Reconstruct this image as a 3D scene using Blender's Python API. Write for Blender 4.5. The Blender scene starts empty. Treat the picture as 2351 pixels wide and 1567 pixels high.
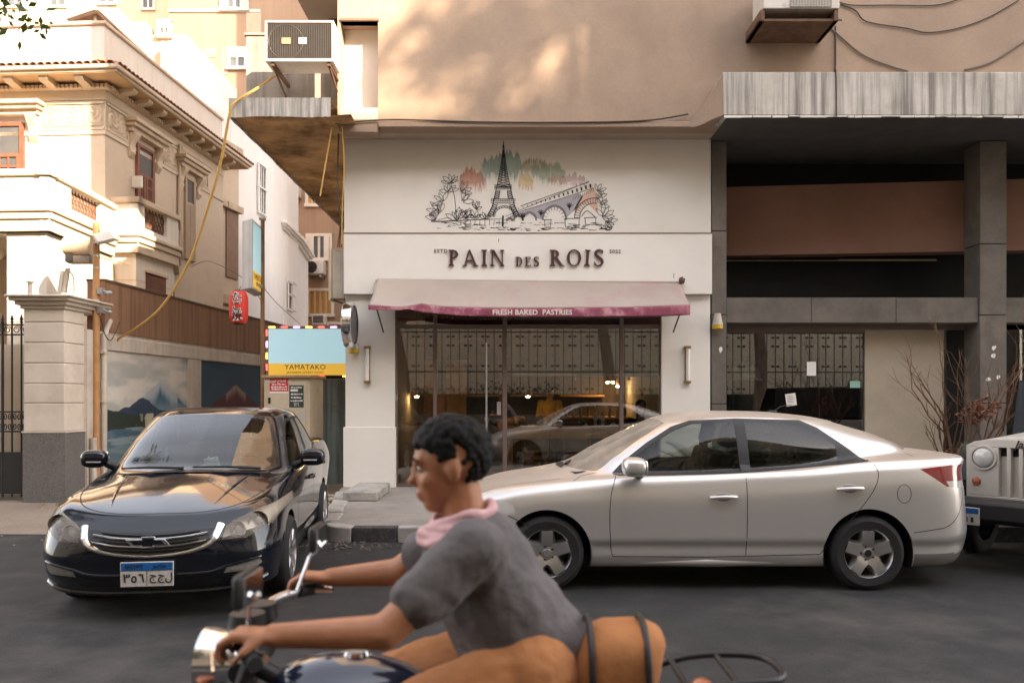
import bpy, bmesh, math, random
import numpy as np
from mathutils import Vector, Matrix
random.seed(7); RNG = np.random.default_rng(11)
SC = bpy.context.scene
COL = SC.collection
# ------------------------------------------------------------------ camera
F, CX, HV, CH = 1830.0, 1175.5, 910.0, 1.6          # focal px, centre column, horizon row, eye height
cam_d = bpy.data.cameras.new('Camera'); cam = bpy.data.objects.new('Camera', cam_d); COL.objects.link(cam)
cam.location = (0, 0, CH); cam.rotation_euler = (math.radians(90), 0, 0)
cam_d.sensor_width = 36; cam_d.lens = 36 * F / 2351; cam_d.shift_y = (HV - 783.5) / 2351
cam_d.clip_start = 0.05; cam_d.clip_end = 500
cam_d.dof.use_dof = True; cam_d.dof.focus_distance = 8.6; cam_d.dof.aperture_fstop = 2.4
SC.camera = cam
# ------------------------------------------------------------------ sky, sun, exposure
SUN_EL = math.radians(28); SUN_AZ = (0.72, -0.69)    # horizontal direction towards the sun
w = bpy.data.worlds.new('World'); SC.world = w; w.use_nodes = True
nt = w.node_tree; nt.nodes.clear()
sky = nt.nodes.new('ShaderNodeTexSky'); sky.sky_type = 'NISHITA'; sky.sun_disc = False
sky.sun_elevation = SUN_EL; sky.sun_rotation = math.atan2(SUN_AZ[0], SUN_AZ[1]); sky.air_density = 1.2; sky.dust_density = 1.6
hs = nt.nodes.new('ShaderNodeHueSaturation'); hs.inputs['Saturation'].default_value = 0.38
wm = nt.nodes.new('ShaderNodeMix'); wm.data_type = 'RGBA'; wm.blend_type = 'MULTIPLY'; wm.inputs[0].default_value = 1.0
wm.inputs[7].default_value = (1.045, 0.982, 0.945, 1)
bg = nt.nodes.new('ShaderNodeBackground'); bg.inputs['Strength'].default_value = 0.15
wo = nt.nodes.new('ShaderNodeOutputWorld')
nt.links.new(sky.outputs[0], hs.inputs['Color']); nt.links.new(hs.outputs[0], wm.inputs[6])
nt.links.new(wm.outputs[2], bg.inputs[0]); nt.links.new(bg.outputs[0], wo.inputs[0])
sd = bpy.data.lights.new('Sun', 'SUN'); sd.energy = 3.8; sd.angle = math.radians(0.6); sd.color = (1.0, 0.80, 0.58)
sun = bpy.data.objects.new('Sun', sd); COL.objects.link(sun)
_l = math.hypot(*SUN_AZ)
_t = Vector((-SUN_AZ[0]/_l*math.cos(SUN_EL), -SUN_AZ[1]/_l*math.cos(SUN_EL), -math.sin(SUN_EL)))
sun.rotation_euler = _t.to_track_quat('-Z', 'Y').to_euler(); sun.location = (20, -20, 40)
SC.view_settings.view_transform = 'Standard'; SC.view_settings.look = 'None'
SC.view_settings.gamma = 1; SC.view_settings.use_curve_mapping = False
SC.view_settings.exposure = 2.52
SC.cycles.use_denoising = True; SC.cycles.max_bounces = 8; SC.cycles.transparent_max_bounces = 12
SC.cycles.sample_clamp_indirect = 6; SC.cycles.caustics_reflective = False; SC.cycles.caustics_refractive = False

def Xu(u, Y): return (u - CX) * Y / F
def Zv(v, Y): return CH + (HV - v) * Y / F
# ------------------------------------------------------------------ materials
MATS = {}
def mat(name, col, rough=0.7, var=0.12, scale=3.0, bump=0.0, bscale=40.0, metal=0.0, spec=0.5,
        streak=0.0, stain=None, stain_amt=0.5, stain_scale=1.2, stain_lo=0.5, coat=0.0, emit=None, estr=0.0, fine=0.0, alpha=1.0, sub=0.0):
    if name in MATS: return MATS[name]
    m = bpy.data.materials.new(name); m.use_nodes = True; MATS[name] = m
    n = m.node_tree.nodes; l = m.node_tree.links
    b = n['Principled BSDF']
    c = tuple(col) + ((1,) if len(col) == 3 else ())
    b.inputs['Roughness'].default_value = rough; b.inputs['Metallic'].default_value = metal
    b.inputs['Specular IOR Level'].default_value = spec
    b.inputs['Coat Weight'].default_value = coat; b.inputs['Coat Roughness'].default_value = 0.04
    b.inputs['Base Color'].default_value = c
    if sub: b.inputs['Subsurface Weight'].default_value = sub; b.inputs['Subsurface Radius'].default_value = (.02, .008, .004)
    if emit: b.inputs['Emission Color'].default_value = tuple(emit) + (1,); b.inputs['Emission Strength'].default_value = estr
    g = n.new('ShaderNodeNewGeometry')
    cur = None
    def mixc(fac, a, bcol, blend='MIX'):
        x = n.new('ShaderNodeMix'); x.data_type = 'RGBA'; x.blend_type = blend
        if isinstance(fac, (int, float)): x.inputs[0].default_value = fac
        else: l.new(fac, x.inputs[0])
        for k, val in ((6, a), (7, bcol)):
            if hasattr(val, 'is_linked'): l.new(val, x.inputs[k])
            else: x.inputs[k].default_value = val
        return x.outputs[2]
    def noise(sc, det=5, vec=None, rg=0.6):
        t = n.new('ShaderNodeTexNoise'); t.inputs['Scale'].default_value = sc; t.inputs['Detail'].default_value = det
        t.inputs['Roughness'].default_value = rg
        l.new(vec if vec is not None else g.outputs['Position'], t.inputs['Vector']); return t.outputs[0]
    def ramp(src, lo, hi):
        r = n.new('ShaderNodeMapRange'); r.inputs[1].default_value = lo; r.inputs[2].default_value = hi
        l.new(src, r.inputs[0]); return r.outputs[0]
    if var > 0:
        d = tuple(max(0, x*(1-var)) for x in c[:3]) + (1,); h = tuple(min(1, x*(1+var*0.7)) for x in c[:3]) + (1,)
        cur = mixc(ramp(noise(scale), 0.3, 0.7), d, h)
    if fine > 0:
        f = ramp(noise(scale*30, 3), 0.3, 0.7)
        cur = mixc(f, mixc(fine, cur or c, (0, 0, 0, 1)), cur or c)
    if streak > 0:
        mp = n.new('ShaderNodeMapping'); mp.inputs['Scale'].default_value = (9, 9, 0.35)
        l.new(g.outputs['Position'], mp.inputs[0])
        s = ramp(noise(1.0, 6, mp.outputs[0], 0.65), 0.44, 0.64)
        sc_ = n.new('ShaderNodeMath'); sc_.operation = 'MULTIPLY'; sc_.inputs[1].default_value = streak; l.new(s, sc_.inputs[0])
        cur = mixc(sc_.outputs[0], cur or c, tuple(x*0.35 for x in c[:3]) + (1,))
    if stain:
        s = ramp(noise(stain_scale, 8, None, 0.7), stain_lo, stain_lo + 0.18)
        sc_ = n.new('ShaderNodeMath'); sc_.operation = 'MULTIPLY'; sc_.inputs[1].default_value = stain_amt; l.new(s, sc_.inputs[0])
        cur = mixc(sc_.outputs[0], cur or c, tuple(stain) + (1,))
    if cur is not None: l.new(cur, b.inputs['Base Color'])
    if bump > 0:
        bp = n.new('ShaderNodeBump'); bp.inputs['Strength'].default_value = bump; bp.inputs['Distance'].default_value = 0.01
        l.new(noise(bscale, 6), bp.inputs['Height']); l.new(bp.outputs[0], b.inputs['Normal'])
    if rough < 0.9 and metal == 0 and coat == 0 and var > 0:
        rr = n.new('ShaderNodeMapRange'); rr.inputs[3].default_value = max(0.02, rough-0.1); rr.inputs[4].default_value = min(1, rough+0.12)
        l.new(noise(scale*2.3), rr.inputs[0]); l.new(rr.outputs[0], b.inputs['Roughness'])
    return m
def glass(name, tint=(0.8, 0.85, 0.82), refl=1.0, ior=1.5, rough=0.0, dust=0.0):
    if name in MATS: return MATS[name]
    m = bpy.data.materials.new(name); m.use_nodes = True; MATS[name] = m
    n = m.node_tree.nodes; l = m.node_tree.links; n.clear()
    o = n.new('ShaderNodeOutputMaterial'); mx = n.new('ShaderNodeMixShader'); tr = n.new('ShaderNodeBsdfTransparent')
    gl = n.new('ShaderNodeBsdfGlossy'); fr = n.new('ShaderNodeFresnel'); fr.inputs[0].default_value = ior
    ml = n.new('ShaderNodeMath'); ml.operation = 'MULTIPLY'; ml.inputs[1].default_value = refl; ml.use_clamp = True
    tr.inputs[0].default_value = tuple(tint) + (1,); gl.inputs['Roughness'].default_value = rough
    l.new(fr.outputs[0], ml.inputs[0]); l.new(ml.outputs[0], mx.inputs[0]); l.new(tr.outputs[0], mx.inputs[1]); l.new(gl.outputs[0], mx.inputs[2])
    out = mx.outputs[0]
    if dust > 0:
        df = n.new('ShaderNodeBsdfDiffuse'); df.inputs[0].default_value = (0.55, 0.47, 0.38, 1)
        t = n.new('ShaderNodeTexNoise'); t.inputs['Scale'].default_value = 6; t.inputs['Detail'].default_value = 6
        g = n.new('ShaderNodeNewGeometry'); l.new(g.outputs['Position'], t.inputs['Vector'])
        r = n.new('ShaderNodeMapRange'); r.inputs[1].default_value = 0.25; r.inputs[2].default_value = 0.75; r.inputs[3].default_value = dust*0.5; r.inputs[4].default_value = dust
        l.new(t.outputs[0], r.inputs[0])
        m2 = n.new('ShaderNodeMixShader'); l.new(r.outputs[0], m2.inputs[0]); l.new(out, m2.inputs[1]); l.new(df.outputs[0], m2.inputs[2]); out = m2.outputs[0]
    l.new(out, o.inputs[0])
    return m
def vcol_mat(name, rough=0.7, coat=0.0):
    if name in MATS: return MATS[name]
    m = bpy.data.materials.new(name); m.use_nodes = True; MATS[name] = m
    n = m.node_tree.nodes; l = m.node_tree.links; b = n['Principled BSDF']
    a = n.new('ShaderNodeAttribute'); a.attribute_name = 'Col'; l.new(a.outputs[0], b.inputs['Base Color']); b.inputs['Roughness'].default_value = rough
    return m
# ------------------------------------------------------------------ mesh builder
class MB:
    def __init__(s): s.v = []; s.f = []
    def add(s, vs, fs):
        o = len(s.v); s.v += [tuple(map(float, p)) for p in vs]; s.f += [tuple(o+i for i in f) for f in fs]; return s
    def box(s, x0, x1, y0, y1, z0, z1):
        return s.add([(x0,y0,z0),(x1,y0,z0),(x1,y1,z0),(x0,y1,z0),(x0,y0,z1),(x1,y0,z1),(x1,y1,z1),(x0,y1,z1)],
                     [(0,3,2,1),(4,5,6,7),(0,1,5,4),(1,2,6,5),(2,3,7,6),(3,0,4,7)])
    def prism(s, pts, ax, a0, a1):           # polygon in the plane normal to ax, extruded a0..a1
        k = len(pts)
        def P(p, a): return {'x': (a, p[0], p[1]), 'y': (p[0], a, p[1]), 'z': (p[0], p[1], a)}[ax]
        return s.add([P(p, a0) for p in pts] + [P(p, a1) for p in pts],
                     [tuple(range(k-1, -1, -1)), tuple(range(k, 2*k))] + [(i, (i+1) % k, k+(i+1) % k, k+i) for i in range(k)])
    def tube(s, path, r, n=8, cap=True, closed=False):
        path = [Vector(p) for p in path]; k = len(path); rs = r if isinstance(r, (list, tuple)) else [r]*k
        vs = []; up = None
        for i, p in enumerate(path):
            if closed: d = path[(i+1) % k] - path[i-1]
            else: d = path[min(i+1, k-1)] - path[max(i-1, 0)]
            d = d.normalized() if d.length > 1e-9 else Vector((0, 0, 1))
            if up is None: up = Vector((0,0,1)) if abs(d.z) < 0.9 else Vector((1,0,0))
            a = d.cross(up)
            if a.length < 1e-5: a = d.cross(Vector((0.3,1,0.2)))
            a.normalize(); b = a.cross(d).normalized(); up = b
            for j in range(n):
                t = 2*math.pi*j/n; vs.append(p + (a*math.cos(t) + b*math.sin(t))*rs[i])
        fs = []
        for i in range(k if closed else k-1):
            for j in range(n):
                i2 = (i+1) % k; fs.append((i*n+j, i*n+(j+1) % n, i2*n+(j+1) % n, i2*n+j))
        if cap and not closed: fs += [tuple(range(n-1, -1, -1)), tuple((k-1)*n+j for j in range(n))]
        return s.add(vs, fs)
    def lathe(s, prof, c=(0,0,0), ax='z', n=24, a0=0.0, a1=2*math.pi):
        full = abs(a1-a0-2*math.pi) < 1e-6; m = n if full else n+1; vs = []
        for r, h in prof:
            for j in range(m):
                t = a0 + (a1-a0)*j/n; p, q = r*math.cos(t), r*math.sin(t)
                o = {'z': (p, q, h), 'y': (p, h, q), 'x': (h, p, q)}[ax]
                vs.append((c[0]+o[0], c[1]+o[1], c[2]+o[2]))
        fs = []
        for i in range(len(prof)-1):
            for j in range(n):
                j2 = (j+1) % m; fs.append((i*m+j, i*m+j2, (i+1)*m+j2, (i+1)*m+j))
        return s.add(vs, fs)
    def grid(s, fn, nu, nv):
        vs = [fn(i/nu, j/nv) for j in range(nv+1) for i in range(nu+1)]
        return s.add(vs, [(j*(nu+1)+i, j*(nu+1)+i+1, (j+1)*(nu+1)+i+1, (j+1)*(nu+1)+i) for j in range(nv) for i in range(nu)])
    def ball(s, c, r, n=12, m=8):
        rx, ry, rz = (r, r, r) if isinstance(r, (int, float)) else r
        vs = [(c[0], c[1], c[2]-rz)]
        for i in range(1, m):
            t = -math.pi/2 + math.pi*i/m
            for j in range(n):
                a = 2*math.pi*j/n; vs.append((c[0]+rx*math.cos(t)*math.cos(a), c[1]+ry*math.cos(t)*math.sin(a), c[2]+rz*math.sin(t)))
        vs.append((c[0], c[1], c[2]+rz)); fs = []
        for j in range(n): fs.append((0, 1+(j+1) % n, 1+j))
        for i in range(m-2):
            for j in range(n): fs.append((1+i*n+j, 1+i*n+(j+1) % n, 1+(i+1)*n+(j+1) % n, 1+(i+1)*n+j))
        k = len(vs)-1
        for j in range(n): fs.append((k, 1+(m-2)*n+j, 1+(m-2)*n+(j+1) % n))
        return s.add(vs, fs)
    def cap(s, a, b, ra, rb, n=12):            # tapered capsule
        a = Vector(a); b = Vector(b); s.ball(a, ra, n, 8); s.ball(b, rb, n, 8); s.tube([a, b], [ra, rb], n); return s
    def xf(s, M): s.v = [tuple(M @ Vector(p)) for p in s.v]; return s
    def mesh(s, name):
        me = bpy.data.meshes.new(name); me.from_pydata(s.v, [], s.f); me.update(); return me
    def obj(s, name, m, parent=None, smooth=False, bevel=0.0, seg=2, local=False, fixn=True, auto=None):
        me = s.mesh(name)
        if fixn:
            bm = bmesh.new(); bm.from_mesh(me); bmesh.ops.recalc_face_normals(bm, faces=bm.faces); bm.to_mesh(me); bm.free()
        o = link(name, me, m, parent, local)
        if smooth or bevel: shade(o, auto)
        if bevel:
            md = o.modifiers.new('bevel', 'BEVEL'); md.width = bevel; md.segments = seg; md.limit_method = 'ANGLE'; md.angle_limit = math.radians(40); md.harden_normals = False
        return o
def shade(o, auto=None):
    me = o.data
    me.polygons.foreach_set('use_smooth', [True]*len(me.polygons))
    a = math.radians(auto if auto else 40)
    bm = bmesh.new(); bm.from_mesh(me)
    for e in bm.edges:
        if len(e.link_faces) == 2 and e.calc_face_angle(0) > a: e.smooth = False
    bm.to_mesh(me); bm.free()
def link(name, me, m, parent=None, local=False):
    o = bpy.data.objects.new(name, me)
    if m is not None: me.materials.append(m)
    COL.objects.link(o)
    if parent is not None:
        o.parent = parent
        if not local: o.matrix_parent_inverse = wmat(parent).inverted()
    return o
def wmat(o):
    M = Matrix.LocRotScale(o.location, o.rotation_euler, o.scale)
    if o.parent is not None: M = wmat(o.parent) @ o.matrix_parent_inverse @ M
    return M
def tag(o, label=None, cat=None, group=None, kind=None):
    if label: o['label'] = label
    if cat: o['category'] = cat
    if group: o['group'] = group
    if kind: o['kind'] = kind
    return o
def thing(name, label, cat, loc=(0,0,0), rz=0.0, group=None):
    o = bpy.data.objects.new(name, None); COL.objects.link(o); o.empty_display_size = 0.1
    o.location = loc; o.rotation_euler = (0, 0, rz); return tag(o, label, cat, group)
def dup(o, parent=None, loc=None, rz=None):
    c = o.copy(); COL.objects.link(c)
    if parent is not None: c.parent = parent
    if loc is not None: c.location = loc
    if rz is not None: c.rotation_euler = (0, 0, rz)
    for ch in list(o.children): dup(ch, c)
    return c
def inst(name, src, parent, loc, rz=0.0, local=True):      # a further piece sharing src's mesh
    o = bpy.data.objects.new(name, src.data); COL.objects.link(o); o.parent = parent
    if not local: o.matrix_parent_inverse = wmat(parent).inverted()
    o.location = loc; o.rotation_euler = (0, 0, rz); return o
def text_pts(body, size=1.0, extrude=0.0, align='CENTER', spacing=1.0, bold=0.0, shear=0.0):
    c = bpy.data.curves.new('txt', 'FONT'); c.body = body; c.size = size; c.extrude = extrude; c.align_x = align
    c.space_character = spacing; c.offset = bold; c.shear = shear; c.resolution_u = 3
    o = bpy.data.objects.new('txt', c); COL.objects.link(o); bpy.context.view_layer.update()
    me = o.evaluated_get(bpy.context.evaluated_depsgraph_get()).to_mesh()
    v = [tuple(p.co) for p in me.vertices]; f = [tuple(p.vertices) for p in me.polygons]
    bpy.data.objects.remove(o); bpy.data.curves.remove(c)
    return v, f
def text(name, body, size, m, parent, org, ex, ey, extrude=0.001, local=False, sx=1.0, **kw):
    v, f = text_pts(body, size, extrude, **kw)
    ex = Vector(ex).normalized(); ey = Vector(ey).normalized(); ez = ex.cross(ey); org = Vector(org)
    b = MB(); b.add([org + ex*(p[0]*sx) + ey*p[1] + ez*p[2] for p in v], f)
    return b.obj(name, m, parent, local=local, fixn=False)
def arabic(s):
    D = dict(zip('بتجحصطعفقلميهنك', (0xFE8F,0xFE95,0xFE9D,0xFEA1,0xFEB9,0xFEC1,0xFEC9,0xFED1,0xFED5,0xFEDD,0xFEE1,0xFEF1,0xFEE9,0xFEE5,0xFED9))); R = dict(zip('اةدرزو', (0xFE8D,0xFE93,0xFEA9,0xFEAD,0xFEAF,0xFEED))); out = []
    for i, ch in enumerate(s):
        pj = i > 0 and s[i-1] in D; nj = i < len(s)-1 and (s[i+1] in D or s[i+1] in R)
        if ch in D: out.append(chr(D[ch] + (3 if pj and nj else 1 if pj else 2 if nj else 0)))
        elif ch in R: out.append(chr(R[ch] + (1 if pj else 0)))
        else: out.append(ch)
    return ''.join(reversed(out))
def catmull(P, t):
    k = len(P)-1; x = min(max(t, 0), 1)*k; i = min(int(x), k-1); f = x-i
    p0 = P[max(i-1, 0)]; p1 = P[i]; p2 = P[i+1]; p3 = P[min(i+2, k)]
    return tuple(0.5*((2*b)+(-a+c)*f+(2*a-5*b+4*c-d)*f*f+(-a+3*b-3*c+d)*f**3) for a, b, c, d in zip(p0, p1, p2, p3))
def curve(P, n=24): return [catmull(P, i/n) for i in range(n+1)]
def sag(a, b, drop, n=20):
    a = Vector(a); b = Vector(b)
    return [a.lerp(b, i/n) - Vector((0, 0, drop*4*(i/n)*(1-i/n))) for i in range(n+1)]
def colgrid(name, fn, org, ex, ey, wid, hei, nx, ny, parent, m, local=False):   # a flat painted panel: fn(s,t)->rgb
    org = Vector(org); ex = Vector(ex); ey = Vector(ey); b = MB()
    b.grid(lambda s, t: org + ex*(wid*s) + ey*(hei*t), nx, ny)
    o = b.obj(name, m, parent, local=local, fixn=False)
    a = o.data.color_attributes.new('Col', 'FLOAT_COLOR', 'POINT')
    buf = []
    for j in range(ny+1):
        for i in range(nx+1): buf += list(fn(i/nx, j/ny)) + [1.0]
    a.data.foreach_set('color', buf); return o
def vnoise(x, y, seed=0):
    def h(i, j): 
        q = math.sin(i*127.1 + j*311.7 + seed*74.7)*43758.5453; return q - math.floor(q)
    i, j = math.floor(x), math.floor(y); fx, fy = x-i, y-j; fx = fx*fx*(3-2*fx); fy = fy*fy*(3-2*fy)
    return (h(i,j)*(1-fx)+h(i+1,j)*fx)*(1-fy) + (h(i,j+1)*(1-fx)+h(i+1,j+1)*fx)*fy
def fbm(x, y, seed=0, o=4):
    a, t, w_ = 0.0, 0.0, 0.5
    for k in range(o): a += w_*vnoise(x, y, seed+k); t += w_; x *= 2.03; y *= 2.03; w_ *= 0.5
    return a/t
def lerp3(a, b, t): t = min(1, max(0, t)); return tuple(p+(q-p)*t for p, q in zip(a, b))
# ------------------------------------------------------------------ common materials
M_white = mat('painted_render', (0.80, 0.75, 0.68), 0.85, 0.05, 2.5, 0.25, 220, stain=(0.55,0.46,0.36), stain_amt=0.25, stain_scale=0.9, stain_lo=0.58)
M_white2 = mat('shop_paint', (0.82, 0.78, 0.725), 0.8, 0.035, 1.6, 0.22, 260)
M_beige = mat('beige_plaster', (0.41, 0.30, 0.222), 0.9, 0.14, 0.9, 0.25, 60, stain=(0.27,0.19,0.14), stain_amt=0.4, stain_scale=0.7, fine=0.08)
M_soffit = mat('soffit_plaster', (0.50, 0.42, 0.35), 0.9, 0.12, 1.0, 0.2, 50)
M_conc = mat('bare_concrete', (0.30, 0.275, 0.25), 0.9, 0.25, 1.6, 0.4, 50, stain=(0.16,0.14,0.125), stain_amt=0.6, stain_scale=2.2, stain_lo=0.48, fine=0.15)
M_concs = mat('streaked_concrete', (0.62, 0.57, 0.51), 0.9, 0.15, 1.4, 0.4, 60, streak=0.95, stain=(0.23,0.20,0.17), stain_amt=0.4)
M_tan = mat('tan_plaster', (0.50, 0.36, 0.25), 0.9, 0.12, 0.5, 0.2, 30, streak=0.25)
M_stone = mat('pale_stone', (0.66, 0.58, 0.49), 0.85, 0.1, 2.0, 0.35, 70, stain=(0.42,0.34,0.26), stain_amt=0.45, stain_scale=1.4)
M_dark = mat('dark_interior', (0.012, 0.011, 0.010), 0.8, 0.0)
M_black = mat('black_iron', (0.02, 0.02, 0.021), 0.5, 0.1, 10)
M_rubber = mat('tyre_rubber', (0.022, 0.022, 0.022), 0.85, 0.2, 8, 0.1, 120)
M_bplastic = mat('black_plastic', (0.018, 0.018, 0.019), 0.45, 0.1, 20)
M_chrome = mat('chrome', (0.75, 0.75, 0.76), 0.12, 0.0, metal=1.0)
M_alu = mat('brushed_alloy', (0.56, 0.55, 0.54), 0.32, 0.05, 12, metal=0.85)
M_brass = mat('brass', (0.42, 0.28, 0.12), 0.35, 0.15, 20, metal=0.9)
M_wood = mat('red_wood', (0.23, 0.085, 0.045), 0.6, 0.25, 6, streak=0.4)
M_oak = mat('oak_counter', (0.68, 0.36, 0.11), 0.45, 0.2, 5, streak=0.3)
M_taupe = mat('taupe_frame', (0.16, 0.115, 0.10), 0.45, 0.08, 6)
M_shopglass = glass('shop_glass', (0.95, 0.96, 0.94), 3.4, 1.5)
M_darkglass = glass('dark_glass', (0.25, 0.25, 0.24), .7, 1.45)
M_bark = mat('bark', (0.16, 0.11, 0.075), 0.95, 0.35, 5, 0.9, 18)
M_paper = mat('white_paper', (0.80, 0.78, 0.75), 0.8, 0.04)
M_cable = mat('yellow_cable', (0.62, 0.38, 0.10), 0.6, 0.1)
M_cableb = mat('dark_cable', (0.06, 0.045, 0.035), 0.7, 0.1)
M_acw = mat('ac_casing', (0.66, 0.61, 0.55), 0.55, 0.1, 3, stain=(0.30,0.20,0.12), stain_amt=0.6, stain_scale=3.0, stain_lo=0.56)
M_galv = mat('galvanised_metal', (0.42, 0.41, 0.40), 0.4, 0.15, 5, metal=0.6)
# ---- foliage helper
def leaf_cloud(n, centers, rad, lsize, seed, squash=.7, droop=.2):
    rg = np.random.default_rng(seed); C = np.array(centers, float); idx = rg.integers(0, len(C), n)
    d = rg.normal(size=(n, 3)); d /= np.linalg.norm(d, axis=1)[:, None]; r = rad*(rg.random(n)**.45)
    p = C[idx]+d*r[:, None]*np.array([1, 1, squash]); ax = rg.normal(size=(n, 3)); ax[:, 2] -= droop; ax /= np.linalg.norm(ax, axis=1)[:, None]
    up = rg.normal(size=(n, 3)); sd = np.cross(ax, up); sd /= np.linalg.norm(sd, axis=1)[:, None]; L_ = lsize*(.7+.6*rg.random(n))[:, None]
    q = np.stack([p, p+ax*L_*.5+sd*L_*.22, p+ax*L_, p+ax*L_*.5-sd*L_*.22], 1).reshape(-1, 3)
    return q.tolist(), [(4*i, 4*i+1, 4*i+2, 4*i+3) for i in range(n)]
def leafmat(name, c):
    if name in MATS: return MATS[name]
    m = mat(name, c, .55, .45, 6); n = m.node_tree.nodes; l = m.node_tree.links; b = n['Principled BSDF']
    t = n.new('ShaderNodeBsdfTranslucent'); t.inputs[0].default_value = (c[0]*1.6, c[1]*1.5, c[2]*.8, 1); mx_ = n.new('ShaderNodeMixShader'); mx_.inputs[0].default_value = .3
    l.new(b.outputs[0], mx_.inputs[1]); l.new(t.outputs[0], mx_.inputs[2]); l.new(mx_.outputs[0], n['Material Output'].inputs[0]); return m
M_leaf = leafmat('ficus_leaf', (0.055, 0.085, 0.022))
def tree(name, lab, base, h, crown, seed, nleaf=9000, rad=1.1, lsize=.14, branches=None, rt=.22):
    t = thing(name, lab, 'tree', base); rg = random.Random(seed); b = MB(); B = Vector(base); top = B+Vector((rg.uniform(-.3, .3), rg.uniform(-.3, .3), h))
    tr = curve([tuple(B), tuple(B.lerp(top, .35)+Vector((.15, -.1, 0))), tuple(B.lerp(top, .7)+Vector((-.1, .15, 0))), tuple(top)], 14); b.tube(tr, [rt*(1-.55*i/14) for i in range(15)], 10)
    tt = b.obj('trunk', M_bark, t, smooth=True); b = MB()
    for c in crown:
        s = Vector(tr[rg.randint(8, 14)]); c = Vector(c); mid = s.lerp(c, .5)+Vector((0, 0, .3)); b.tube(curve([tuple(s), tuple(mid), tuple(c)], 8), [rt*.4*(1-.8*i/8) for i in range(9)], 6)
    b.obj('limbs', M_bark, t, smooth=True); v, f = leaf_cloud(nleaf, crown, rad, lsize, seed); b = MB(); b.add(v, f); tag(b.obj('crown', M_leaf, t, fixn=False), kind='stuff'); return t
# ================================================================== GROUND
M_asph = mat('asphalt', (0.040, 0.038, 0.037), 0.78, 0.35, 2.2, 0.9, 90, stain=(0.095,0.084,0.074), stain_amt=0.55, stain_scale=0.55, stain_lo=.5, fine=0.7)
M_dirt = mat('dusty_ground', (0.30, 0.235, 0.175), 0.95, 0.25, 1.2, 0.8, 26, stain=(0.17,0.13,0.10), stain_amt=0.6, stain_scale=2.4, fine=0.2)
M_pave = mat('worn_pavement', (0.32, 0.285, 0.25), 0.92, 0.2, 1.8, 0.7, 34, stain=(0.20,0.17,0.14), stain_amt=0.55, stain_scale=3.0, fine=0.2)
road = MB(); road.grid(lambda s, t: (-150+300*s, -90+230*t, 0), 6, 6)
tag(road.obj('road', M_asph), kind='structure')
# dusty verge of the alley: irregular edge where the asphalt breaks up
KY = 8.76
edge = []
for i in range(60):
    x = -40 + i*(37.9/59); edge.append((x, 9.15 + 0.35*fbm(x*0.9, 0.3, 3) + 0.25*fbm(x*4, 0.7, 5) - 0.2))
edge[-1] = (-2.15, 8.95)
vg = MB(); pts = edge + [(-2.15, 9.1), (-2.72, 13.0), (-2.72, 70), (-40, 70)]
vg.add([(x, y, 0.006) for x, y in pts], [tuple(range(len(pts)))])
tag(vg.obj('alley_ground', M_dirt), kind='structure')
# raised pavement with kerb stones
pv = MB(); PX0 = -2.12
pv.prism([(PX0+0.35, KY+0.16), (40, KY+0.16), (40, 16.0), (-2.70, 16.0), (-2.70, 12.5), (PX0+0.02, 9.2)], 'z', -0.05, 0.155)
pave = tag(pv.obj('pavement', M_pave, bevel=0.01), kind='structure')
M_kw = mat('kerb_pale', (0.40, 0.37, 0.33), 0.9, 0.2, 4, 0.7, 40, stain=(0.17,0.15,0.13), stain_amt=0.7, stain_scale=5)
M_kb = mat('kerb_black', (0.055, 0.052, 0.050), 0.85, 0.3, 5, 0.7, 40, stain=(0.22,0.19,0.16), stain_amt=0.5, stain_scale=6)
# rounded corner block, then alternating straight blocks
cb = MB(); arc = [(PX0+0.35+0.35*math.cos(a), KY+0.35+0.35*math.sin(a)) for a in [math.radians(d) for d in range(180, 271, 15)]]
cb.prism(arc + [(PX0+0.36, KY+0.155), (PX0+0.15, KY+0.34)], 'z', -0.05, 0.165); cb.obj('kerb_stone', M_kw, pave, bevel=0.015)
x = PX0+0.36; k = 0; first = {}
while x < 14:
    mm = M_kb if k % 2 == 0 else M_kw
    if mm.name not in first:
        b = MB(); b.box(0, 0.492, 0, 0.155, -0.05, 0.165); first[mm.name] = b.obj('kerb_stone', mm, pave, bevel=0.015, local=True); first[mm.name].location = (x, KY, 0)
    else:
        o = inst('kerb_stone', first[mm.name], pave, (x, KY, 0)); o.rotation_euler.z = random.uniform(-.008, .008)
    x += 0.5; k += 1
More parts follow.
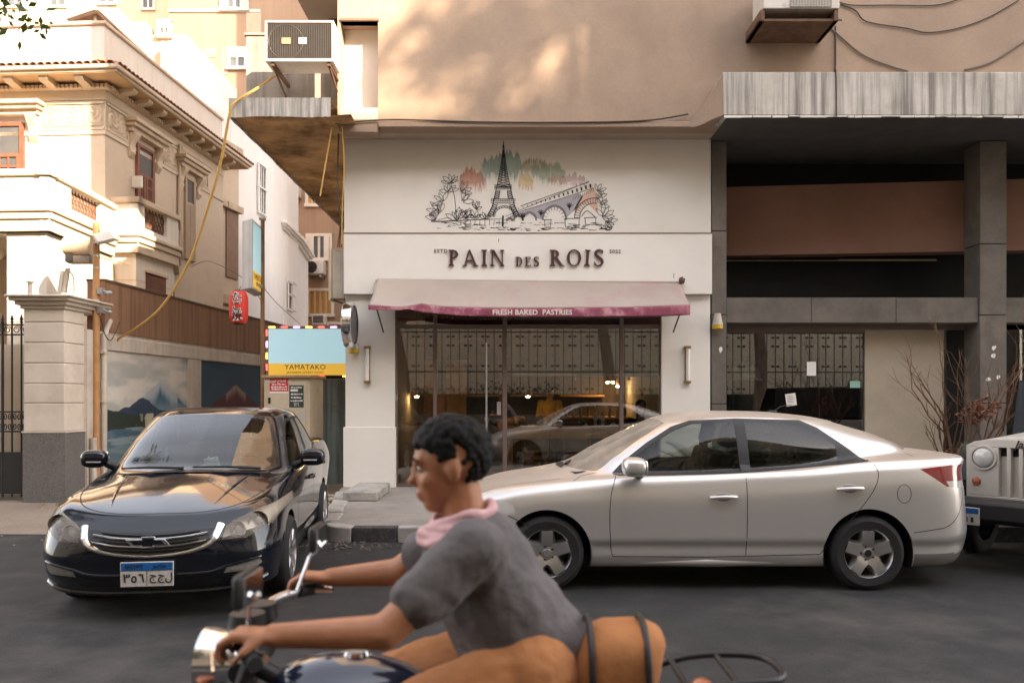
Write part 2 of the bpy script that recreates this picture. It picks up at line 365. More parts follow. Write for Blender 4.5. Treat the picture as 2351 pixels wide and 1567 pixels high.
# a loose step of broken kerb blocks at the alley side of the pavement
for (x0, y0, a, l_, h) in ((-2.05, 9.35, 96, 0.55, 0.165), (-2.13, 9.95, 98, 0.62, 0.19), (-2.22, 10.62, 99, 0.6, 0.17), (-2.33, 11.3, 100, 0.7, 0.18)):
    b = MB(); b.box(0, l_, -0.02, 0.2, -0.05, h); b.xf(Matrix.Translation((x0, y0, 0)) @ Matrix.Rotation(math.radians(a), 4, 'Z')); b.obj('kerb_stone', M_kw, pave, bevel=0.02)
b = MB(); b.box(-2.34, -1.86, 11.0, 12.2, 0.155, 0.29); tag(b.obj('stone_step', M_kw, bevel=0.02), 'low pale stone block beside the shop wall base', 'step')
def rubble(name, label, cx, cy, rad, n, zmax, m, smin=0.02, smax=0.08, z0=0.0):
    b = MB()
    for i in range(n):
        a = random.uniform(0, 6.28); r = rad*math.sqrt(random.random()); s = random.uniform(smin, smax)*(1.2-r/rad*0.6)
        x, y = cx+r*math.cos(a), cy+r*math.sin(a)*0.7; z = z0 + zmax*max(0, 1-r/rad)*random.random()
        q = MB(); q.ball((0, 0, 0), (s, s*random.uniform(.6, 1), s*random.uniform(.4, .7)), 6, 4)
        q.v = [tuple(c*random.uniform(.8, 1.2) for c in p) for p in q.v]; q.xf(Matrix.Translation((x, y, z)) @ Matrix.Rotation(random.uniform(0, 6), 4, 'Z'))
        b.add(q.v, q.f)
    return tag(b.obj(name, m), label, 'rubble', kind='stuff')
M_rub = mat('rubble', (0.36, 0.29, 0.22), 0.95, 0.4, 9, 0.6, 40)
rubble('rubble', 'heap of broken plaster rubble against the wall behind the black car', -2.75, 11.2, 0.55, 140, 0.4, M_rub)
rubble('gravel', 'loose grit and litter in the gutter by the kerb corner', -1.75, 8.5, 0.55, 130, 0.02, mat('grit', (0.14,0.11,0.09), 0.95, 0.5, 15), 0.008, 0.03)
rubble('dry_debris', 'dry leaves and dirt at the foot of the stone gate pillar', -6.3, 11.75, 0.7, 120, 0.05, mat('debris', (0.22,0.15,0.09), 0.95, 0.4, 12), 0.01, 0.05)
rubble('scattered_stones', 'small stones scattered over the dusty alley ground', -5.6, 10.1, 2.4, 160, 0.01, M_rub, 0.006, 0.022)
M_pane = mat('old_window_glass', (0.10, 0.10, 0.10), .15, .2, 3)
# === ACROSS THE STREET (behind the camera)
fs_ = MB(); fs_.box(-60, 60, -60, -3.4, -.05, .14); tag(fs_.obj('far_pavement', M_pave), kind='structure')
oc = thing('opposite_building', 'cream apartment block across the street behind its railings', 'building', (-10, -9, 0))
M_cream = mat('cream_opposite', (0.66, 0.55, 0.41), .85, .08, .6, .2, 30, streak=.1)
def OB(name, m, *bx, root=oc):
    b = MB()
    for q in bx: b.box(*q)
    return b.obj(name, m, root)
OB('wall', M_cream, (-55, 16.4, -20, -8, 0, 19.2))
ob2 = thing('opposite_shade_block', 'taller cream block across the street, shaped to shade the shop wall', 'building', (30, -9, 0))  # unseen block; heights and skewed plan set for the shadow it casts
OB('wall', M_cream, (16.5, 22.2, -11, -8.01, 0, 21.3), root=ob2)
b = MB(); b.prism([(22.3, -8), (60, -8), (60, -22), (36.5, -22)], 'z', 0, 32); b.obj('wall', M_cream, ob2)
for k in range(11):
    x = -40+k*5.2
    for z in (6.2, 9.6, 13.0, 16.2):
        w_ = OB('window', M_pane, (x, x+1.4, -7.99, -7.95, z, z+1.8)); OB('shutter', mat('sage_shutter', (0.42,0.46,0.40), .8, .1), (x-.7, x-.02, -7.99, -7.93, z, z+1.8), root=w_); OB('shutter', MATS['sage_shutter'], (x+1.42, x+2.1, -7.99, -7.93, z, z+1.8), root=w_)
rf = thing('street_railing', 'tall black railing with scroll leaves across the street', 'railing', (0, -5.6, .14))
b = MB(); x = -16
while x < 20: b.box(x-.015, x+.015, -5.61, -5.58, .9, 4.3); x += .34
for z in (1.0, 2.55, 4.1): b.box(-16, 20, -5.62, -5.57, z, z+.05)
b.obj('railing_bars', M_black, rf)
b = MB(); x = -16
while x < 20:
    for z in (1.9, 2.8, 3.6, 3.95):
        for s in (-1, 1): b.ball((x+s*.1, -5.6, z), (.075, .02, .05), 6, 4)
    x += .68
tag(b.obj('scroll_leaves', M_black, rf), kind='stuff')
OB('plinth_wall', mat('dark_plinth', (0.10,0.085,0.07), .9, .2), (-16, 20, -5.75, -5.45, .14, .9), root=rf)
M_hedge = leafmat('hedge_leaf', (0.03, 0.05, 0.016)); rg = random.Random(2)
v, f = leaf_cloud(9000, [(-16+i*.6, -6.2+rg.uniform(-.2, .2), 1.4+rg.uniform(-.4, .4)) for i in range(60)], .75, .13, 77); b = MB(); b.add(v, f); hd = thing('hedge', 'dark clipped hedge behind the railing across the street', 'hedge', (0, -6.2, .14)); tag(b.obj('hedge_leaves', M_hedge, hd, fixn=False), kind='stuff')
OB('hedge_core', M_dark, (-16, 20, -6.4, -6.0, .14, 1.7), root=hd)
for i, (x, y, h, s) in enumerate(((-4.2, -4.6, 6.5, 31), (3.6, -4.4, 6.8, 32), (9.5, -4.6, 7.2, 33), (-11.5, -4.8, 6.2, 34))):
    rg = random.Random(s); cr = [(x+rg.uniform(-2.6, 2.6), y+rg.uniform(-2.2, 1.2), h+rg.uniform(.6, 4.2)) for _ in range(16)]
    tree('avenue_tree', ['broad avenue tree opposite the black car', 'broad avenue tree opposite the bakery', 'broad avenue tree opposite the vacant shop', 'broad avenue tree opposite the villa gate'][i], (x, y, .14), h, cr, s, 5200, 1.25, .2, rt=.28)
# a tall old tree beside the tall block: its ragged top dapples the upper wall
rg = random.Random(44); cr = [(18.8+rg.uniform(-2.6, 2.8), -4.6+rg.uniform(-1.2, 1.2), 18.2+rg.uniform(-4.5, 3.2)) for _ in range(26)]
tree('tall_tree', 'very tall old avenue tree beside the taller block', (18.5, -4.6, .14), 15.5, cr, 45, 5200, 1.0, .26, rt=.42)
# ================================================================== CORNER APARTMENT BUILDING
OV, FY, SZ, LY0 = 12.1, 12.7, 5.69, 11.66         # overhang plane, shop-front plane, soffit height
apt = thing('apartment_building', 'beige plastered corner building with concrete ledge overhanging the shops', 'building', (0, 13, 0))
XL = Xu(775, OV)
nx0, nx1, nz0, nz1 = Xu(781, OV), Xu(868, OV), 5.80, Zv(50, OV)
u = MB(); u.box(XL, nx0, OV, OV+0.3, SZ, 20.5); u.box(nx1, 14, OV, OV+0.3, SZ, 20.5); u.box(nx0, nx1, OV+0.001, OV+0.3, nz1, 20.5)
u.box(XL, 14, OV+0.302, OV+0.6, SZ+0.01, 20.5); u.box(XL+0.002, 14, OV+0.601, 16.9, SZ+0.3, 20.5)
u.obj('upper_wall', M_beige, apt)
rb_ = MB(); rb_.box(XL+.01, 6, 25.9, 34, 0, 29); tag(rb_.obj('rear_shade_block', mat('rear_block_render', (0.46,0.35,0.26), .9, .1)), 'plain tall unseen block added behind the corner building to shade the alley end', 'building')  # unseen block added to keep the sun off the tan block
n_ = MB(); n_.box(nx0-0.01, nx1+0.0, OV-0.03, OV+0.2, 5.60, nz0); n_.obj('niche_sill', M_beige, apt, bevel=0.01)
n_ = MB(); n_.box(nx0, nx1+0.02, OV-0.03, OV+0.15, nz1, nz1+0.05); n_.obj('niche_head', mat('brown_flashing', (0.20,0.13,0.08), 0.7, 0.1), apt, bevel=0.01)
n_ = MB(); n_.box(nx0, nx1, OV+.285, OV+.3, nz0, nz1); n_.obj('niche_back', M_white, apt)
# drip moulding with a sagging cable along the lower edge
dm = MB(); dm.box(nx1+0.01, Xu(1585, OV), OV-0.05, OV-0.001, SZ-0.02, SZ+0.07); dm.obj('drip_moulding', M_beige, apt, bevel=0.012)
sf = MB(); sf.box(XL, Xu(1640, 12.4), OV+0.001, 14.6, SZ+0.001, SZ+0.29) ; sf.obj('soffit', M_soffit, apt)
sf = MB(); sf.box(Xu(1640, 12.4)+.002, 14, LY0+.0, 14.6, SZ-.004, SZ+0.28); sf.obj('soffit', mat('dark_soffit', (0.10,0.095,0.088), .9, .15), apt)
# ledge on the right, with swept end
LY = 11.6; lx = Xu(1660, LY)
lg = MB(); lg.box(lx, 14, LY, OV+0.0, SZ+0.0, 6.32)
lg.obj('ledge', M_concs, apt, bevel=0.012)
fl = MB(); xs0 = Xu(1578, OV)
def flare(s, t):
    x = xs0 + (lx-0.003-xs0)*s; yf = OV-0.02 - (OV-0.02-LY)*(s**1.25); zt = 5.80 + (6.30-5.80)*(s**1.5); zb = SZ+0.002 - 0.05*math.sin(math.pi*min(1, s*1.2))*(1-s)
    y, z = [(OV, zt), (yf, zt-0.01), (yf, zb), (OV, zb)][min(3, int(round(t*3)))]
    return (x, y, z)
fl.grid(flare, 14, 3); fl.obj('ledge_end', M_beige, apt)
for (x0, x1, z, s) in ((lx+.02, 6.2, SZ-0.012, 1), (6.25, 9, SZ-0.016, 2)):     # frayed shutter-like strip along the drip edge
    b = MB(); x = x0
    while x < x1: 
        l_ = random.uniform(.06, .3); b.box(x, x+l_, LY+0.004, LY+0.03, z-random.uniform(0, .02), z+.012); x += l_+random.uniform(.0, .02)
    b.obj('drip_edge', M_white, apt)
# left balcony slab over the alley, spalled underside
M_rust_bounce = mat('rusty_bounce_soffit', (0.58, 0.36, 0.17), 0.9, 0.4, 1.5, 0.8, 14, stain=(0.12,0.055,0.02), stain_amt=0.9, stain_scale=0.9, stain_lo=0.46)  # rust stains, with warm bounce light put into the orange base
bx0 = -4.15; bt = 5.97
sl = MB()
N = 40
def edge_z(q): return SZ + 0.035*fbm(q*4.0, 1.3, 9) + 0.02*fbm(q*15, 2, 4) - 0.03
fv = [(bx0 + (XL-0.004-bx0)*i/N, 11.67 - 0.012*fbm(i*0.5, 0, 2), None) for i in range(N+1)]
vs = []; 
for i in range(N+1): vs += [(fv[i][0], fv[i][1], bt), (fv[i][0], fv[i][1]-0.004*(i % 3), edge_z(fv[i][0]))]
sl.add(vs, [(2*i, 2*i+1, 2*i+3, 2*i+2) for i in range(N)])
NS = 60; vs = []
for i in range(NS+1):
    y = 11.67 + 13*i/NS; vs += [(bx0 - 0.01*fbm(y*2, 5), y, bt), (bx0 - 0.004 + 0.05*max(0, fbm(y*2.2, 3.1, 8)-0.45), y, edge_z(y+30))]
sl.add(vs, [(2*i, 2*i+2, 2*i+3, 2*i+1) for i in range(NS)])
sl.add([(bx0, 11.67, bt), (XL, 11.67, bt), (XL, 24.6, bt), (bx0, 24.6, bt)], [(0, 1, 2, 3)])
sl.obj('balcony_slab', M_concs, apt, fixn=False)
us = MB(); us.grid(lambda s, t: (bx0+0.01+(XL+0.28-bx0)*s, 11.68+12.9*t, SZ+0.02+0.03*fbm(s*6, t*40, 6)), 24, 100); us.obj('balcony_soffit', M_rust_bounce, apt, smooth=True)
sp = MB(); sp.box(-2.67, XL+0.2, FY+.21, 25.8, 0.0, SZ+0.0); sp.obj('side_wall', M_white, apt)
pw = MB(); pw.box(-4.14, XL-0.01, 12.42, 12.55, bt-0.01, 7.22); pw.box(-4.14, -4.0, 12.551, 24.5, bt-0.01, 7.22); pw.obj('balcony_parapet', mat('grey_render', (0.34,0.29,0.24), 0.9, 0.2, 1.5, 0.4, 40, streak=0.5, stain=(0.17,0.14,0.11), stain_amt=0.5), apt)
pc = MB(); pc.box(-4.17, -3.62, 12.40, 12.58, 7.221, 7.26); pc.obj('parapet_coping', M_conc, apt)
ub = MB(); ub.box(-3.95, XL-0.002, 11.67, 16.9, 8.9, 20.5); ub.obj('upper_balcony', M_soffit, apt)  # underside is in view; solid mass above added to shade the villa side
bw = MB(); bw.box(-3.55, XL+0.0, 15.4, 15.6, bt, 8.88); bw.obj('balcony_back_wall', mat('shaded_back_wall', (0.10,0.07,0.05), 0.8, 0.2), apt)  # dark brown stands in for the shade inside the balcony opening
# ---- right-hand vacant unit under the ledge
cy = 12.72
M_concd = mat('grey_cladding', (0.17, 0.148, 0.128), 0.85, 0.25, 1.6, 0.3, 50, stain=(0.085,0.073,0.063), stain_amt=0.6, stain_scale=2.2, stain_lo=0.48, fine=0.12)
vac = thing('vacant_shop_unit', 'dim vacant shop unit with grey concrete frame and terracotta upper band', 'shop', (5.5, 13.2, 0))
def colpieces(u0, u1, zs, name='column_block'):
    x0, x1 = Xu(u0, cy), Xu(u1, cy)
    for a, b_ in zip(zs[:-1], zs[1:]):
        b = MB(); b.box(x0, x1, cy, cy+0.45, a+0.006, b_-0.006); b.obj(name, M_concd, vac, bevel=0.008)
    b = MB(); b.box(x0+0.01, x1-0.01, cy+0.012, cy+0.44, zs[0], zs[-1]); b.obj('column_core', M_dark, vac)
colpieces(1634, 1668, [0.156, Zv(927, cy), Zv(722, cy), Zv(530, cy), SZ-0.01])
colpieces(2250, 2311, [0.156, Zv(925, cy), Zv(723, cy), Zv(560, cy), SZ-0.01])
colpieces(2900, 2960, [0.156, Zv(925, cy), Zv(723, cy), Zv(560, cy), SZ-0.01])
zb0, zb1 = Zv(740, cy), Zv(682, cy); us_ = [1668.5, 1865, 2060, 2249.5]
for a, b_ in zip(us_[:-1], us_[1:]):
    b = MB(); b.box(Xu(a, cy)+0.004, Xu(b_, cy)-0.004, cy+0.04, cy+0.4, zb0, zb1); b.obj('beam_panel', M_concd, vac, bevel=0.006)
b = MB(); b.box(Xu(2312, cy), Xu(2899, cy), cy+0.04, cy+0.4, zb0, zb1); b.obj('beam_panel', M_concd, vac, bevel=0.006)
# terracotta spandrel, slightly splayed
M_terr = mat('terracotta_render', (0.235, 0.125, 0.09), 0.9, 0.15, 0.8, 0.25, 60, stain=(0.19,0.10,0.075), stain_amt=0.4)
b = MB(); xA, xB = Xu(1660, 13.6), Xu(2500, 12.95)
b.add([(xA,13.6,4.0),(xB,12.98,4.0),(xB,13.3,4.0),(xA,13.9,4.0),(xA,13.6,5.17),(xB,12.98,5.17),(xB,13.3,5.17),(xA,13.9,5.17)], [(0,3,2,1),(4,5,6,7),(0,1,5,4),(1,2,6,5),(2,3,7,6),(3,0,4,7)])
b.obj('spandrel', M_terr, vac)
xr0, xr1 = 3.3, 12.0
def shelf(name, z0, z1, y=14.0):
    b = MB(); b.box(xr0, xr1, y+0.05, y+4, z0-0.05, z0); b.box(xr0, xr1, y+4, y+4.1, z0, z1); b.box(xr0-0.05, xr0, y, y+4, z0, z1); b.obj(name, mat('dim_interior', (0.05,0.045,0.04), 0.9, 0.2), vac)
b = MB(); b.box(xr0, xr1, 14.02, 14.03, 3.2, SZ); b.obj('clerestory_pane', mat('opaque_dark_pane', (0.010,0.010,0.011), .5, .2, 2, spec=.15), vac)  # opaque near-black sheet stands in for the darkness behind this window
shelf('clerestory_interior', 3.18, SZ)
for (ua, ub_, v, yy, r) in ((1670, 1785, 346, 13.95, .016), (1925, 2150, 597, 13.95, .014), (1668, 1925, 598, 13.95, .007), (1785, 2200, 347, 13.95, .007)):
    b = MB(); b.box(Xu(ua, yy), Xu(ub_, yy), yy-0.01, yy+0.02, Zv(v, yy)-r, Zv(v, yy)+r); b.obj('window_rail', mat('rail_glint', (0.62,0.5,0.34), 0.5, 0.05), vac)  # cream colour stands in for bright reflections on the aluminium frame
b = MB(); b.box(Xu(1670, 13.0), Xu(2248, 13.0), cy+0.41, 13.75, zb0+0.06, zb0+0.12); b.obj('shop_ceiling', M_soffit, vac)
gy = 13.12
b = MB(); b.box(Xu(1668, gy), Xu(1985, gy), gy-0.02, gy+0.03, Zv(763, gy), Zv(757, gy)); b.box(Xu(1668, gy), Xu(2250, gy), gy-0.02, gy+0.03, Zv(757, gy), zb0+0.06); b.obj('shop_head_frame', M_taupe, vac)
b = MB(); b.box(Xu(1669, gy), Xu(1882, gy), gy, gy+0.01, 0.16, Zv(763, gy)); b.obj('shop_pane', M_shopglass, vac)
b = MB(); b.box(Xu(1884, gy), Xu(1983, gy), gy+0.03, gy+0.04, 0.16, Zv(763, gy)); b.obj('shop_pane', M_shopglass, vac)
M_board = mat('painted_board', (0.40, 0.34, 0.265), 0.8, 0.1, 1.0, 0.15, 60, stain=(0.25,0.21,0.16), stain_amt=0.35, fine=0.06)
b = MB(); b.box(Xu(1985, gy), Xu(2166, gy), gy-0.015, gy+0.04, 0.16, Zv(757, gy)); b.obj('hoarding_board', M_board, vac, bevel=0.004)
b = MB(); b.box(Xu(2167, gy), Xu(2250, 12.9), 13.9, 13.95, 0.16, zb0+0.05); b.box(Xu(2167, gy)-.02, Xu(2167, gy), gy+0.05, 13.9, .16, zb0+.05); b.obj('recess_wall', M_concd, vac)
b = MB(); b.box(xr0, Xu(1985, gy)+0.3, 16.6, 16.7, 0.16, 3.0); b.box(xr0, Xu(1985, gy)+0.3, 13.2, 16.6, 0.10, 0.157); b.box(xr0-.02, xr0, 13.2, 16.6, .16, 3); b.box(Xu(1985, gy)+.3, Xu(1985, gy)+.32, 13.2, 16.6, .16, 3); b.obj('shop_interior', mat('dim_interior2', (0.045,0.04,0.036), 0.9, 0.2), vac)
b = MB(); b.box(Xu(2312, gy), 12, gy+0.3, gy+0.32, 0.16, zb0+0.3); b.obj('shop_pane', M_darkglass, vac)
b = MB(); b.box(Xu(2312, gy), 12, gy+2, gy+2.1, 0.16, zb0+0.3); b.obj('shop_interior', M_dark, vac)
# papers taped to the vacant glass
for (uu, vv, w_, h_, a, m_, lab) in ((1816, 917, .17, .20, -8, M_paper, 'white paper notice taped crooked on the vacant shop glass'), (1863, 846, .15, .23, 0, M_paper, 'upright plain white sheet stuck high on the vacant shop glass'),
        (1963, 882, .17, .11, 0, mat('green_sticker', (0.25,0.42,0.36), 0.7, 0.1), 'small pale green sticker near the edge of the vacant shop glass')):
    yy = gy-0.006; b = MB(); b.box(-w_/2, w_/2, -0.001, 0.001, -h_/2, h_/2); b.xf(Matrix.Translation((Xu(uu, yy), yy, Zv(vv, yy))) @ Matrix.Rotation(math.radians(a), 4, 'Y')); o = b.obj('paper_notice', m_); tag(o, lab, 'notice')
    if uu < 1850:
        for k in range(5):
            q = MB(); q.box(-w_*.35, w_*(.1+.25*((k*7) % 3)/2), -0.002, -0.0012, h_*(.3-.13*k), h_*(.3-.13*k)+.008); q.xf(Matrix.Translation((Xu(uu, yy), yy, Zv(vv, yy))) @ Matrix.Rotation(math.radians(a), 4, 'Y')); q.obj('print_line', mat('grey_ink', (0.2,0.2,0.22), 0.8, 0), o)
for (uu, vv) in ((2283, 797), (2280, 816), (2268, 871), (2292, 865), (1655, 802)):
    yy = cy-0.003; b = MB(); k = 7; b.prism([(Xu(uu, yy)+.06*random.uniform(.4, 1)*math.cos(6.28*i/k), Zv(vv, yy)+.06*random.uniform(.3, 1)*math.sin(6.28*i/k)) for i in range(k)], 'y', yy, yy+.002); b.obj('paper_scrap', M_paper, vac)
# domed copper-green stove behind the glass
ov = thing('domed_stove', 'dark green domed stove hood behind the vacant shop glass', 'stove', (Xu(1710, 13.75), 13.75, 0.157))
c = (Xu(1710, 13.75), 13.75, 0)
M_dome = mat('dome_green', (0.30, 0.40, 0.39), 0.25, 0.15, 5, metal=0.3)
b = MB(); zt = Zv(830, 13.75); zb_ = Zv(868, 13.75); b.lathe([(0.001, zt)] + [(0.27*math.sin(a), zb_+(zt-zb_)*math.cos(a)) for a in [math.pi/2*i/8 for i in range(1, 9)]] + [(0.31, zb_-.02), (0.30, zb_-.04)], c, n=24); b.obj('dome', M_dome, ov, smooth=True)
b = MB(); b.lathe([(0.2, zb_-.04), (0.2, 1.2), (0.26, 1.15), (0.26, .157)], c, n=20); b.obj('stove_body', mat('stove_body', (0.09,0.08,0.07), 0.6, 0.2), ov, smooth=True)
# ================================================================== BAKERY
bak = thing('bakery_shop', 'white bakery shop front with mural above a faded awning', 'shop', (0.25, 12.9, 0.155))
bx_l, bx_r = Xu(790, FY), Xu(1632, FY); fz0, fz1 = Zv(675, 12.6), Zv(536, 12.6)
b = MB(); b.box(bx_l, bx_r, FY, FY+0.2, fz1-0.05, SZ+0.002); b.obj('mural_wall', M_white2, bak)
b = MB(); b.box(Xu(789, 12.6), Xu(1635, 12.6), 12.6, FY+0.1, fz0, fz1); b.obj('fascia', M_white2, bak, bevel=0.008)
b = MB(); b.box(Xu(789, 12.6)-.003, Xu(1635, 12.6)+.003, 12.59, FY-0.002, fz1+0.002, fz1+0.014); b.obj('fascia_flashing', mat('brown_flashing', (0.20,0.13,0.08), 0.7, 0.1), bak)
ol, orr = Xu(906, FY), Xu(1519, FY)
b = MB(); b.box(bx_l+0.02, ol, FY, FY+0.35, 0.155, fz0-.001); b.obj('pilaster', M_white2, bak, bevel=0.006)
b = MB(); b.box(orr, bx_r-0.01, FY, FY+0.35, 0.155, fz0-.001); b.obj('pilaster', M_white2, bak, bevel=0.006)
pz = Zv(980, FY)
b = MB(); b.box(bx_l-0.01, ol+0.015, FY-0.02, FY+0.352, 0.157, pz); b.obj('plinth', M_white2, bak, bevel=0.006)
b = MB(); b.box(orr-0.015, bx_r+0.01, FY-0.02, FY+0.352, 0.157, pz); b.obj('plinth', M_white2, bak, bevel=0.006)
# frame and panes
gY = FY+0.1
tz0, tz1 = Zv(754, gY), Zv(745, gY)
fr = [(906, 913), (995, 1003), (1154, 1164), (1422, 1431), (1515, 1521)]
for a, c_ in fr:
    b = MB(); b.box(Xu(a, gY), Xu(c_, gY), gY-0.03, gY+0.05, 0.156, fz0-0.002); b.obj('mullion', M_taupe, bak, bevel=0.004)
for (a, c_) in zip(fr[:-1], fr[1:]):
    x0, x1 = Xu(a[1], gY)+.001, Xu(c_[0], gY)-.001
    b = MB(); b.box(x0, x1, gY-0.028, gY+0.048, tz0, tz1); b.obj('transom', M_taupe, bak, bevel=0.004)
    b = MB(); b.box(x0, x1, gY-0.028, gY+0.048, 0.158, 0.20); b.obj('bottom_rail', M_taupe, bak)
    b = MB(); b.box(x0, x1, gY+0.004, gY+0.012, tz1, fz0-0.002); b.obj('transom_pane', M_shopglass, bak)
    if a[0] != 995:
        b = MB(); b.box(x0, x1, gY+0.004, gY+0.012, 0.2, tz0); b.obj('pane', M_shopglass, bak)
x0, x1 = Xu(1003, gY)+.004, Xu(1154, gY)-.004
b = MB(); b.box(x0, x1, gY-0.006, gY+0.006, 0.205, tz0-.006); door = b.obj('door', M_shopglass, bak)
b = MB(); hx = Xu(1117, gY); b.tube([(hx, gY-0.06, Zv(1075, gY)), (hx, gY-0.06, Zv(787, gY))], 0.014, 10)
for vv in (1040, 930, 820): b.tube([(hx, gY-0.06, Zv(vv, gY)), (hx, gY-0.005, Zv(vv, gY))], 0.008, 8)
b.obj('door_handle', M_galv, door)
b = MB(); b.box(Xu(1141, gY), Xu(1150, gY), gY-0.02, gY+0.02, Zv(952, gY), Zv(922, gY)); b.obj('door_lock', M_galv, door, bevel=.003)
b = MB(); b.box(Xu(903, gY), Xu(911, gY), gY-0.05, gY-.02, Zv(920, gY), Zv(906, gY)); b.obj('frame_hinge', M_galv, bak)
# dark decal lettering on the transom glass, half hidden by the awning
text('transom_lettering', 'PAIN des ROIS', 0.15, mat('decal_dark', (0.03,0.02,0.02), 0.6, 0), bak, (Xu(1095, gY), gY-0.002, Zv(735, gY)), (1,0,0), (0,0,1), 0.0005)
# interior
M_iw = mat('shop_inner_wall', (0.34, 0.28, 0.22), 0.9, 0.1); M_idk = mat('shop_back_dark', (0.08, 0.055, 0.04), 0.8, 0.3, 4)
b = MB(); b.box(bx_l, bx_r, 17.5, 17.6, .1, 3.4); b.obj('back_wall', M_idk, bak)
b = MB(); b.box(bx_l+.1, ol-.05, FY+.36, 17.5, .15, 3.4); b.obj('interior_wall', M_iw, bak)
b = MB(); b.box(orr+.1, orr+.2, FY+.36, 17.5, .15, 3.4); b.obj('interior_wall', mat('shop_inner_pale', (0.42,0.37,0.31), 0.9, 0.08), bak)
b = MB(); b.box(ol-.05, orr+.1, FY+.05, 17.5, .10, .157); b.obj('interior_floor', mat('shop_floor', (0.20,0.15,0.11), 0.4, 0.2), bak)
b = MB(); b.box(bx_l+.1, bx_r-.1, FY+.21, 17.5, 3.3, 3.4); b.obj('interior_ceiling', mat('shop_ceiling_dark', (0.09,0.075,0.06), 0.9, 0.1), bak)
# arched wooden partition deep in the shop
b = MB(); pts = [(0.25, .16), (0.25, 2.2)] + [(0.25+.5*(1-math.cos(a)), 2.2+.5*math.sin(a)) for a in [math.pi*i/10 for i in range(1, 10)]] + [(1.25, 2.2), (1.25, .16), (1.35, .16), (1.35, 2.9), (.1, 2.9), (.1, .16)]
pts = [(x-1.5, z) for x, z in pts]
b.prism(pts[:2]+pts[2:], 'y', 15.0, 15.15); b.obj('arched_partition', mat('dark_walnut', (0.12,0.06,0.03), 0.5, 0.2, 5), bak)
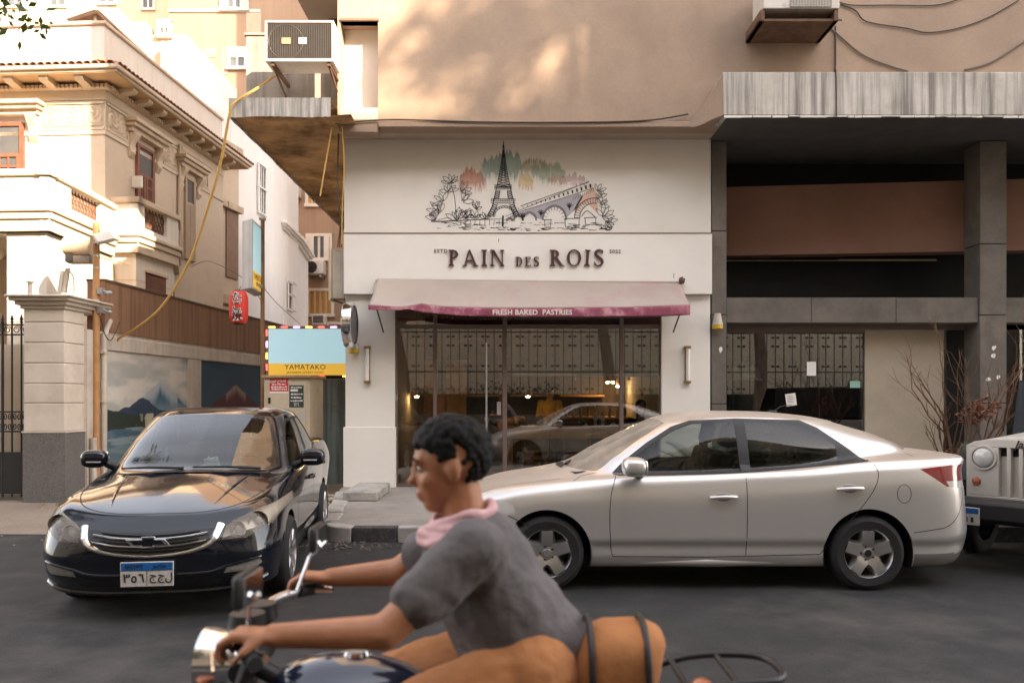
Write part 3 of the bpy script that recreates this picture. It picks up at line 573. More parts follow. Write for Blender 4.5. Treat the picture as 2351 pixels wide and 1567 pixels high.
# ---- serif letters for the raised sign (unit cap height)
def serif_word(word, x, z, h, gapf=0.30, stem=0.17, dep=0.035, Y=12.6, mt=None, parent=None, lean=None):
    def slab(poly, dz):
        b = MB(); b.prism([(px, pz) for px, pz in poly], 'y', Y-dep-dz, Y-0.012); return b
    for ch in word:
        B = MB(); st = stem; th = stem*0.42; sv = 0.07; e = 0.09
        def A(poly, dz=0.0): q = slab([(x+px*h, z+pz*h) for px, pz in poly], dz); B.add(q.v, q.f)
        def stemv(px, wd=st, lo=0, hi=1, serif=True):
            A([(px, lo), (px+wd, lo), (px+wd, hi), (px, hi)], .0004)
            if serif:
                for zz, sg in ((lo, 1), (hi, -1)):
                    A([(px-e, zz), (px+wd+e, zz), (px+wd+e, zz+sg*sv*.6), (px+wd, zz+sg*sv*1.6), (px, zz+sg*sv*1.6), (px-e, zz+sg*sv*.6)], .0009)
        def bowl(cx, cz, rx, rz, t0, t1, wmax, wmin, dz=.0014, n=22):
            for i in range(n):
                a, b_ = t0+(t1-t0)*i/n, t0+(t1-t0)*(i+1)/n
                def pt(t, o):
                    wd = wmin+(wmax-wmin)*abs(math.cos(t)); return (cx+(rx-(wd if o else 0))*math.cos(t), cz+(rz-(wmin if o else 0))*math.sin(t))
                A([pt(a, 0), pt(b_, 0), pt(b_, 1), pt(a, 1)], dz)
        pi = math.pi
        if ch == 'P': stemv(.09); bowl(.24, .73, .36, .27, -pi/2, pi/2, st, th); wd = .66
        elif ch == 'R':
            stemv(.09); bowl(.24, .74, .34, .26, -pi/2, pi/2, st, th); A([(.30, .50), (.48, .50), (.82, .04), (.86, 0), (.62, 0)], .0018); A([(.60, 0), (.90, 0), (.90, .05), (.62, .06)], .0022); wd = .86
        elif ch == 'A':
            A([(.40, 1), (.50, 1), (.92, 0), (.74, 0)], .0004); A([(.40, 1), (.50, 1), (.20, 0), (.11, 0)], .0008); A([(.24, .30), (.70, .30), (.67, .37), (.27, .37)], .0012)
            A([(.02, 0), (.29, 0), (.29, .045), (.02, .045)], .0016); A([(.64, 0), (1.0, 0), (1.0, .045), (.64, .045)], .0020); wd = 1.0
        elif ch == 'I': stemv(.10); wd = .37
        elif ch == 'N':
            stemv(.08, th*1.2); stemv(.70, th*1.2, 0, 1); A([(.06, 1), (.24, 1), (.80, 0), (.70, 0)], .0016); wd = .88
        elif ch == 'O': bowl(.44, .5, .44, .52, 0, 2*pi, st, th, n=40); wd = .88
        elif ch == 'D': stemv(.09); bowl(.24, .5, .50, .5, -pi/2, pi/2, st, th, n=26); wd = .76
        elif ch == 'E':
            stemv(.09); A([(.2, .93), (.62, .93), (.62, 1), (.2, 1)], .0012); A([(.2, 0), (.66, 0), (.66, .07), (.2, .07)], .0014); A([(.2, .47), (.52, .47), (.52, .54), (.2, .54)], .0016)
            A([(.57, .80), (.62, .80), (.62, .95), (.57, .95)], .0020); A([(.61, .05), (.66, .05), (.66, .22), (.61, .22)], .0024); wd = .68
        elif ch == 'S':
            P = [(.55, .86), (.46, .965), (.30, .985), (.15, .90), (.11, .75), (.22, .60), (.40, .47), (.53, .33), (.50, .13), (.34, .02), (.18, .03), (.06, .16)]
            C = curve(P, 40)
            for i in range(40):
                a_, b_ = Vector(C[i]), Vector(C[i+1]); d = (b_-a_).normalized(); nrm = Vector((-d.y, d.x)); t = i/40
                wv = lambda t: (0.035+0.055*math.sin(pi*t)**2)
                A([tuple(a_+nrm*wv(t)), tuple(a_-nrm*wv(t)), tuple(b_-nrm*wv(t+1/40)), tuple(b_+nrm*wv(t+1/40))], .0005)
            A([(.52, .76), (.57, .76), (.58, .98), (.52, .98)], .0012); A([(.04, .03), (.09, .03), (.09, .26), (.04, .26)], .0016); wd = .62
        o = B.obj('letter', mt, parent)
        if lean and ch == 'I': o.rotation_euler = (0, math.radians(lean), 0); p = Vector((x+.18*h, Y, z+.5*h)); R = Matrix.Rotation(math.radians(lean), 4, 'Y'); o.location = p - (R @ p)  - 0*p
        if lean and ch == 'I':
            o.matrix_parent_inverse = Matrix.Identity(4); M4 = wmat(parent).inverted() @ Matrix.Translation(p) @ R @ Matrix.Translation(-p); o.matrix_parent_inverse = M4; o.location = (0,0,0); o.rotation_euler = (0,0,0)
        x += (wd+gapf*0.62)*h
    return x
M_let = mat('oxblood_letters', (0.075, 0.022, 0.026), 0.45, 0.1, 8)
zs = Zv(611, 12.6); hs_ = 37*12.6/F
sg = thing('shop_sign', 'raised oxblood letters reading PAIN DES ROIS on the white fascia', 'sign', (Xu(1215, 12.6), 12.58, zs))
serif_word('PAIN', Xu(1030, 12.6), zs, hs_, 0.30, mt=M_let, parent=sg)
serif_word('DES', Xu(1184, 12.6), zs, hs_*0.56, 0.42, mt=M_let, parent=sg)
serif_word('ROIS', Xu(1262, 12.6), zs, hs_, 0.33, mt=M_let, parent=sg, lean=4)
M_small = mat('brown_ink', (0.16, 0.09, 0.07), 0.7, 0)
text('small_lettering', 'ESTD', 0.08, M_small, sg, (Xu(1012, 12.6), 12.592, Zv(580, 12.6)), (1,0,0), (0,0,1), 0.003, spacing=1.25)
text('small_lettering', '2022', 0.08, M_small, sg, (Xu(1412, 12.6), 12.592, Zv(581, 12.6)), (1,0,0), (0,0,1), 0.003, spacing=1.2)
for (u_, v_, h_) in ((1145, 551, .07), (1547, 632, .10), (1640, 600, .05)):
    b = MB(); x, z = Xu(u_, 12.6), Zv(v_, 12.6); b.prism([(x-.006, z-h_*.5), (x+.004, z-h_*.45), (x+.007, z+h_*.2), (x+.002, z+h_*.5), (x-.005, z+h_*.1)], 'y', 12.597, 12.599); b.obj('paint_chip', mat('rust_chip', (0.36,0.16,0.06), .9, .2), bak)
# ---- painted mural on the upper wall
mu = thing('wall_mural', 'ink drawing of an iron tower, arched bridge and plants over pastel paint strokes', 'mural', (Xu(1200, FY), FY-0.004, Zv(530, FY)))
def mx(u_): return Xu(u_, FY)
def mz(v_): return Zv(v_, FY)
cols = {'red': (0.62,0.27,0.19), 'teal': (0.36,0.54,0.52), 'olive': (0.46,0.43,0.28), 'green': (0.44,0.54,0.43), 'yel': (0.80,0.62,0.33), 'pink': (0.76,0.58,0.61), 'coral': (0.70,0.40,0.32), 'grey': (0.45,0.44,0.47)}
def splash(nm, u0, u1, v0, v1, seed, top=0.25, bot=0.3, a=0.8):
    nx, nz = int((u1-u0)/1.5), 46; B = MB(); C = []
    m_ = bpy.data.materials.get('wall_wash') or None
    if m_ is None:
        m_ = bpy.data.materials.new('wall_wash'); m_.use_nodes = True; n = m_.node_tree.nodes; l = m_.node_tree.links; at = n.new('ShaderNodeAttribute'); at.attribute_name = 'Col'
        bs = n['Principled BSDF']; bs.inputs['Roughness'].default_value = .85; l.new(at.outputs['Color'], bs.inputs['Base Color']); l.new(at.outputs['Alpha'], bs.inputs['Alpha'])
    B.grid(lambda s, t: (mx(u0+(u1-u0)*s), FY-0.0012-0.0006*seed/10, mz(v1+(v0-v1)*t)), nx, nz)
    o = B.obj('paint_wash', m_, mu, fixn=False); at = o.data.color_attributes.new('Col', 'FLOAT_COLOR', 'POINT'); buf = []
    for j in range(nz+1):
        for i in range(nx+1):
            s, t = i/nx, j/nz
            hi = 1-top*fbm(s*5, 0.5, seed)-0.16*vnoise(s*30, .2, seed+1)-1.0*abs(s-.5)**3*2; lo = bot*fbm(s*4+3, .7, seed+2)+0.18*vnoise(s*34, 1.2, seed+3)
            al = min(1, max(0, (hi-t)*14))*min(1, max(0, (t-lo)*7))*min(1, s*10)*min(1, (1-s)*10)
            br = 0.88+0.24*vnoise(s*40, t*2.0, seed+5); gap = 1 if vnoise(s*44, t*3, seed+8) < .9 else .25
            al *= a*.85*(0.4+0.6*t)*gap
            c = cols[nm]; buf += [min(1, c[0]*br), min(1, c[1]*br), min(1, c[2]*br), al]
    at.data.foreach_set('color', buf)
splash('red', 1050, 1118, 362, 460, 1, .35, .2, .9); splash('teal', 1102, 1205, 325, 440, 2, .3, .35, .9); splash('olive', 1195, 1262, 345, 420, 3, .3, .4, .7); splash('green', 1215, 1302, 352, 445, 4, .3, .4, .85)
splash('yel', 1188, 1226, 382, 452, 5, .4, .2, .95); splash('coral', 1258, 1312, 375, 440, 6, .6, .3, .8); splash('pink', 1280, 1350, 375, 442, 7, .5, .2, .85)
M_ink = mat('mural_ink', (0.012, 0.013, 0.018), 0.8, 0.0)
class Ink:
    def __init__(s): s.b = MB(); s.k = 0
    def line(s, P, w0=1.1, w1=None, n=None):
        w1 = w0 if w1 is None else w1
        C = [tuple(p) for p in P] if len(P) < 3 else curve([tuple(p) for p in P], n or 6*(len(P)-1)); s.k += 1; y = FY-0.0045-0.00001*(s.k % 60); vs = []
        for i, p in enumerate(C):
            q0, q1 = C[max(i-1, 0)], C[min(i+1, len(C)-1)]; d = Vector((q1[0]-q0[0], q1[1]-q0[1])); d = d.normalized() if d.length > 0 else Vector((1, 0)); nn = Vector((-d.y, d.x))
            t = i/max(1, len(C)-1); wd = (w0+(w1-w0)*t)/2; vs += [(mx(p[0]+nn.x*wd), y, mz(p[1]+nn.y*wd)), (mx(p[0]-nn.x*wd), y, mz(p[1]-nn.y*wd))]
        s.b.add(vs, [(2*i, 2*i+1, 2*i+3, 2*i+2) for i in range(len(C)-1)])
    def leaf(s, u0, v0, a, L_, wd=.3, w_=1.1):
        c_, s_ = math.cos(a), math.sin(a)
        def P(t, o): return (u0+L_*t*c_-o*L_*s_, v0-L_*t*s_-o*L_*c_)
        s.line([P(0, 0), P(.35, wd*.5), P(.7, wd*.4), P(1, 0)], w_*.8, w_); s.line([P(0, 0), P(.35, -wd*.45), P(.7, -wd*.4), P(1, 0)], w_*.8, w_)
    def done(s, name, m=M_ink): return s.b.obj(name, m, mu)
I = Ink()   # tower
def half(y): # half width of the tower at source row y
    P = [(328, .8), (345, 2), (360, 3.5), (385, 7), (405, 10.5), (425, 14.5), (436, 17), (458, 22), (472, 25), (480, 29), (500, 40)]
    for a, b_ in zip(P[:-1], P[1:]):
        if y <= b_[0]: return a[1]+(b_[1]-a[1])*(y-a[0])/(b_[0]-a[0])
    return 40
cxT = 1156
for sgn in (-1, 1):
    I.line([(cxT+sgn*half(y), y) for y in range(332, 500, 8)], 1.2, 2.2)
    I.line([(cxT+sgn*half(y)*.45, y) for y in range(372, 428, 8)], 1.2, 1.2)
    I.line([(cxT+sgn*half(y)*.5, y) for y in (438, 448, 458)], 1.6); I.line([(cxT+sgn*(half(y)-9-(y-470)*.2), y) for y in (474, 484, 498)], 1.5)
I.line([(cxT, 324), (cxT, 345)], 1.8); I.line([(cxT, 345), (cxT, 362)], 5.5, 7)
y = 350
while y < 424:
    st = 3.0+ (y-345)*.045; h0, h1 = half(y), half(y+st)
    I.line([(cxT-h0, y), (cxT+h1*.9, y+st)], 1.3); I.line([(cxT+h0, y), (cxT-h1*.9, y+st)], 1.3)
    if y < 400: I.line([(cxT-h0*.5, y), (cxT+h0*.4, y+st)], 1.5)
    y += st
for yy, w_ in ((425, 1.6), (430, 3), (434, 1.2)): I.line([(cxT-21, yy), (cxT+19, yy)], w_)
for k in range(12): I.line([(cxT-19+k*3.3, 426), (cxT-19+k*3.3, 430)], .9)
for yy, w_ in ((457, 1.4), (462, 1.2), (466, 1.2)): I.line([(cxT-29, yy), (cxT+27, yy)], w_)
for k in range(14): I.line([(cxT-28+k*4.2, 456), (cxT-28+k*4.2, 462)], 1.1)
for sgn in (-1, 1):
    for k in range(4):
        y0 = 437+k*5; I.line([(cxT+sgn*half(y0)*.52, y0), (cxT+sgn*half(y0+5), y0+5)], 1.1); I.line([(cxT+sgn*half(y0), y0), (cxT+sgn*half(y0+5)*.52, y0+5)], 1.1)
    for k in range(6):
        y0 = 468+k*5.2; i0, i1 = half(y0)-12, half(y0+5)-12
        I.line([(cxT+sgn*i0, y0), (cxT+sgn*half(y0+5), y0+5)], 1.2); I.line([(cxT+sgn*half(y0), y0), (cxT+sgn*i1, y0+5)], 1.2)
for r0 in (22, 26): I.line([(cxT+2-r0*math.cos(a), 497-r0*.95*math.sin(a)) for a in [math.pi*i/10 for i in range(11)]], 1.3)
for k in range(13):
    a = math.pi*k/12; I.line([(cxT+2-22*math.cos(a), 497-20.9*math.sin(a)), (cxT+2-26*math.cos(a), 497-24.7*math.sin(a))], 1.2)
I.done('tower_drawing')
# bridge
I = Ink()
for (a, b_, w_) in (((1160, 497), (1353, 416), 1.0), ((1195, 473), (1352, 418), 1.3), ((1158, 505), (1200, 484), 1.2), ((1200, 484), (1362, 432), 1.2)): I.line([a, b_], w_)
for k in range(17):
    t = k/16; u0, v0 = 1190+165*t, 479-(479-427)*t; s_ = 2.2+5*t; I.line([(u0, v0-s_*.6), (u0+1, v0+s_*.7)], 1.5+3.2*t, 1.2+2.4*t)
for (cu, cv, r) in ((1170, 508, 5), (1190, 507, 9), (1216, 506, 14), (1273, 505, 26)):
    for q in (0, 2.2): I.line([(cu-(r+q)*math.cos(a), cv-(r+q)*1.2*math.sin(a)) for a in [math.pi*i/9 for i in range(10)]], 1.3)
for k in range(9): a = math.pi*(.1+.8*k/8); I.line([(1273-26*math.cos(a), 505-31*math.sin(a)), (1273-18*math.cos(a), 505-22*math.sin(a))], 1.0)
for (r, w_) in ((46, 1.8), (34, 1.6)): I.line([(1365-r*math.cos(a), 500-r*.98*math.sin(a)) for a in [math.pi*.55*i/8 for i in range(9)]], w_)
for k in range(12): a = math.pi*.52*k/11; I.line([(1365-45*math.cos(a), 500-44*math.sin(a)), (1365-35*math.cos(a), 500-33*math.sin(a))], 1.1)
for k in range(10): I.line([(1316+k*5, 460-k*2.2), (1318+k*5, 452-k*2.2)], .8)
I.line([(1335, 497), (1348, 484), (1368, 500)], 1.6)
for (u0, v0) in ((1242, 486), (1307, 470), (1199, 493)):
    for k in range(5): a = .3+k*.6; I.line([(u0, v0+8), (u0+6*math.cos(a), v0+4-8*math.sin(a)), (u0+9*math.cos(a), v0+2-5*math.sin(a))], 2.4, 1.2)
    I.line([(u0, v0), (u0, v0+13)], 1.8)
for (u0, u1, v0, v1) in ((1250, 1265, 505, 520), (1297, 1330, 502, 522), (1343, 1368, 500, 515)):
    I.line([(u0, v0), (u0+1, v1)], 1.4); I.line([(u1, v0), (u1-1, v1)], 1.2); I.line([(u0-2, v0), (u1+2, v0-1)], 1.4); I.line([(u0+2, v1), (u1, v1+1)], .9)
I.line([(1155, 495), (1154, 520)], 4); I.done('bridge_drawing')
B = MB(); B.prism([(mx(a), mz(b_)) for a, b_ in ((1160, 507), (1200, 486), (1330, 443), (1338, 452), (1322, 480), (1300, 500), (1290, 480), (1273, 474), (1255, 483), (1245, 503), (1230, 500), (1216, 490), (1205, 500), (1190, 497), (1180, 504))], 'y', FY-.0036, FY-.0034); B.obj('bridge_shading', mat('mural_grey', (0.42,0.40,0.43), .85, .1), mu)
B = MB(); B.prism([(mx(a), mz(b_)) for a, b_ in ((1335, 450), (1362, 430), (1374, 450), (1372, 490), (1352, 470), (1335, 470), (1322, 492), (1318, 480))], 'y', FY-.0036, FY-.0034); B.obj('bridge_shading', mat('mural_peach', (0.70,0.48,0.38), .85, .1), mu)
# plants and water
I = Ink(); rr = random.Random(4)
for row_ in ((1036, 420, 6, 22, .2, 2.9), (1030, 440, 5, 22, .0, 3.0), (1060, 440, 4, 26, -.1, 1.5), (1062, 462, 4, 24, 0, 1.4), (1020, 465, 5, 24, 1.2, 4.2), (1010, 485, 5, 26, 1.6, 3.3), (1000, 505, 4, 24, 1.2, 2.8), (1050, 505, 7, 26, .2, 2.6), (1090, 500, 6, 16, .3, 2.8), (1095, 480, 5, 18, .6, 2.4), (1112, 502, 5, 16, .4, 2.4), (1070, 500, 6, 22, .5, 2.4),
        None, (1372, 440, 4, 18, -.3, 1.8), (1378, 470, 5, 22, -.2, 2.2), (1385, 495, 6, 26, -.6, 2.2), (1392, 510, 5, 22, -1.6, .8), (1376, 455, 3, 16, .5, 2.0)):
    if row_ is None:
        I.line([(1036, 425), (1044, 455), (1048, 508)], 1.3); I.line([(1005, 505), (1030, 500), (1040, 508)], 1.0); I.done('plant_drawing'); I = Ink(); continue
    u0, v0, n, L_, a0, a1 = row_
    for k in range(n): I.leaf(u0+rr.uniform(-3, 3), v0+rr.uniform(-3, 3), a0+(a1-a0)*k/max(1, n-1)+rr.uniform(-.15, .15), L_*rr.uniform(.8, 1.15), rr.uniform(.28, .42))
I.done('plant_drawing')
I = Ink(); I.line([(990, 508), (1020, 508), (1100, 504), (1155, 503)], 2.6, 1.0)
for k in range(95):
    u0 = rr.uniform(1000, 1395); v0 = rr.uniform(511, 530); l_ = rr.uniform(5, 20)
    I.line([(u0, v0), (u0+l_*.5, v0+rr.uniform(-1, 1)), (u0+l_, v0+rr.uniform(-.5, .5))], rr.choice([.8, 1, 1.6, 2.4]), .5)
for k in range(9): u0 = 1058+k*11; I.line([(u0, 505), (u0+rr.uniform(-2, 2), 517)], 1.0)
for (u0, v0) in ((1177, 528), (1385, 525), (1395, 528), (1400, 522)): I.line([(u0-6, v0-3), (u0, v0), (u0+7, v0-1)], 3.5, 2)
I.done('water_drawing')
# ---- awning
aw = thing('awning', 'faded pink fabric awning with magenta hem over the shop window', 'awning', (Xu(1215, 12.3), 12.3, Zv(720, 12)))
M_fab = mat('awning_fabric', (0.40, 0.33, 0.285), 0.95, 0.08, 1.3, 0.3, 300, stain=(0.38,0.20,0.22), stain_amt=0.55, stain_scale=1.0, stain_lo=0.52)
M_hem = mat('awning_hem', (0.30, 0.075, 0.12), 0.9, 0.3, 4, 0.3, 200, stain=(0.62,0.38,0.40), stain_amt=0.7, stain_scale=4.0, stain_lo=0.5)
aYb, aYf = 12.58, 11.96; xtl, xtr = Xu(866, aYb), Xu(1562, aYb); xbl, xbr = Xu(846, aYf), Xu(1584, aYf); ztop = Zv(645, aYb)
hemtop = [(846, 700), (885, 703), (918, 705), (940, 703), (968, 697), (985, 701), (1020, 704), (1080, 706), (1150, 707), (1250, 707), (1350, 706), (1450, 705), (1530, 702), (1584, 700)]
hembot = [(846, 711), (885, 712), (918, 712), (940, 710), (968, 717), (1000, 720), (1060, 725), (1130, 727), (1250, 728), (1350, 728), (1450, 727), (1530, 726), (1584, 723)]
def lut(T, u_):
    for a, b_ in zip(T[:-1], T[1:]):
        if u_ <= b_[0]: return a[1]+(b_[1]-a[1])*(u_-a[0])/(b_[0]-a[0])
    return T[-1][1]
def aw_pt(s, t):
    uf = 846+738*s; zf = Zv(lut(hemtop, uf), aYf); zt = Zv(640+8*s, aYb)
    x = (xtl+(xtr-xtl)*s)*(1-t)+(xbl+(xbr-xbl)*s)*t; yy = aYb+(aYf-aYb)*t
    z = zt+(zf-zt)*t - 0.035*math.sin(math.pi*t)*(0.6+.8*fbm(s*6, t*2, 21)) + 0.02*(fbm(s*14, t*4, 22)-.5)*math.sin(math.pi*t)
    z -= 0.03*math.exp(-((s-.08)/.06)**2)*math.sin(math.pi*t)
    return (x, yy, z)
b = MB(); b.grid(aw_pt, 90, 14); cn = b.obj('canopy', M_fab, aw, smooth=True); cn.modifiers.new('solid', 'SOLIDIFY').thickness = 0.006
def hem_pt(s, t):
    uf = 846+738*s; z0, z1 = Zv(lut(hemtop, uf), aYf)-.002, Zv(lut(hembot, uf), aYf)
    return (xbl+(xbr-xbl)*s, aYf-0.004+0.02*(fbm(s*26, t*.6, 31)-.5)*(.3+t)-.012*t, z0+(z1-z0)*t)
b = MB(); b.grid(hem_pt, 160, 5); hm = b.obj('valance', M_hem, aw, smooth=True); hm.modifiers.new('solid', 'SOLIDIFY').thickness = 0.004
text('valance_lettering', 'FRESH BAKED  PASTRIES', 0.105, mat('cream_print', (0.74,0.66,0.60), 0.8, 0.1, 20), aw, (Xu(1222, aYf), aYf-0.034, Zv(722.5, aYf)), (1,0,0), (0,0.0,1), 0.0006, bold=0.003, spacing=1.06)
b = MB(); b.tube([(xtl-.02, aYb-.01, ztop), (xtr+.03, aYb-.01, Zv(649, aYb))], 0.022, 10); b.obj('roller', M_fab, aw, smooth=True)
for xx in (xbl+.12, xbr-.12):
    b = MB(); b.tube([(xx, 12.6, 2.62), (xx, aYf+.02, Zv(708, aYf))], 0.012, 8); b.obj('awning_arm', M_bplastic, aw)
b = MB(); q = [(xtr-.03, aYb-.03, ztop+.0), (xtr+.01, aYb-.06, ztop+.04), (xtr+.05, aYb-.04, ztop-.01), (xtr+.04, aYb-.08, ztop-.05)]
b.ball((xtr+.01, aYb-.05, ztop), (.05, .04, .05), 14, 10); b.v = [(x+random.uniform(-.012, .012), y+random.uniform(-.012, .012), z+random.uniform(-.016, .016)) for x, y, z in b.v]
b.obj('bunched_cloth', mat('dirty_cloth', (0.16,0.08,0.075), .95, .3), aw, smooth=True)
# ---- wall lamps
def sconce(u_, flip, lab):
    Yw = FY; x = Xu(u_, Yw); z0, z1 = Zv(878, Yw), Zv(796, Yw)
    t = thing('wall_lamp', lab, 'wall lamp', (x, Yw, z0))
    b = MB(); b.box(x-.035, x+.035, Yw-.02, Yw, z0, z1); 
    b.box(x-.05, x+.05, Yw-.08, Yw, z0-.012, z0+.03); b.box(x-.05, x+.05, Yw-.08, Yw, z1-.03, z1+.012); b.obj('bracket', M_brass, t, bevel=.004)
    b = MB(); b.tube([(x-.008*flip, Yw-.05, z0+.031), (x-.008*flip, Yw-.05, z1-.031)], .032, 14); b.obj('lamp_tube', mat('opal_tube', (0.80,0.77,0.74), .35, .02), t, smooth=True)
sconce(845, 1, 'brass wall lamp with white tube beside the shop door'); sconce(1577, -1, 'brass wall lamp with white tube on the pilaster beside the vacant unit')
# ---- projecting round sign, edge-on
rs = thing('round_sign', 'round silver-rimmed projecting sign seen nearly edge-on beside the awning', 'sign', (Xu(800, 12.3), 12.68, Zv(746, 12.3)))
cxs, cys, czs = Xu(803, 12.28), 12.30, Zv(745, 12.28)
b = MB(); b.lathe([(.30, -.07), (.345, -.07), (.35, -.055), (.35, .055), (.345, .07), (.30, .07)], (cxs, cys, czs), 'x', 40); b.obj('rim', M_chrome, rs, smooth=True)
b = MB(); b.lathe([(.001, .055), (.305, .055)], (cxs, cys, czs), 'x', 40); b.obj('sign_face', mat('grey_sign_face', (0.12,0.115,0.12), .4, .1), rs)
b = MB(); b.lathe([(.001, -.055), (.305, -.055)], (cxs, cys, czs), 'x', 40); b.obj('sign_face', MATS['grey_sign_face'], rs)
b = MB(); b.tube([(cxs, 12.58, czs+.1), (cxs, FY+.01, czs+.1)], .02, 8); b.tube([(cxs, 12.58, czs-.1), (cxs, FY+.01, czs-.1)], .02, 8); b.obj('mount_arm', M_galv, rs)
# ---- small yellow-based lamps on the walls
def ylamp(u_, v_, Y, lab):
    x, z = Xu(u_, Y), Zv(v_, Y); t = thing('emergency_lamp', lab, 'lamp', (x, Y, z))
    b = MB(); b.lathe([(.05, .10), (.065, .02), (.085, -.08), (.08, -.085)], (x, Y-.09, z), 'z', 16); b.lathe([(.001, .105), (.05, .10)], (x, Y-.09, z), 'z', 16); b.obj('cover', mat('grimy_white', (0.52,0.46,0.38), .6, .15, 8), t, smooth=True)
    b = MB(); b.lathe([(.084, -.086), (.084, -.14), (.07, -.15), (.001, -.15)], (x, Y-.09, z), 'z', 16); b.obj('base', mat('yellow_plastic', (0.62,0.42,0.02), .5, .1), t, smooth=True)
    b = MB(); b.box(x-.02, x+.02, Y-.03, Y+.005, z-.06, z+.04); b.obj('mount', M_galv, t)
ylamp(1644, 735, 12.72, 'small white lamp with yellow base on the grey concrete column'); ylamp(815, 790, 12.7, 'small lamp with yellow base below the round sign')
# ---- inside the bakery: counter, chairs, blinds, lamps
ct = thing('window_counter', 'long oak counter behind the bakery window', 'counter', (Xu(1330, 13.3), 13.3, .157)); cz = Zv(978, 13.1)
b = MB(); b.box(Xu(1164, 13.1), Xu(1510, 13.1), 13.06, 13.5, cz-.06, cz); b.obj('counter_top', M_oak, ct, bevel=.006)
b = MB(); b.box(Xu(1164, 13.1), Xu(1510, 13.1), 13.08, 13.12, cz-.20, cz-.062); b.obj('apron', M_oak, ct)
for uu in (1172, 1500):
    b = MB(); b.box(Xu(uu, 13.1)-.04, Xu(uu, 13.1)+.04, 13.12, 13.46, .158, cz-.062); b.obj('leg', M_oak, ct)
def bchair(x, y, rz, lab):
    t = thing('bentwood_chair', lab, 'chair', (x, y, .157), rz, 'chairs at the bakery counter')
    mw = mat('chair_wood', (0.42,0.20,0.07), .5, .15, 6); mr = mat('wine_seat', (0.10,0.02,0.03), .7, .15); mg = mat('grey_green_back', (0.34,0.36,0.29), .8, .1)
    b = MB(); b.box(-.22, .22, -.22, .22, .43, .49); b.obj('seat', mr, t, bevel=.03, local=True)
    b = MB(); b.grid(lambda s, q: (-.2+.4*s, .22-.06*math.sin(math.pi*s)*0-.03*(2*s-1)**2, .52+q*.36*(1-.5*abs(2*s-1)**3)), 10, 6); o = b.obj('backrest', mg, t, smooth=True, local=True); o.modifiers.new('solid', 'SOLIDIFY').thickness = .03
    b = MB(); b.tube(curve([(-.21, .22, .43), (-.22, .22, .75), (-.15, .22, .9), (0, .22, .93), (.15, .22, .9), (.22, .22, .75), (.21, .22, .43)], 24), .015, 8); b.obj('back_frame', mw, t, smooth=True, local=True)
    for sx in (-1, 1):
        for sy in (-1, 1):
            b = MB(); b.tube([(.19*sx, .19*sy, .43), (.21*sx, .22*sy, .002)], [.02, .014], 8); b.obj('leg', mw, t, smooth=True, local=True)
    b = MB(); b.box(-.2, .2, -.2, -.18, .37, .425); b.box(-.2, .2, .18, .2, .37, .425); b.obj('seat_rail', mw, t, local=True)
for uu, yy, r, w_ in ((1228, 13.85, 180, 'at the door end of'), (1325, 13.95, 172, 'at the middle of'), (1415, 13.9, 188, 'before the seated person at')): bchair(Xu(uu, yy), yy, math.radians(r), 'wooden chair with wine seat and pale back %s the oak counter' % w_)
M_blind = mat('grey_blind', (0.26, 0.245, 0.22), .9, .05)
for a, c_, lab in ((1174, 1423, 'grey roller blind half lowered behind the wide shop pane'), (1432, 1514, 'narrow grey roller blind half lowered behind the end pane')):
    t = thing('roller_blind', lab, 'blind', (Xu((a+c_)/2, gY+.08), gY+.08, Zv(862, gY)))
    b = MB(); b.box(Xu(a, gY), Xu(c_, gY), gY+.07, gY+.073, Zv(858, gY), fz0-.03); b.obj('blind_sheet', M_blind, t)
    b = MB(); b.box(Xu(a, gY), Xu(c_, gY), gY+.06, gY+.085, Zv(863, gY), Zv(857, gY)); b.obj('bottom_bar', mat('pale_bar', (0.5,0.48,0.44), .6, .05), t)
    b = MB(); b.tube([(Xu((a+c_)/2+(22 if a < 1200 else -28), gY), gY+.06, Zv(863, gY)), (Xu((a+c_)/2+(22 if a < 1200 else -28), gY), gY+.06, Zv(872, gY))], .02, 6); b.obj('pull', mat('pale_bar', (0.5,0.48,0.44)), t)
M_bulb = mat('warm_bulb', (1, .8, .5), .4, 0, emit=(1.0, .62, .25), estr=45)
def pendant(u_, v_, Y, lab, r=.07):
    x, z = Xu(u_, Y), Zv(v_, Y); t = thing('pendant_lamp', lab, 'lamp', (x, Y, z), group='pendant lamps in the bakery')
    b = MB(); b.tube([(x, Y, z+.1), (x, Y, 3.3)], .006, 6); b.obj('cord', M_bplastic, t)
    b = MB(); b.lathe([(.012, .12), (.03, .1), (r, .0), (r*.9, -.03)], (x, Y, z), n=18); b.obj('lamp_shade', mat('copper_shade', (0.35,0.14,0.06), .35, .1, metal=.8), t, smooth=True)
    b = MB(); b.ball((x, Y, z-.03), .035, 10, 8); b.obj('bulb', M_bulb, t, smooth=True)
for uu, vv, yy, w_ in ((1212, 905, 14.6, 'over the oak counter'), (957, 905, 14.8, 'behind the pane beside the door'), (1480, 905, 15.2, 'above the seated person')): pendant(uu, vv, yy, 'small copper pendant lamp hanging %s in the bakery' % w_)
for uu, vv, yy in ((1395, 873, 16.8), (1407, 873, 16.8), (1418, 882, 17.0)): pendant(uu, vv, yy, 'tiny warm bulb lamp at the back of the bakery', .04)
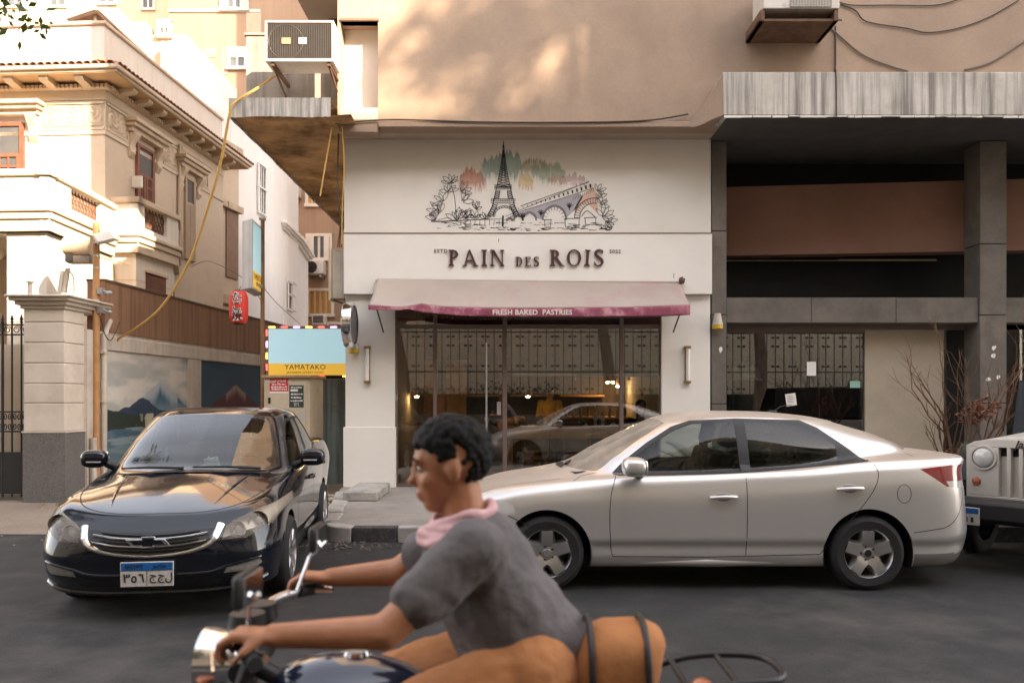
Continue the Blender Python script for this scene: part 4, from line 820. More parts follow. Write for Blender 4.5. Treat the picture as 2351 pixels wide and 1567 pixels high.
# straw jars, napkins, plants on the counter
for uu in (1187, 1368, 1385):
    x = Xu(uu, 13.2); t = thing('straw_holder', 'glass jar of white paper straws on the oak counter', 'jar', (x, 13.25, cz), group='straw jars on the counter')
    b = MB(); b.lathe([(.001, 0.002), (.045, .002), (.05, .10), (.046, .10), (.042, .01)], (x, 13.25, cz), n=14); b.obj('jar', glass('jar_glass', (.9,.92,.9), 1.5), t, smooth=True)
    for k in range(9):
        a = 6.28*k/9; q = MB(); q.tube([(x+.02*math.cos(a), 13.25+.02*math.sin(a), cz+.01), (x+.05*math.cos(a)*random.uniform(.4, 1), 13.25+.04*math.sin(a), cz+.17)], .007, 6); q.obj('straw', M_paper, t)
for uu, s in ((1255, .07), (1408, .07), (1345, .05)):
    x = Xu(uu, 13.2); b = MB(); b.prism([(x-s, cz+.001), (x+s, cz+.001), (x+s*.2, cz+s*.9)], 'y', 13.2, 13.3); tag(b.obj('folded_napkin', M_paper), 'white folded napkin standing on the oak counter', 'napkin', 'napkins on the counter')
for uu in (1208, 1342):
    x = Xu(uu, 13.25); t = thing('potted_plant', 'tiny green potted plant on the oak counter', 'plant', (x, 13.35, cz), group='tiny plants on the counter')
    b = MB(); b.lathe([(.001, .002), (.035, .002), (.045, .05)], (x, 13.35, cz), n=12); b.obj('pot', M_bplastic, t, smooth=True)
    b = MB()
    for k in range(60):
        a = random.uniform(0, 6.28); r = random.uniform(0, .09); p = Vector((x+r*math.cos(a), 13.35+r*.6*math.sin(a), cz+.05+random.uniform(0, .05))); d = Vector((random.uniform(-1, 1), random.uniform(-1, 1), random.uniform(.0, 1))).normalized()*.03; n2 = d.cross(Vector((.3, .5, 1))).normalized()*.012
        b.add([p, p+d*.5+n2, p+d, p+d*.5-n2], [(0, 1, 2, 3)])
    b.obj('leaves', mat('houseplant', (0.05,0.12,0.035), .6, .2, 20), t)
# cash counter with goods deep inside
kc = thing('display_counter', 'dark pastry counter with goods deep inside the bakery', 'counter', (1.6, 16.5, .157))
b = MB(); b.box(.6, 2.4, 16.2, 16.8, .157, 1.15); b.obj('cabinet', mat('counter_dark', (0.10,0.06,0.04), .6, .2), kc)
b = MB(); b.box(.55, 2.42, 16.15, 16.85, 1.152, 1.19); b.obj('worktop', M_oak, kc)
for k in range(12):
    x = .65+k*.15; h = random.uniform(.06, .3); b = MB(); b.lathe([(.001, 0), (.03, 0), (.035, h*.6), (.015, h*.8), (.015, h)], (x, 16.3, 1.19), n=10); tag(b.obj('bottle', mat('jar_%d' % (k % 3), [(0.35,0.2,0.08), (0.5,0.42,0.32), (0.12,0.08,0.05)][k % 3], .3, .1), smooth=True), 'small %s bottle standing on the pastry counter' % ('amber', 'pale', 'dark brown')[k % 3], 'bottle', 'bottles on the pastry counter')
b = MB(); b.box(-2.2, -1.0, 17.35, 17.48, 1.2, 2.4)
for k in range(4): b.box(-2.25+k*1.1, -1.3+k*1.1, 17.2, 17.48, 1.6+.0*k, 1.64)
b.obj('wall_shelf', M_oak, bak)
# ================================================================== BOUNDARY WALL, PILLAR, GATE
AL = math.atan2(0.061, 1.0)            # the alley side runs a few degrees off the street normal
M_plw = mat('old_white_plaster', (0.62, 0.555, 0.475), 0.9, 0.1, 1.5, 0.4, 50, streak=0.25, stain=(0.36,0.27,0.19), stain_amt=0.5, stain_scale=1.6)
M_clad = mat('brown_stained_render', (0.30, 0.165, 0.095), 0.9, 0.12, 1.2, 0.3, 60, streak=0.55)
M_granite = mat('grey_granite', (0.20, 0.185, 0.175), 0.75, 0.1, 2, 0.2, 200, fine=0.5)
bw_ = thing('boundary_wall', 'whitewashed boundary wall with brown upper band and painted panels along the alley', 'wall', (-6.72, 12.0, 0), -AL)
def L(name, m, *boxes, par=bw_, bevel=0.0):
    b = MB()
    for q in boxes: b.box(*q)
    return b.obj(name, m, par, bevel=bevel, local=True)
WLEN = 14.0
L('wall_base', M_plw, (-.3, 0, 0.55, WLEN, 0, 2.66))
L('upper_band', M_clad, (-.28, .02, 1.0, WLEN, 2.662, 3.48))
L('wall_coping', mat('dark_coping', (0.12,0.075,0.05), .9, .2), (-.3, .035, 1.0, WLEN, 3.482, 3.52))
for a, c in ((0.96, 1.0), ): L('panel_trim', M_plw, (.001, .03, .99, WLEN, 2.36, 2.60), bevel=.01)
def sm(a, b, x): t = min(1, max(0, (x-a)/(b-a))); return t*t*(3-2*t)
def fuji1(s, t):
    skyc = lerp3((0.36,0.40,0.40), (0.46,0.46,0.43), t); cl = fbm(s*3+1, t*6, 41); c = lerp3(skyc, (0.66,0.63,0.57), sm(.42, .66, cl)); c = lerp3(c, (0.12,0.22,0.30), sm(.50, .72, fbm(s*2.2+5, t*5, 44))*sm(.78, .98, t))
    pk = 0.80-0.62*abs(s-.64)**.85-0.02*fbm(s*18, 0, 43)
    if t < pk:
        snow = sm(pk-.12-.10*vnoise(s*38, 2, 45), pk-.03, t)*(1 if pk > .62 else 0); c = lerp3((0.025,0.085,0.15), (0.06,0.17,0.25), fbm(s*22, t*9, 46)); c = lerp3(c, (0.50,0.55,0.58), snow*.8); c = lerp3(c, (0.30,0.38,0.44), .5*sm(.62, .5, t))
    r2 = 0.50+0.11*math.exp(-((s-.42)/.15)**2)+0.05*(fbm(s*9, 1, 48)-.5)
    if t < r2: c = lerp3((0.012,0.028,0.06), (0.035,0.065,0.115), fbm(s*14, t*14, 47))
    r3 = .50+.05*fbm(s*7, 3, 50)-.16*s
    if t < r3: c = lerp3((0.010,0.02,0.016), (0.03,0.045,0.03), fbm(s*20, t*20, 51))
    lake = .405+.02*math.sin(s*5)
    if t < lake: c = lerp3((0.05,0.11,0.16), (0.22,0.29,0.32), sm(.4, .7, fbm(s*6, t*30, 52)))
    if lake-.05-.03*fbm(s*10, 2) < t < lake and s < .6: c = (0.02,0.03,0.022)
    if .33 < t < .47 and vnoise(s*46, t*16, 53) > .6: c = lerp3(c, (0.62,0.60,0.46), .75*sm(.32, .5, s))
    if t < .2+.05*s: c = lerp3((0.04,0.10,0.15), (0.20,0.26,0.28), fbm(s*5, t*24, 55))
    return c
def fuji2(s, t):
    c = lerp3((0.03,0.085,0.13), (0.012,0.03,0.06), t); c = lerp3(c, (0.04,0.10,0.14), .5*fbm(s*4, t*5, 61))
    pk = .77-.70*abs(s-.44)**.95-.012*fbm(s*20, 0, 62)
    if t < pk:
        c = lerp3((0.06,0.010,0.014), (0.12,0.028,0.026), fbm(s*20, t*8, 63)); c = lerp3(c, (0.36,0.26,0.23), sm(pk-.08-.06*vnoise(s*40, 1, 64), pk-.01, t)*.7*(pk > .66))
    if t < .40+.03*fbm(s*8, 1, 65): c = (0.012,0.018,0.018)
    return c
M_paint = vcol_mat('wall_painting', .75)
for (a, c_, fn, lab) in ((.98, 3.90, fuji1, 'painted panel of a snowy blue mountain over a lake'), (4.50, 8.6, fuji2, 'painted panel of a red mountain under a dark blue sky'), (9.2, 13.0, fuji2, 'painted panel')):
    o = colgrid('painted_panel', fn, (.004, a, .35), (0, 1, 0), (0, 0, 1), c_-a, 2.0, 150 if fn is fuji1 else 110, 130, bw_, M_paint, local=True); o['label'] = lab
L('panel_trim', M_plw, (.001, .022, 3.905, 4.495, .3, 2.358), bevel=.006); L('panel_trim', M_plw, (.001, .022, 8.605, 9.195, .3, 2.358), bevel=.006)
# drain pipe and stub pipe on the plain stretch
b = MB(); b.tube([(.05, .93, .1), (.05, .93, 2.62)], .045, 12); b.obj('downpipe', M_plw, bw_, smooth=True, local=True)
b = MB(); b.tube([(.05, .93, 2.5), (.05, 1.0, 2.7), (.05, 1.12, 2.85)], .04, 10); b.obj('downpipe', M_plw, bw_, smooth=True, local=True)
b = MB(); b.tube([(.06, .62, .02), (.06, .62, .95)], .05, 12); b.obj('stub_pipe', M_plw, bw_, smooth=True, local=True)
for z in (.6, 1.5, 2.3): L('pipe_clip', M_plw, (0, .1, .86, 1.0, z, z+.03))
# gate pillar of stone blocks
pl = thing('gate_pillar', 'pale stone gate pillar with moulded cap and grey granite base', 'pillar', (-7.05, 12.3, 0))
px0, px1, py0, py1 = Xu(54, 12), Xu(148, 12), 12.0, 12.56
zz = [Zv(v, 12) for v in (990, 925, 880, 833, 786, 739, 709)]
for a, c_ in zip(zz[:-1], zz[1:]):
    b = MB(); b.box(px0, px1, py0, py1, a+.004, c_-.004); b.obj('stone_block', M_stone, pl, bevel=.012)
b = MB(); b.box(px0+.012, px1-.012, py0+.012, py1-.012, zz[0], zz[-1]); b.obj('pillar_core', mat('mortar', (0.30,0.25,0.2), .95, .1), pl)
b = MB(); b.box(px0-.01, px1+.015, py0-.01, py1+.0, 0, zz[0]-.02); b.obj('granite_base', M_granite, pl, bevel=.006)
b = MB(); b.box(px0-.02, px1+.03, py0-.02, py1+.01, zz[0]-.018, zz[0]+.003); b.obj('base_ledge', M_stone, pl)
cz0 = zz[-1]
for k, (o_, h0, h1) in enumerate(((.04, 0, .05), (.09, .052, .11), (.15, .112, .16), (.19, .162, .20))):
    b = MB(); b.box(px0-o_, px1+o_, py0-o_, py1+.5+o_*.3, cz0+h0, cz0+h1); b.obj('cap_moulding', M_stone, pl, bevel=.02)
# iron gate
gt = thing('iron_gate', 'black wrought iron gate with spear tips and scroll bands beside the stone pillar', 'gate', (-8.9, 12.25, 0))
gy_ = 12.25; gx1 = px0-.02; gx0 = -11.6
def bar(x, z0, z1, r=.012, tip=True, nm='gate_bar'):
    b = MB(); b.tube([(x, gy_, z0), (x, gy_, z1)], r, 6)
    if tip: b.lathe([(.012, 0), (.03, .02), (.012, .04), (.028, .06), (.001, .15)], (x, gy_, z1), n=8)
    return b.obj(nm, M_black, gt)
zt, zb2 = Zv(745, 12.25), Zv(768, 12.25); z3, z4 = Zv(945, 12.25), Zv(990, 12.25)
x = gx1-.02; k = 0
while x > gx0:
    bar(x, .06, Zv(742, 12.25), .014 if k % 3 else .02); x -= .145; k += 1
for z in (zt, zb2, z3, z4, .12):
    b = MB(); b.box(gx0, gx1, gy_-.012, gy_+.012, z-.012, z+.012); b.obj('gate_rail', M_black, gt)
b = MB()
x = gx1-.09; k = 0
while x > gx0:
    for (zc, r) in ((.5*(zt+zb2), .06),): b.tube([(x+r*math.cos(a)*(1-a/14), gy_, zc+r*math.sin(a)*(1-a/14)) for a in [i*.5 for i in range(19)]], .008, 5)
    for sx in (-1, 1):
        for sz in (-1, 1): b.tube([(x+sx*(.035+.03*math.cos(a)*(1-a/12)), gy_, .5*(z3+z4)+sz*(.07+.055*math.sin(a)*(1-a/12))) for a in [i*.5 for i in range(16)]], .008, 5)
    x -= .145
b.obj('scrollwork', M_black, gt)
b = MB(); b.box(gx0, gx1, gy_-.015, gy_+.015, .12, .75); b.obj('kick_plate', M_black, gt)
b = MB(); b.box(-12.0, px0-.06, 13.02, 13.06, 0, 2.45); tag(b.obj('garden_wall', mat('cream_render', (0.62,0.50,0.36), .85, .08)), 'cream rendered screen behind the iron gate', 'wall')
# ================================================================== VILLA
VR = -math.atan2(0.061, 0.998)
vi = thing('villa', 'ornate pale old villa with deep bracketed cornice and balconies', 'villa', (-8.17, 16.0, 0), VR)
M_vw = mat('villa_white', (0.74, 0.67, 0.58), .9, .07, 1.2, .3, 40, streak=.12, stain=(0.55,0.43,0.31), stain_amt=.3)
M_vs = mat('villa_stone', (0.62, 0.50, 0.37), .9, .1, 2.0, .35, 50, stain=(0.40,0.28,0.18), stain_amt=.4, stain_scale=2)
M_vd = mat('villa_trim', (0.58, 0.45, 0.32), .9, .12, 2.5, .3, 50, streak=.2)
M_tile = mat('roof_tile', (0.42, 0.20, 0.13), .9, .25, 9, .3, 40)
M_pane = mat('old_window_glass', (0.10, 0.10, 0.10), .15, .2, 3)
def V(name, m, *boxes, bevel=0.0, par=vi):
    b = MB()
    for q in boxes: b.box(*q)
    return b.obj(name, m, par, bevel=bevel, local=True)
A0 = -9.0; B1 = 5.6
V('front_wall', M_vw, (A0, -.301, 0, .35, 0, 7.55)); V('side_wall', M_vs, (-.3, 0, .0, B1, 0, 7.55)); V('rear_wall', M_vs, (A0, -.3, B1-.3, B1, 0, 7.5))
V('frieze', M_vs, (A0, .02, -.02, .3, 7.55, 7.75), (-.3, .02, .301, B1, 7.55, 7.75))
# parapet and roof
V('attic_parapet', M_vw, (A0, -.02, -.0, .25, 8.12, 9.05), (-.25, -.02, .251, B1-.0, 8.12, 9.05)); V('parapet_coping', M_vs, (A0, .03, -.05, .30, 9.052, 9.13), (-.28, .03, .301, B1, 9.052, 9.13), bevel=.02)
V('roof', M_vs, (A0, .0, .0, B1, 7.98, 8.10))
o_ = .59
V('cornice', M_vs, (A0, .12, -.12, .2, 7.75, 7.83), (-.2, .12, .201, B1+.12, 7.75, 7.83), (A0, o_-.06, -o_+.06, .2, 7.90, 7.955), (-.2, o_-.06, .201, B1+o_-.06, 7.90, 7.955), (A0, o_, -o_, .2, 7.957, 8.03), (-.2, o_, .201, B1+o_, 7.957, 8.03), bevel=.012)
V('soffit_board', mat('soffit_ochre', (0.50,0.33,0.18), .9, .15, 2), (A0, o_-.08, -o_+.08, .2, 7.885, 7.899), (-.2, o_-.08, .201, B1+o_-.08, 7.885, 7.899))
# tiles along the eaves
tb = MB()
def tile(x, y, ax):
    for i in range(5):
        a0_, a1_ = math.pi*i/5, math.pi*(i+1)/5; r = .075
        if ax == 'y': P = lambda a, d: (x+r*math.cos(a), y+d, 8.032+r*.8*math.sin(a)+ (d)*.22)
        else: P = lambda a, d: (x-d, y+r*math.cos(a), 8.032+r*.8*math.sin(a)+(d)*.22)
        tb.add([P(a0_, -.02), P(a1_, -.02), P(a1_, .5), P(a0_, .5)], [(0, 1, 2, 3)])
x = A0
while x < o_: tile(x, -o_, 'y'); x += .155
y = -o_+.1
while y < B1+o_: tile(o_, y, 'x'); y += .155
tag(tb.obj('roof_tiles', M_tile, vi, local=True, smooth=True), kind='stuff')
# modillion brackets, individually
def bracket(a, b_, side):
    q = MB(); q.prism([(0, 0), (.43, 0), (.43, .05), (.38, .09), (.25, .10), (.15, .13), (0, .14)], 'y', -.09, .09); q.v = [(p[0], p[1], -p[2]) for p in q.v]
    o = q.obj('bracket', M_vs, vi, bevel=.012, local=True)
    return o
src = bracket(0, 0, 0); src.location = (.02, .35, 7.884)
y = .95
while y < B1: inst('bracket', src, vi, (.02, y, 7.884)); y += .62
x = -.28
while x > A0: inst('bracket', src, vi, (x, -.02, 7.884), math.radians(-90)); x -= .72
dn = MB(); x = A0
while x < .1: dn.box(x, x+.05, -.16, -.122, 7.755, 7.82); x += .09
y = .0
while y < B1: dn.box(.122, .16, y, y+.05, 7.755, 7.82); y += .09
tag(dn.obj('dentils', M_vs, vi, local=True), kind='stuff')
# carved relief panels
def relief(name, org, ex, wid, hei, seed):
    org = Vector(org); ex = Vector(ex); nrm = ex.cross(Vector((0, 0, 1)))
    def fn(s, t):
        cx_ = (s*wid/hei*1.0) % 1.0; d = math.hypot(cx_-.5, t-.5); a = math.atan2(t-.5, cx_-.5)
        h = .5+.5*math.cos(d*22-a*3+seed); h = h*.7+.5*fbm(s*wid*14, t*hei*14, seed); edge = min(s, 1-s)*wid < .02 or min(t, 1-t)*hei < .02
        return org+ex*(wid*s)+Vector((0, 0, hei*t))+nrm*(0.012 if edge else .035*h)
    b = MB(); b.grid(fn, int(60*wid), 24); return b.obj(name, M_vd, vi, local=True, smooth=True)
for (a, wid) in ((-1.30, 1.26), (-4.6, 1.26)):
    relief('relief_panel', (a, -.003, 7.03), (1, 0, 0), wid, .42, 1.0); V('panel_frame', M_vs, (a-.09, a+wid+.03, -.03, -.004, 7.47, 7.53), (a-.09, a+wid+.03, -.03, -.004, 6.95, 7.01), (a-.09, a-.02, -.03, -.004, 7.012, 7.468), bevel=.008)
for (b0, wid) in ((.06, .72), (2.35, .62), (4.0, .6)):
    relief('relief_panel', (.003, b0, 7.03), (0, 1, 0), wid, .42, 2.0); V('panel_frame', M_vs, (.004, .03, b0-.02, b0+wid+.06, 7.47, 7.53), (.004, .03, b0-.02, b0+wid+.06, 6.95, 7.01), (.004, .03, b0+wid+.01, b0+wid+.06, 7.012, 7.468), bevel=.008)
V('string_course', M_vs, (A0, .03, -.03, .0, 6.86, 6.94), (.0, .03, .001, B1, 6.86, 6.94)) 
# French windows (front left, and two on the side)
def frenchwin(side, c, wid, z0, z1, m=M_wood):
    q = MB(); h = wid/2
    def T(p): return (c+p[0], -.0-p[1], p[2]) if side == 'f' else (.0+p[1], c+p[0], p[2])
    def bx(mb, x0, x1, y0, y1, a, b_): 
        t = MB(); t.box(x0, x1, y0, y1, a, b_); mb.add([T(p) for p in t.v], t.f)
    bx(q, -h, h, .0, .03, z0, z1); root = q.obj('french_window', M_pane, vi, local=True)
    q = MB(); bx(q, -h-.06, -h+.03, .0, .06, z0, z1); bx(q, h-.03, h+.06, .0, .06, z0, z1); bx(q, -h-.06, h+.06, .0, .06, z1, z1+.07); bx(q, -h, h, .031, .06, z1-.62, z1-.55); q.obj('window_frame', m, root, local=True)
    q = MB()
    for sx in (-1, 1):
        xm = sx*h*.5
        bx(q, xm-h*.5+.012, xm-h*.5+.09, .031, .055, z0, z1-.62); bx(q, xm+h*.5-.09, xm+h*.5-.012, .031, .055, z0, z1-.62); bx(q, xm-.018, xm+.018, .031, .052, z0, z1-.62)
        for k in range(5): zz_ = z0+.15+k*(z1-.7-z0)/5; bx(q, xm-h*.5+.09, xm+h*.5-.09, .031, .05, zz_, zz_+.045)
        bx(q, xm-h*.5+.09, xm+h*.5-.09, .031, .05, z0, z0+.6)
    q.obj('glazing_bars', m, root, local=True)
    q = MB(); bx(q, -h-.45, h+.45, .0, .22, z1+.30, z1+.38); bx(q, -h-.5, h+.5, .0, .28, z1+.382, z1+.46); bx(q, -h-.40, h+.40, .0, .14, z1+.2, z1+.298); q.obj('window_hood', M_vd, vi, local=True, bevel=.01)
    for sx in (-1, 1):
        q = MB(); prof = [(0, -.55), (.04, -.5), (.09, -.42), (.06, -.34), (.10, -.2), (.19, -.08), (.2, 0), (0, 0)]; t = MB(); t.prism([(p[0], z1+.2+p[1]) for p in prof], 'x', sx*(h+.26)-.09, sx*(h+.26)+.09); q.add([T(p) for p in t.v], t.f); q.obj('corbel', M_vd, vi, local=True, bevel=.012)
frenchwin('f', -2.25, 1.05, 4.95, 7.05); frenchwin('f', -5.6, 1.05, 4.95, 7.05)
frenchwin('s', 1.5, .62, 4.95, 7.0); frenchwin('s', 3.6, .42, 4.95, 6.9, mat('faded_frame', (0.40,0.30,0.20), .8, .15))
# pipes on the side wall
for b_ in (3.02, 3.12):
    q = MB(); q.tube([(.06, b_, 4.9), (.06, b_, 7.6)], .04, 8); q.obj('downpipe', M_vs, vi, smooth=True, local=True)
q = MB(); q.box(.0, .22, .98, 1.06, 6.05, 6.3); q.obj('wall_box', M_vw, vi, local=True, bevel=.01)
# balcony builder: plan polygon edge list with pedestal panels
def balustrade(path, zf, zt, grille, mroot, th=.16):
    for i, (p, q) in enumerate(zip(path[:-1], path[1:])):
        p, q = Vector(p), Vector(q); d = (q-p).normalized(); ln = (q-p).length; nrm = Vector((d.y, -d.x))
        def seg(name, m, s0, s1, z0, z1, t0=0, t1=th, bevel=0.0):
            b = MB(); P = [p+d*s0-nrm*t0, p+d*s1-nrm*t0, p+d*s1-nrm*t1, p+d*s0-nrm*t1]; b.prism([tuple(v) for v in P], 'z', z0, z1); return b.obj(name, m, mroot, local=True, bevel=bevel)
        hole = grille[i]
        if hole:
            s0, s1 = hole; seg('pedestal', M_vw, 0, s0, zf, zt-.12); seg('pedestal', M_vw, s1, ln, zf, zt-.12); seg('lower_panel', M_vw, s0, s1, zf, zf+.12)
            g = MB(); nn = max(2, int((s1-s0)/.12)); z0, z1 = zf+.13, zt-.14
            for k in range(nn):
                a = s0+(s1-s0)*(k+.5)/nn; c_ = p+d*a-nrm*.08; hw = (s1-s0)/nn/2
                for zz_ in (z0+(z1-z0)*.3, z0+(z1-z0)*.72): g.tube([(c_.x+d.x*hw*.85*math.cos(t), c_.y+d.y*hw*.85*math.cos(t), zz_+(z1-z0)*.24*math.sin(t)) for t in [6.283*j/10 for j in range(10)]], .012, 5, closed=True)
                g.tube([(c_.x, c_.y, z0-.02), (c_.x, c_.y, z1+.03)], .010, 5)
            g.obj('iron_grille', mat('rusted_iron', (0.14,0.07,0.04), .7, .3, 12), mroot, local=True)
        else: seg('parapet_panel', M_vw, 0, ln, zf, zt-.12)
        seg('handrail', M_vs, -.05, ln+.05, zt-.118, zt, -.05, th+.05, bevel=.02); 
        seg('floor_moulding', M_vs, -.06, ln+.06, zf-.10, zf-.001, -.09, th, bevel=.025); seg('floor_moulding', M_vs, -.02, ln+.02, zf-.22, zf-.102, -.05, th, bevel=.02); seg('floor_moulding', M_vs, 0, ln, zf-.42, zf-.222, -.01, th, bevel=.01)
# side balcony (projects .55 m, chamfered far end) with bay below
balustrade([(.0, .25), (.55, .25), (.55, 1.95), (.0, 3.1)], 4.95, 5.66, [None, (.25, 1.2), (.35, .85)], vi)
b = MB(); b.prism([(.0, .26), (.54, .26), (.54, 1.94), (.0, 3.08)], 'z', 4.55, 4.94); b.obj('balcony_floor', M_vs, vi, local=True)
b = MB(); b.prism([(.0, .35), (.45, .35), (.45, 1.9), (.0, 2.9)], 'z', 0, 4.53); b.obj('bay', M_vw, vi, local=True)
for z in (1.6, 2.2, 2.8, 3.4, 3.98): V('course_joint', M_vs, (-.0, .454, .34, 1.9, z, z+.02))
M_shut = mat('brown_shutter', (0.20,0.085,0.05), .7, .15)
q = MB(); 
for k in range(10): q.box(.455, .475, .75, 1.55, 3.62+k*.055, 3.66+k*.055)
q.box(.452, .458, .72, 1.58, 3.6, 4.2); q.obj('roller_shutter', M_shut, vi, local=True); V('window_lintel', M_vs, (.45, .50, .68, 1.62, 4.2, 4.26))
b = MB(); d_ = Vector((-.45, 1.0)).normalized(); 
for k in range(10): 
    p = Vector((.45, 1.9))+d_*.25; q2 = p+d_*.45; nn = Vector((d_.y, -d_.x))*.015; b.prism([tuple(p), tuple(q2), tuple(q2+nn), tuple(p+nn)], 'z', 3.55+k*.055, 3.59+k*.055)
b.obj('roller_shutter', M_shut, vi, local=True)
# front portico with balcony on top, columns below
zf = 4.82
balustrade([(A0, -2.5), (.50, -2.5), (.2, 0)], zf, 5.45, [None, (.75, 1.9)], vi)
V('parapet_opening', mat('dark_opening', (0.10,0.08,0.06), .9, .1), (-.95, -.72, -2.505, -2.48, zf+.15, 5.3))
b = MB(); b.prism([(A0, -2.48), (.48, -2.48), (.19, 0), (A0, 0)], 'z', 4.40, zf-.01); b.obj('portico_floor', M_vw, vi, local=True)
b = MB(); b.prism([(-.30, -2.42), (.40, -2.42), (.28, -1.3), (.22, -.9), (-.30, -.9)], 'z', 0, 4.39); b.obj('portico_pier', M_vw, vi, local=True)
for z in (1.6, 2.2, 2.8, 3.25, 3.7): V('course_joint', M_vs, (-.305, .405, -2.426, -2.36, z, z+.018))
b = MB(); b.prism([(.26, -.9), (.16, -.01), (-.3, -.01), (-.3, -.9)], 'z', 0, 4.39); b.obj('portico_wall', M_vs, vi, local=True)
def column(a, b_):
    c = (a, b_, 0); b = MB(); b.lathe([(.30, 0), (.30, .12), (.26, .2), (.22, .3), (.22, 2.0), (.185, 3.9), (.21, 3.95), (.21, 4.0)], c, n=20); o = b.obj('column_shaft', M_vw, vi, smooth=True, local=True)
    q = MB(); q.box(a-.26, a+.26, b_-.2, b_+.2, 4.22, 4.38)
    for sx in (-1, 1):
        for rr_ in (.105, .07, .035): q.lathe([(rr_, -.21), (rr_, .21)], (a+sx*.2, b_, 4.1), 'y', 14)
        q.lathe([(.001, -.205), (.105, -.205)], (a+sx*.2, b_, 4.1), 'y', 14); q.lathe([(.001, -.215), (.07, -.215)], (a+sx*.2, b_, 4.1), 'y', 14)
    q.obj('column_capital', M_vw, vi, local=True)
for a in (-.98, -3.2, -5.4): column(a, -2.2)
V('inner_wall', M_vs, (A0, -.31, -.12, -.004, 0, 4.38))
# rooftop pieces behind the villa parapet
rt = thing('rooftop_hut', 'pitched wooden rooftop hut above the villa parapet', 'hut', (-9.4, 19, 8.1))
Yh = 19.0; b = MB(); b.prism([(Xu(150, Yh), Zv(44, Yh)), (Xu(215, Yh), Zv(22, Yh)), (Xu(228, Yh), Zv(24, Yh)), (Xu(262, Yh), Zv(60, Yh)), (Xu(255, Yh), Zv(62, Yh)), (Xu(222, Yh), Zv(30, Yh)), (Xu(158, Yh), Zv(50, Yh))], 'y', Yh, Yh+3); b.obj('roof', mat('rough_timber', (0.24,0.14,0.08), .9, .2), rt)
b = MB(); b.box(Xu(210, Yh), Xu(216, Yh), Yh+.1, Yh+.2, 8.0, Zv(26, Yh)); b.box(Xu(160, Yh), Xu(250, Yh), Yh+2, Yh+2.1, 8.0, Zv(45, Yh)); b.obj('post', M_vs, rt)
# ================================================================== WHITE SIDE HOUSE AND FAR BLOCKS
wh = thing('white_house', 'tall plain white house beyond the villa with a slim shuttered window', 'house', (-8.6, 24, 0), VR)
def WB(name, m, root, *bx, bevel=0.0):
    b = MB()
    for q in bx: b.box(*q)
    return b.obj(name, m, root, bevel=bevel)
M_wh = mat('bright_white_render', (0.88,0.85,0.81), .85, .04, 1, .2, 60, streak=.06)
xe = Xu(630, 26.3)
b = MB(); b.prism([(Xu(505, 22.4), 22.4), (xe, 26.3), (xe-.2, 30), (-14, 30), (-14, 22.4)], 'z', 0, Zv(345, 26.3)); b.obj('wall', M_wh, wh)
d_ = Vector((xe-Xu(505, 22.4), 3.9)); dn_ = d_.normalized(); nr = Vector((dn_.y, -dn_.x)); p0 = Vector((Xu(505, 22.4), 22.4))
def onface(u_, off=0.0):   # point on the slanted face seen at column u_
    r = (u_-CX)/F; t = (r*p0.y-p0.x)/(dn_.x-r*dn_.y); return p0+dn_*t+nr*off, (p0+dn_*t).y
def facewin(root, u0, u1, v0, v1, mp, mf, bars=2):
    a, ya = onface(u0); c_, yc = onface(u1); z1, z0 = Zv(v0, ya), Zv(v1, ya); dd = (c_-a).normalized()
    b = MB(); P = [a+nr*.0, c_+nr*.0, c_+nr*.03, a+nr*.03]; b.prism([tuple(p) for p in P], 'z', z0, z1); w_ = b.obj('window', mp, root)
    b = MB()
    for s0, s1, e0, e1 in ((-.07, .04, z0, z1), ((c_-a).length-.04, (c_-a).length+.07, z0, z1)): P = [a+dd*s0+nr*.032, a+dd*s1+nr*.032, a+dd*s1+nr*.07, a+dd*s0+nr*.07]; b.prism([tuple(p) for p in P], 'z', e0-.05, e1+.05)
    for k in range(1, bars+1): s0 = (c_-a).length*k/(bars+1)-.02; P = [a+dd*s0+nr*.032, a+dd*(s0+.04)+nr*.032, a+dd*(s0+.04)+nr*.05, a+dd*s0+nr*.05]; b.prism([tuple(p) for p in P], 'z', z0, z1)
    for zz_ in (z0-.09, z0+(z1-z0)*.5, z1+.02): P = [a-dd*.08+nr*.034, c_+dd*.08+nr*.034, c_+dd*.08+nr*.09, a-dd*.08+nr*.09]; b.prism([tuple(p) for p in P], 'z', zz_, zz_+.05)
    b.obj('frame', mf, w_)
facewin(wh, 591, 607, 378, 482, M_pane, M_wh); 
# nearer grimy house strip with hooded openings, between villa and white house
gh = thing('stuccoed_house', 'grimy stuccoed house strip with cornice and tall brown shutters between villa and white house', 'house', (-8.0, 22, 0), VR)
b = MB(); g0 = Vector((Xu(470, 21.6), 21.4)); b.prism([(g0.x, g0.y), (Xu(548, 23.3), 23.3), (Xu(548, 23.3)-1.5, 23.35), (-13, 23.3), (-13, 21.4)], 'z', 0, 8.8); b.obj('wall', M_vs, gh)
gd = Vector((Xu(548, 23.3)-g0.x, 1.9)).normalized(); gn = Vector((gd.y, -gd.x))
def gface(s0, s1, z0, z1, o0, o1, name, m):
    b = MB(); P = [g0+gd*s0+gn*o0, g0+gd*s1+gn*o0, g0+gd*s1+gn*o1, g0+gd*s0+gn*o1]; b.prism([tuple(p) for p in P], 'z', z0, z1); return b.obj(name, m, gh)
gl_ = (Vector((Xu(548, 23.3), 23.3))-g0).length
for (a, c_) in ((.35, .50), (.62, .95)): gface(gl_*a, gl_*c_, 5.0, 6.9, 0, .04, 'shutter', mat('brown_shutter2', (0.28,0.18,0.12), .8, .15)); gface(gl_*a-.1, gl_*c_+.1, 6.92, 7.1, 0, .16, 'window_hood', M_vd)
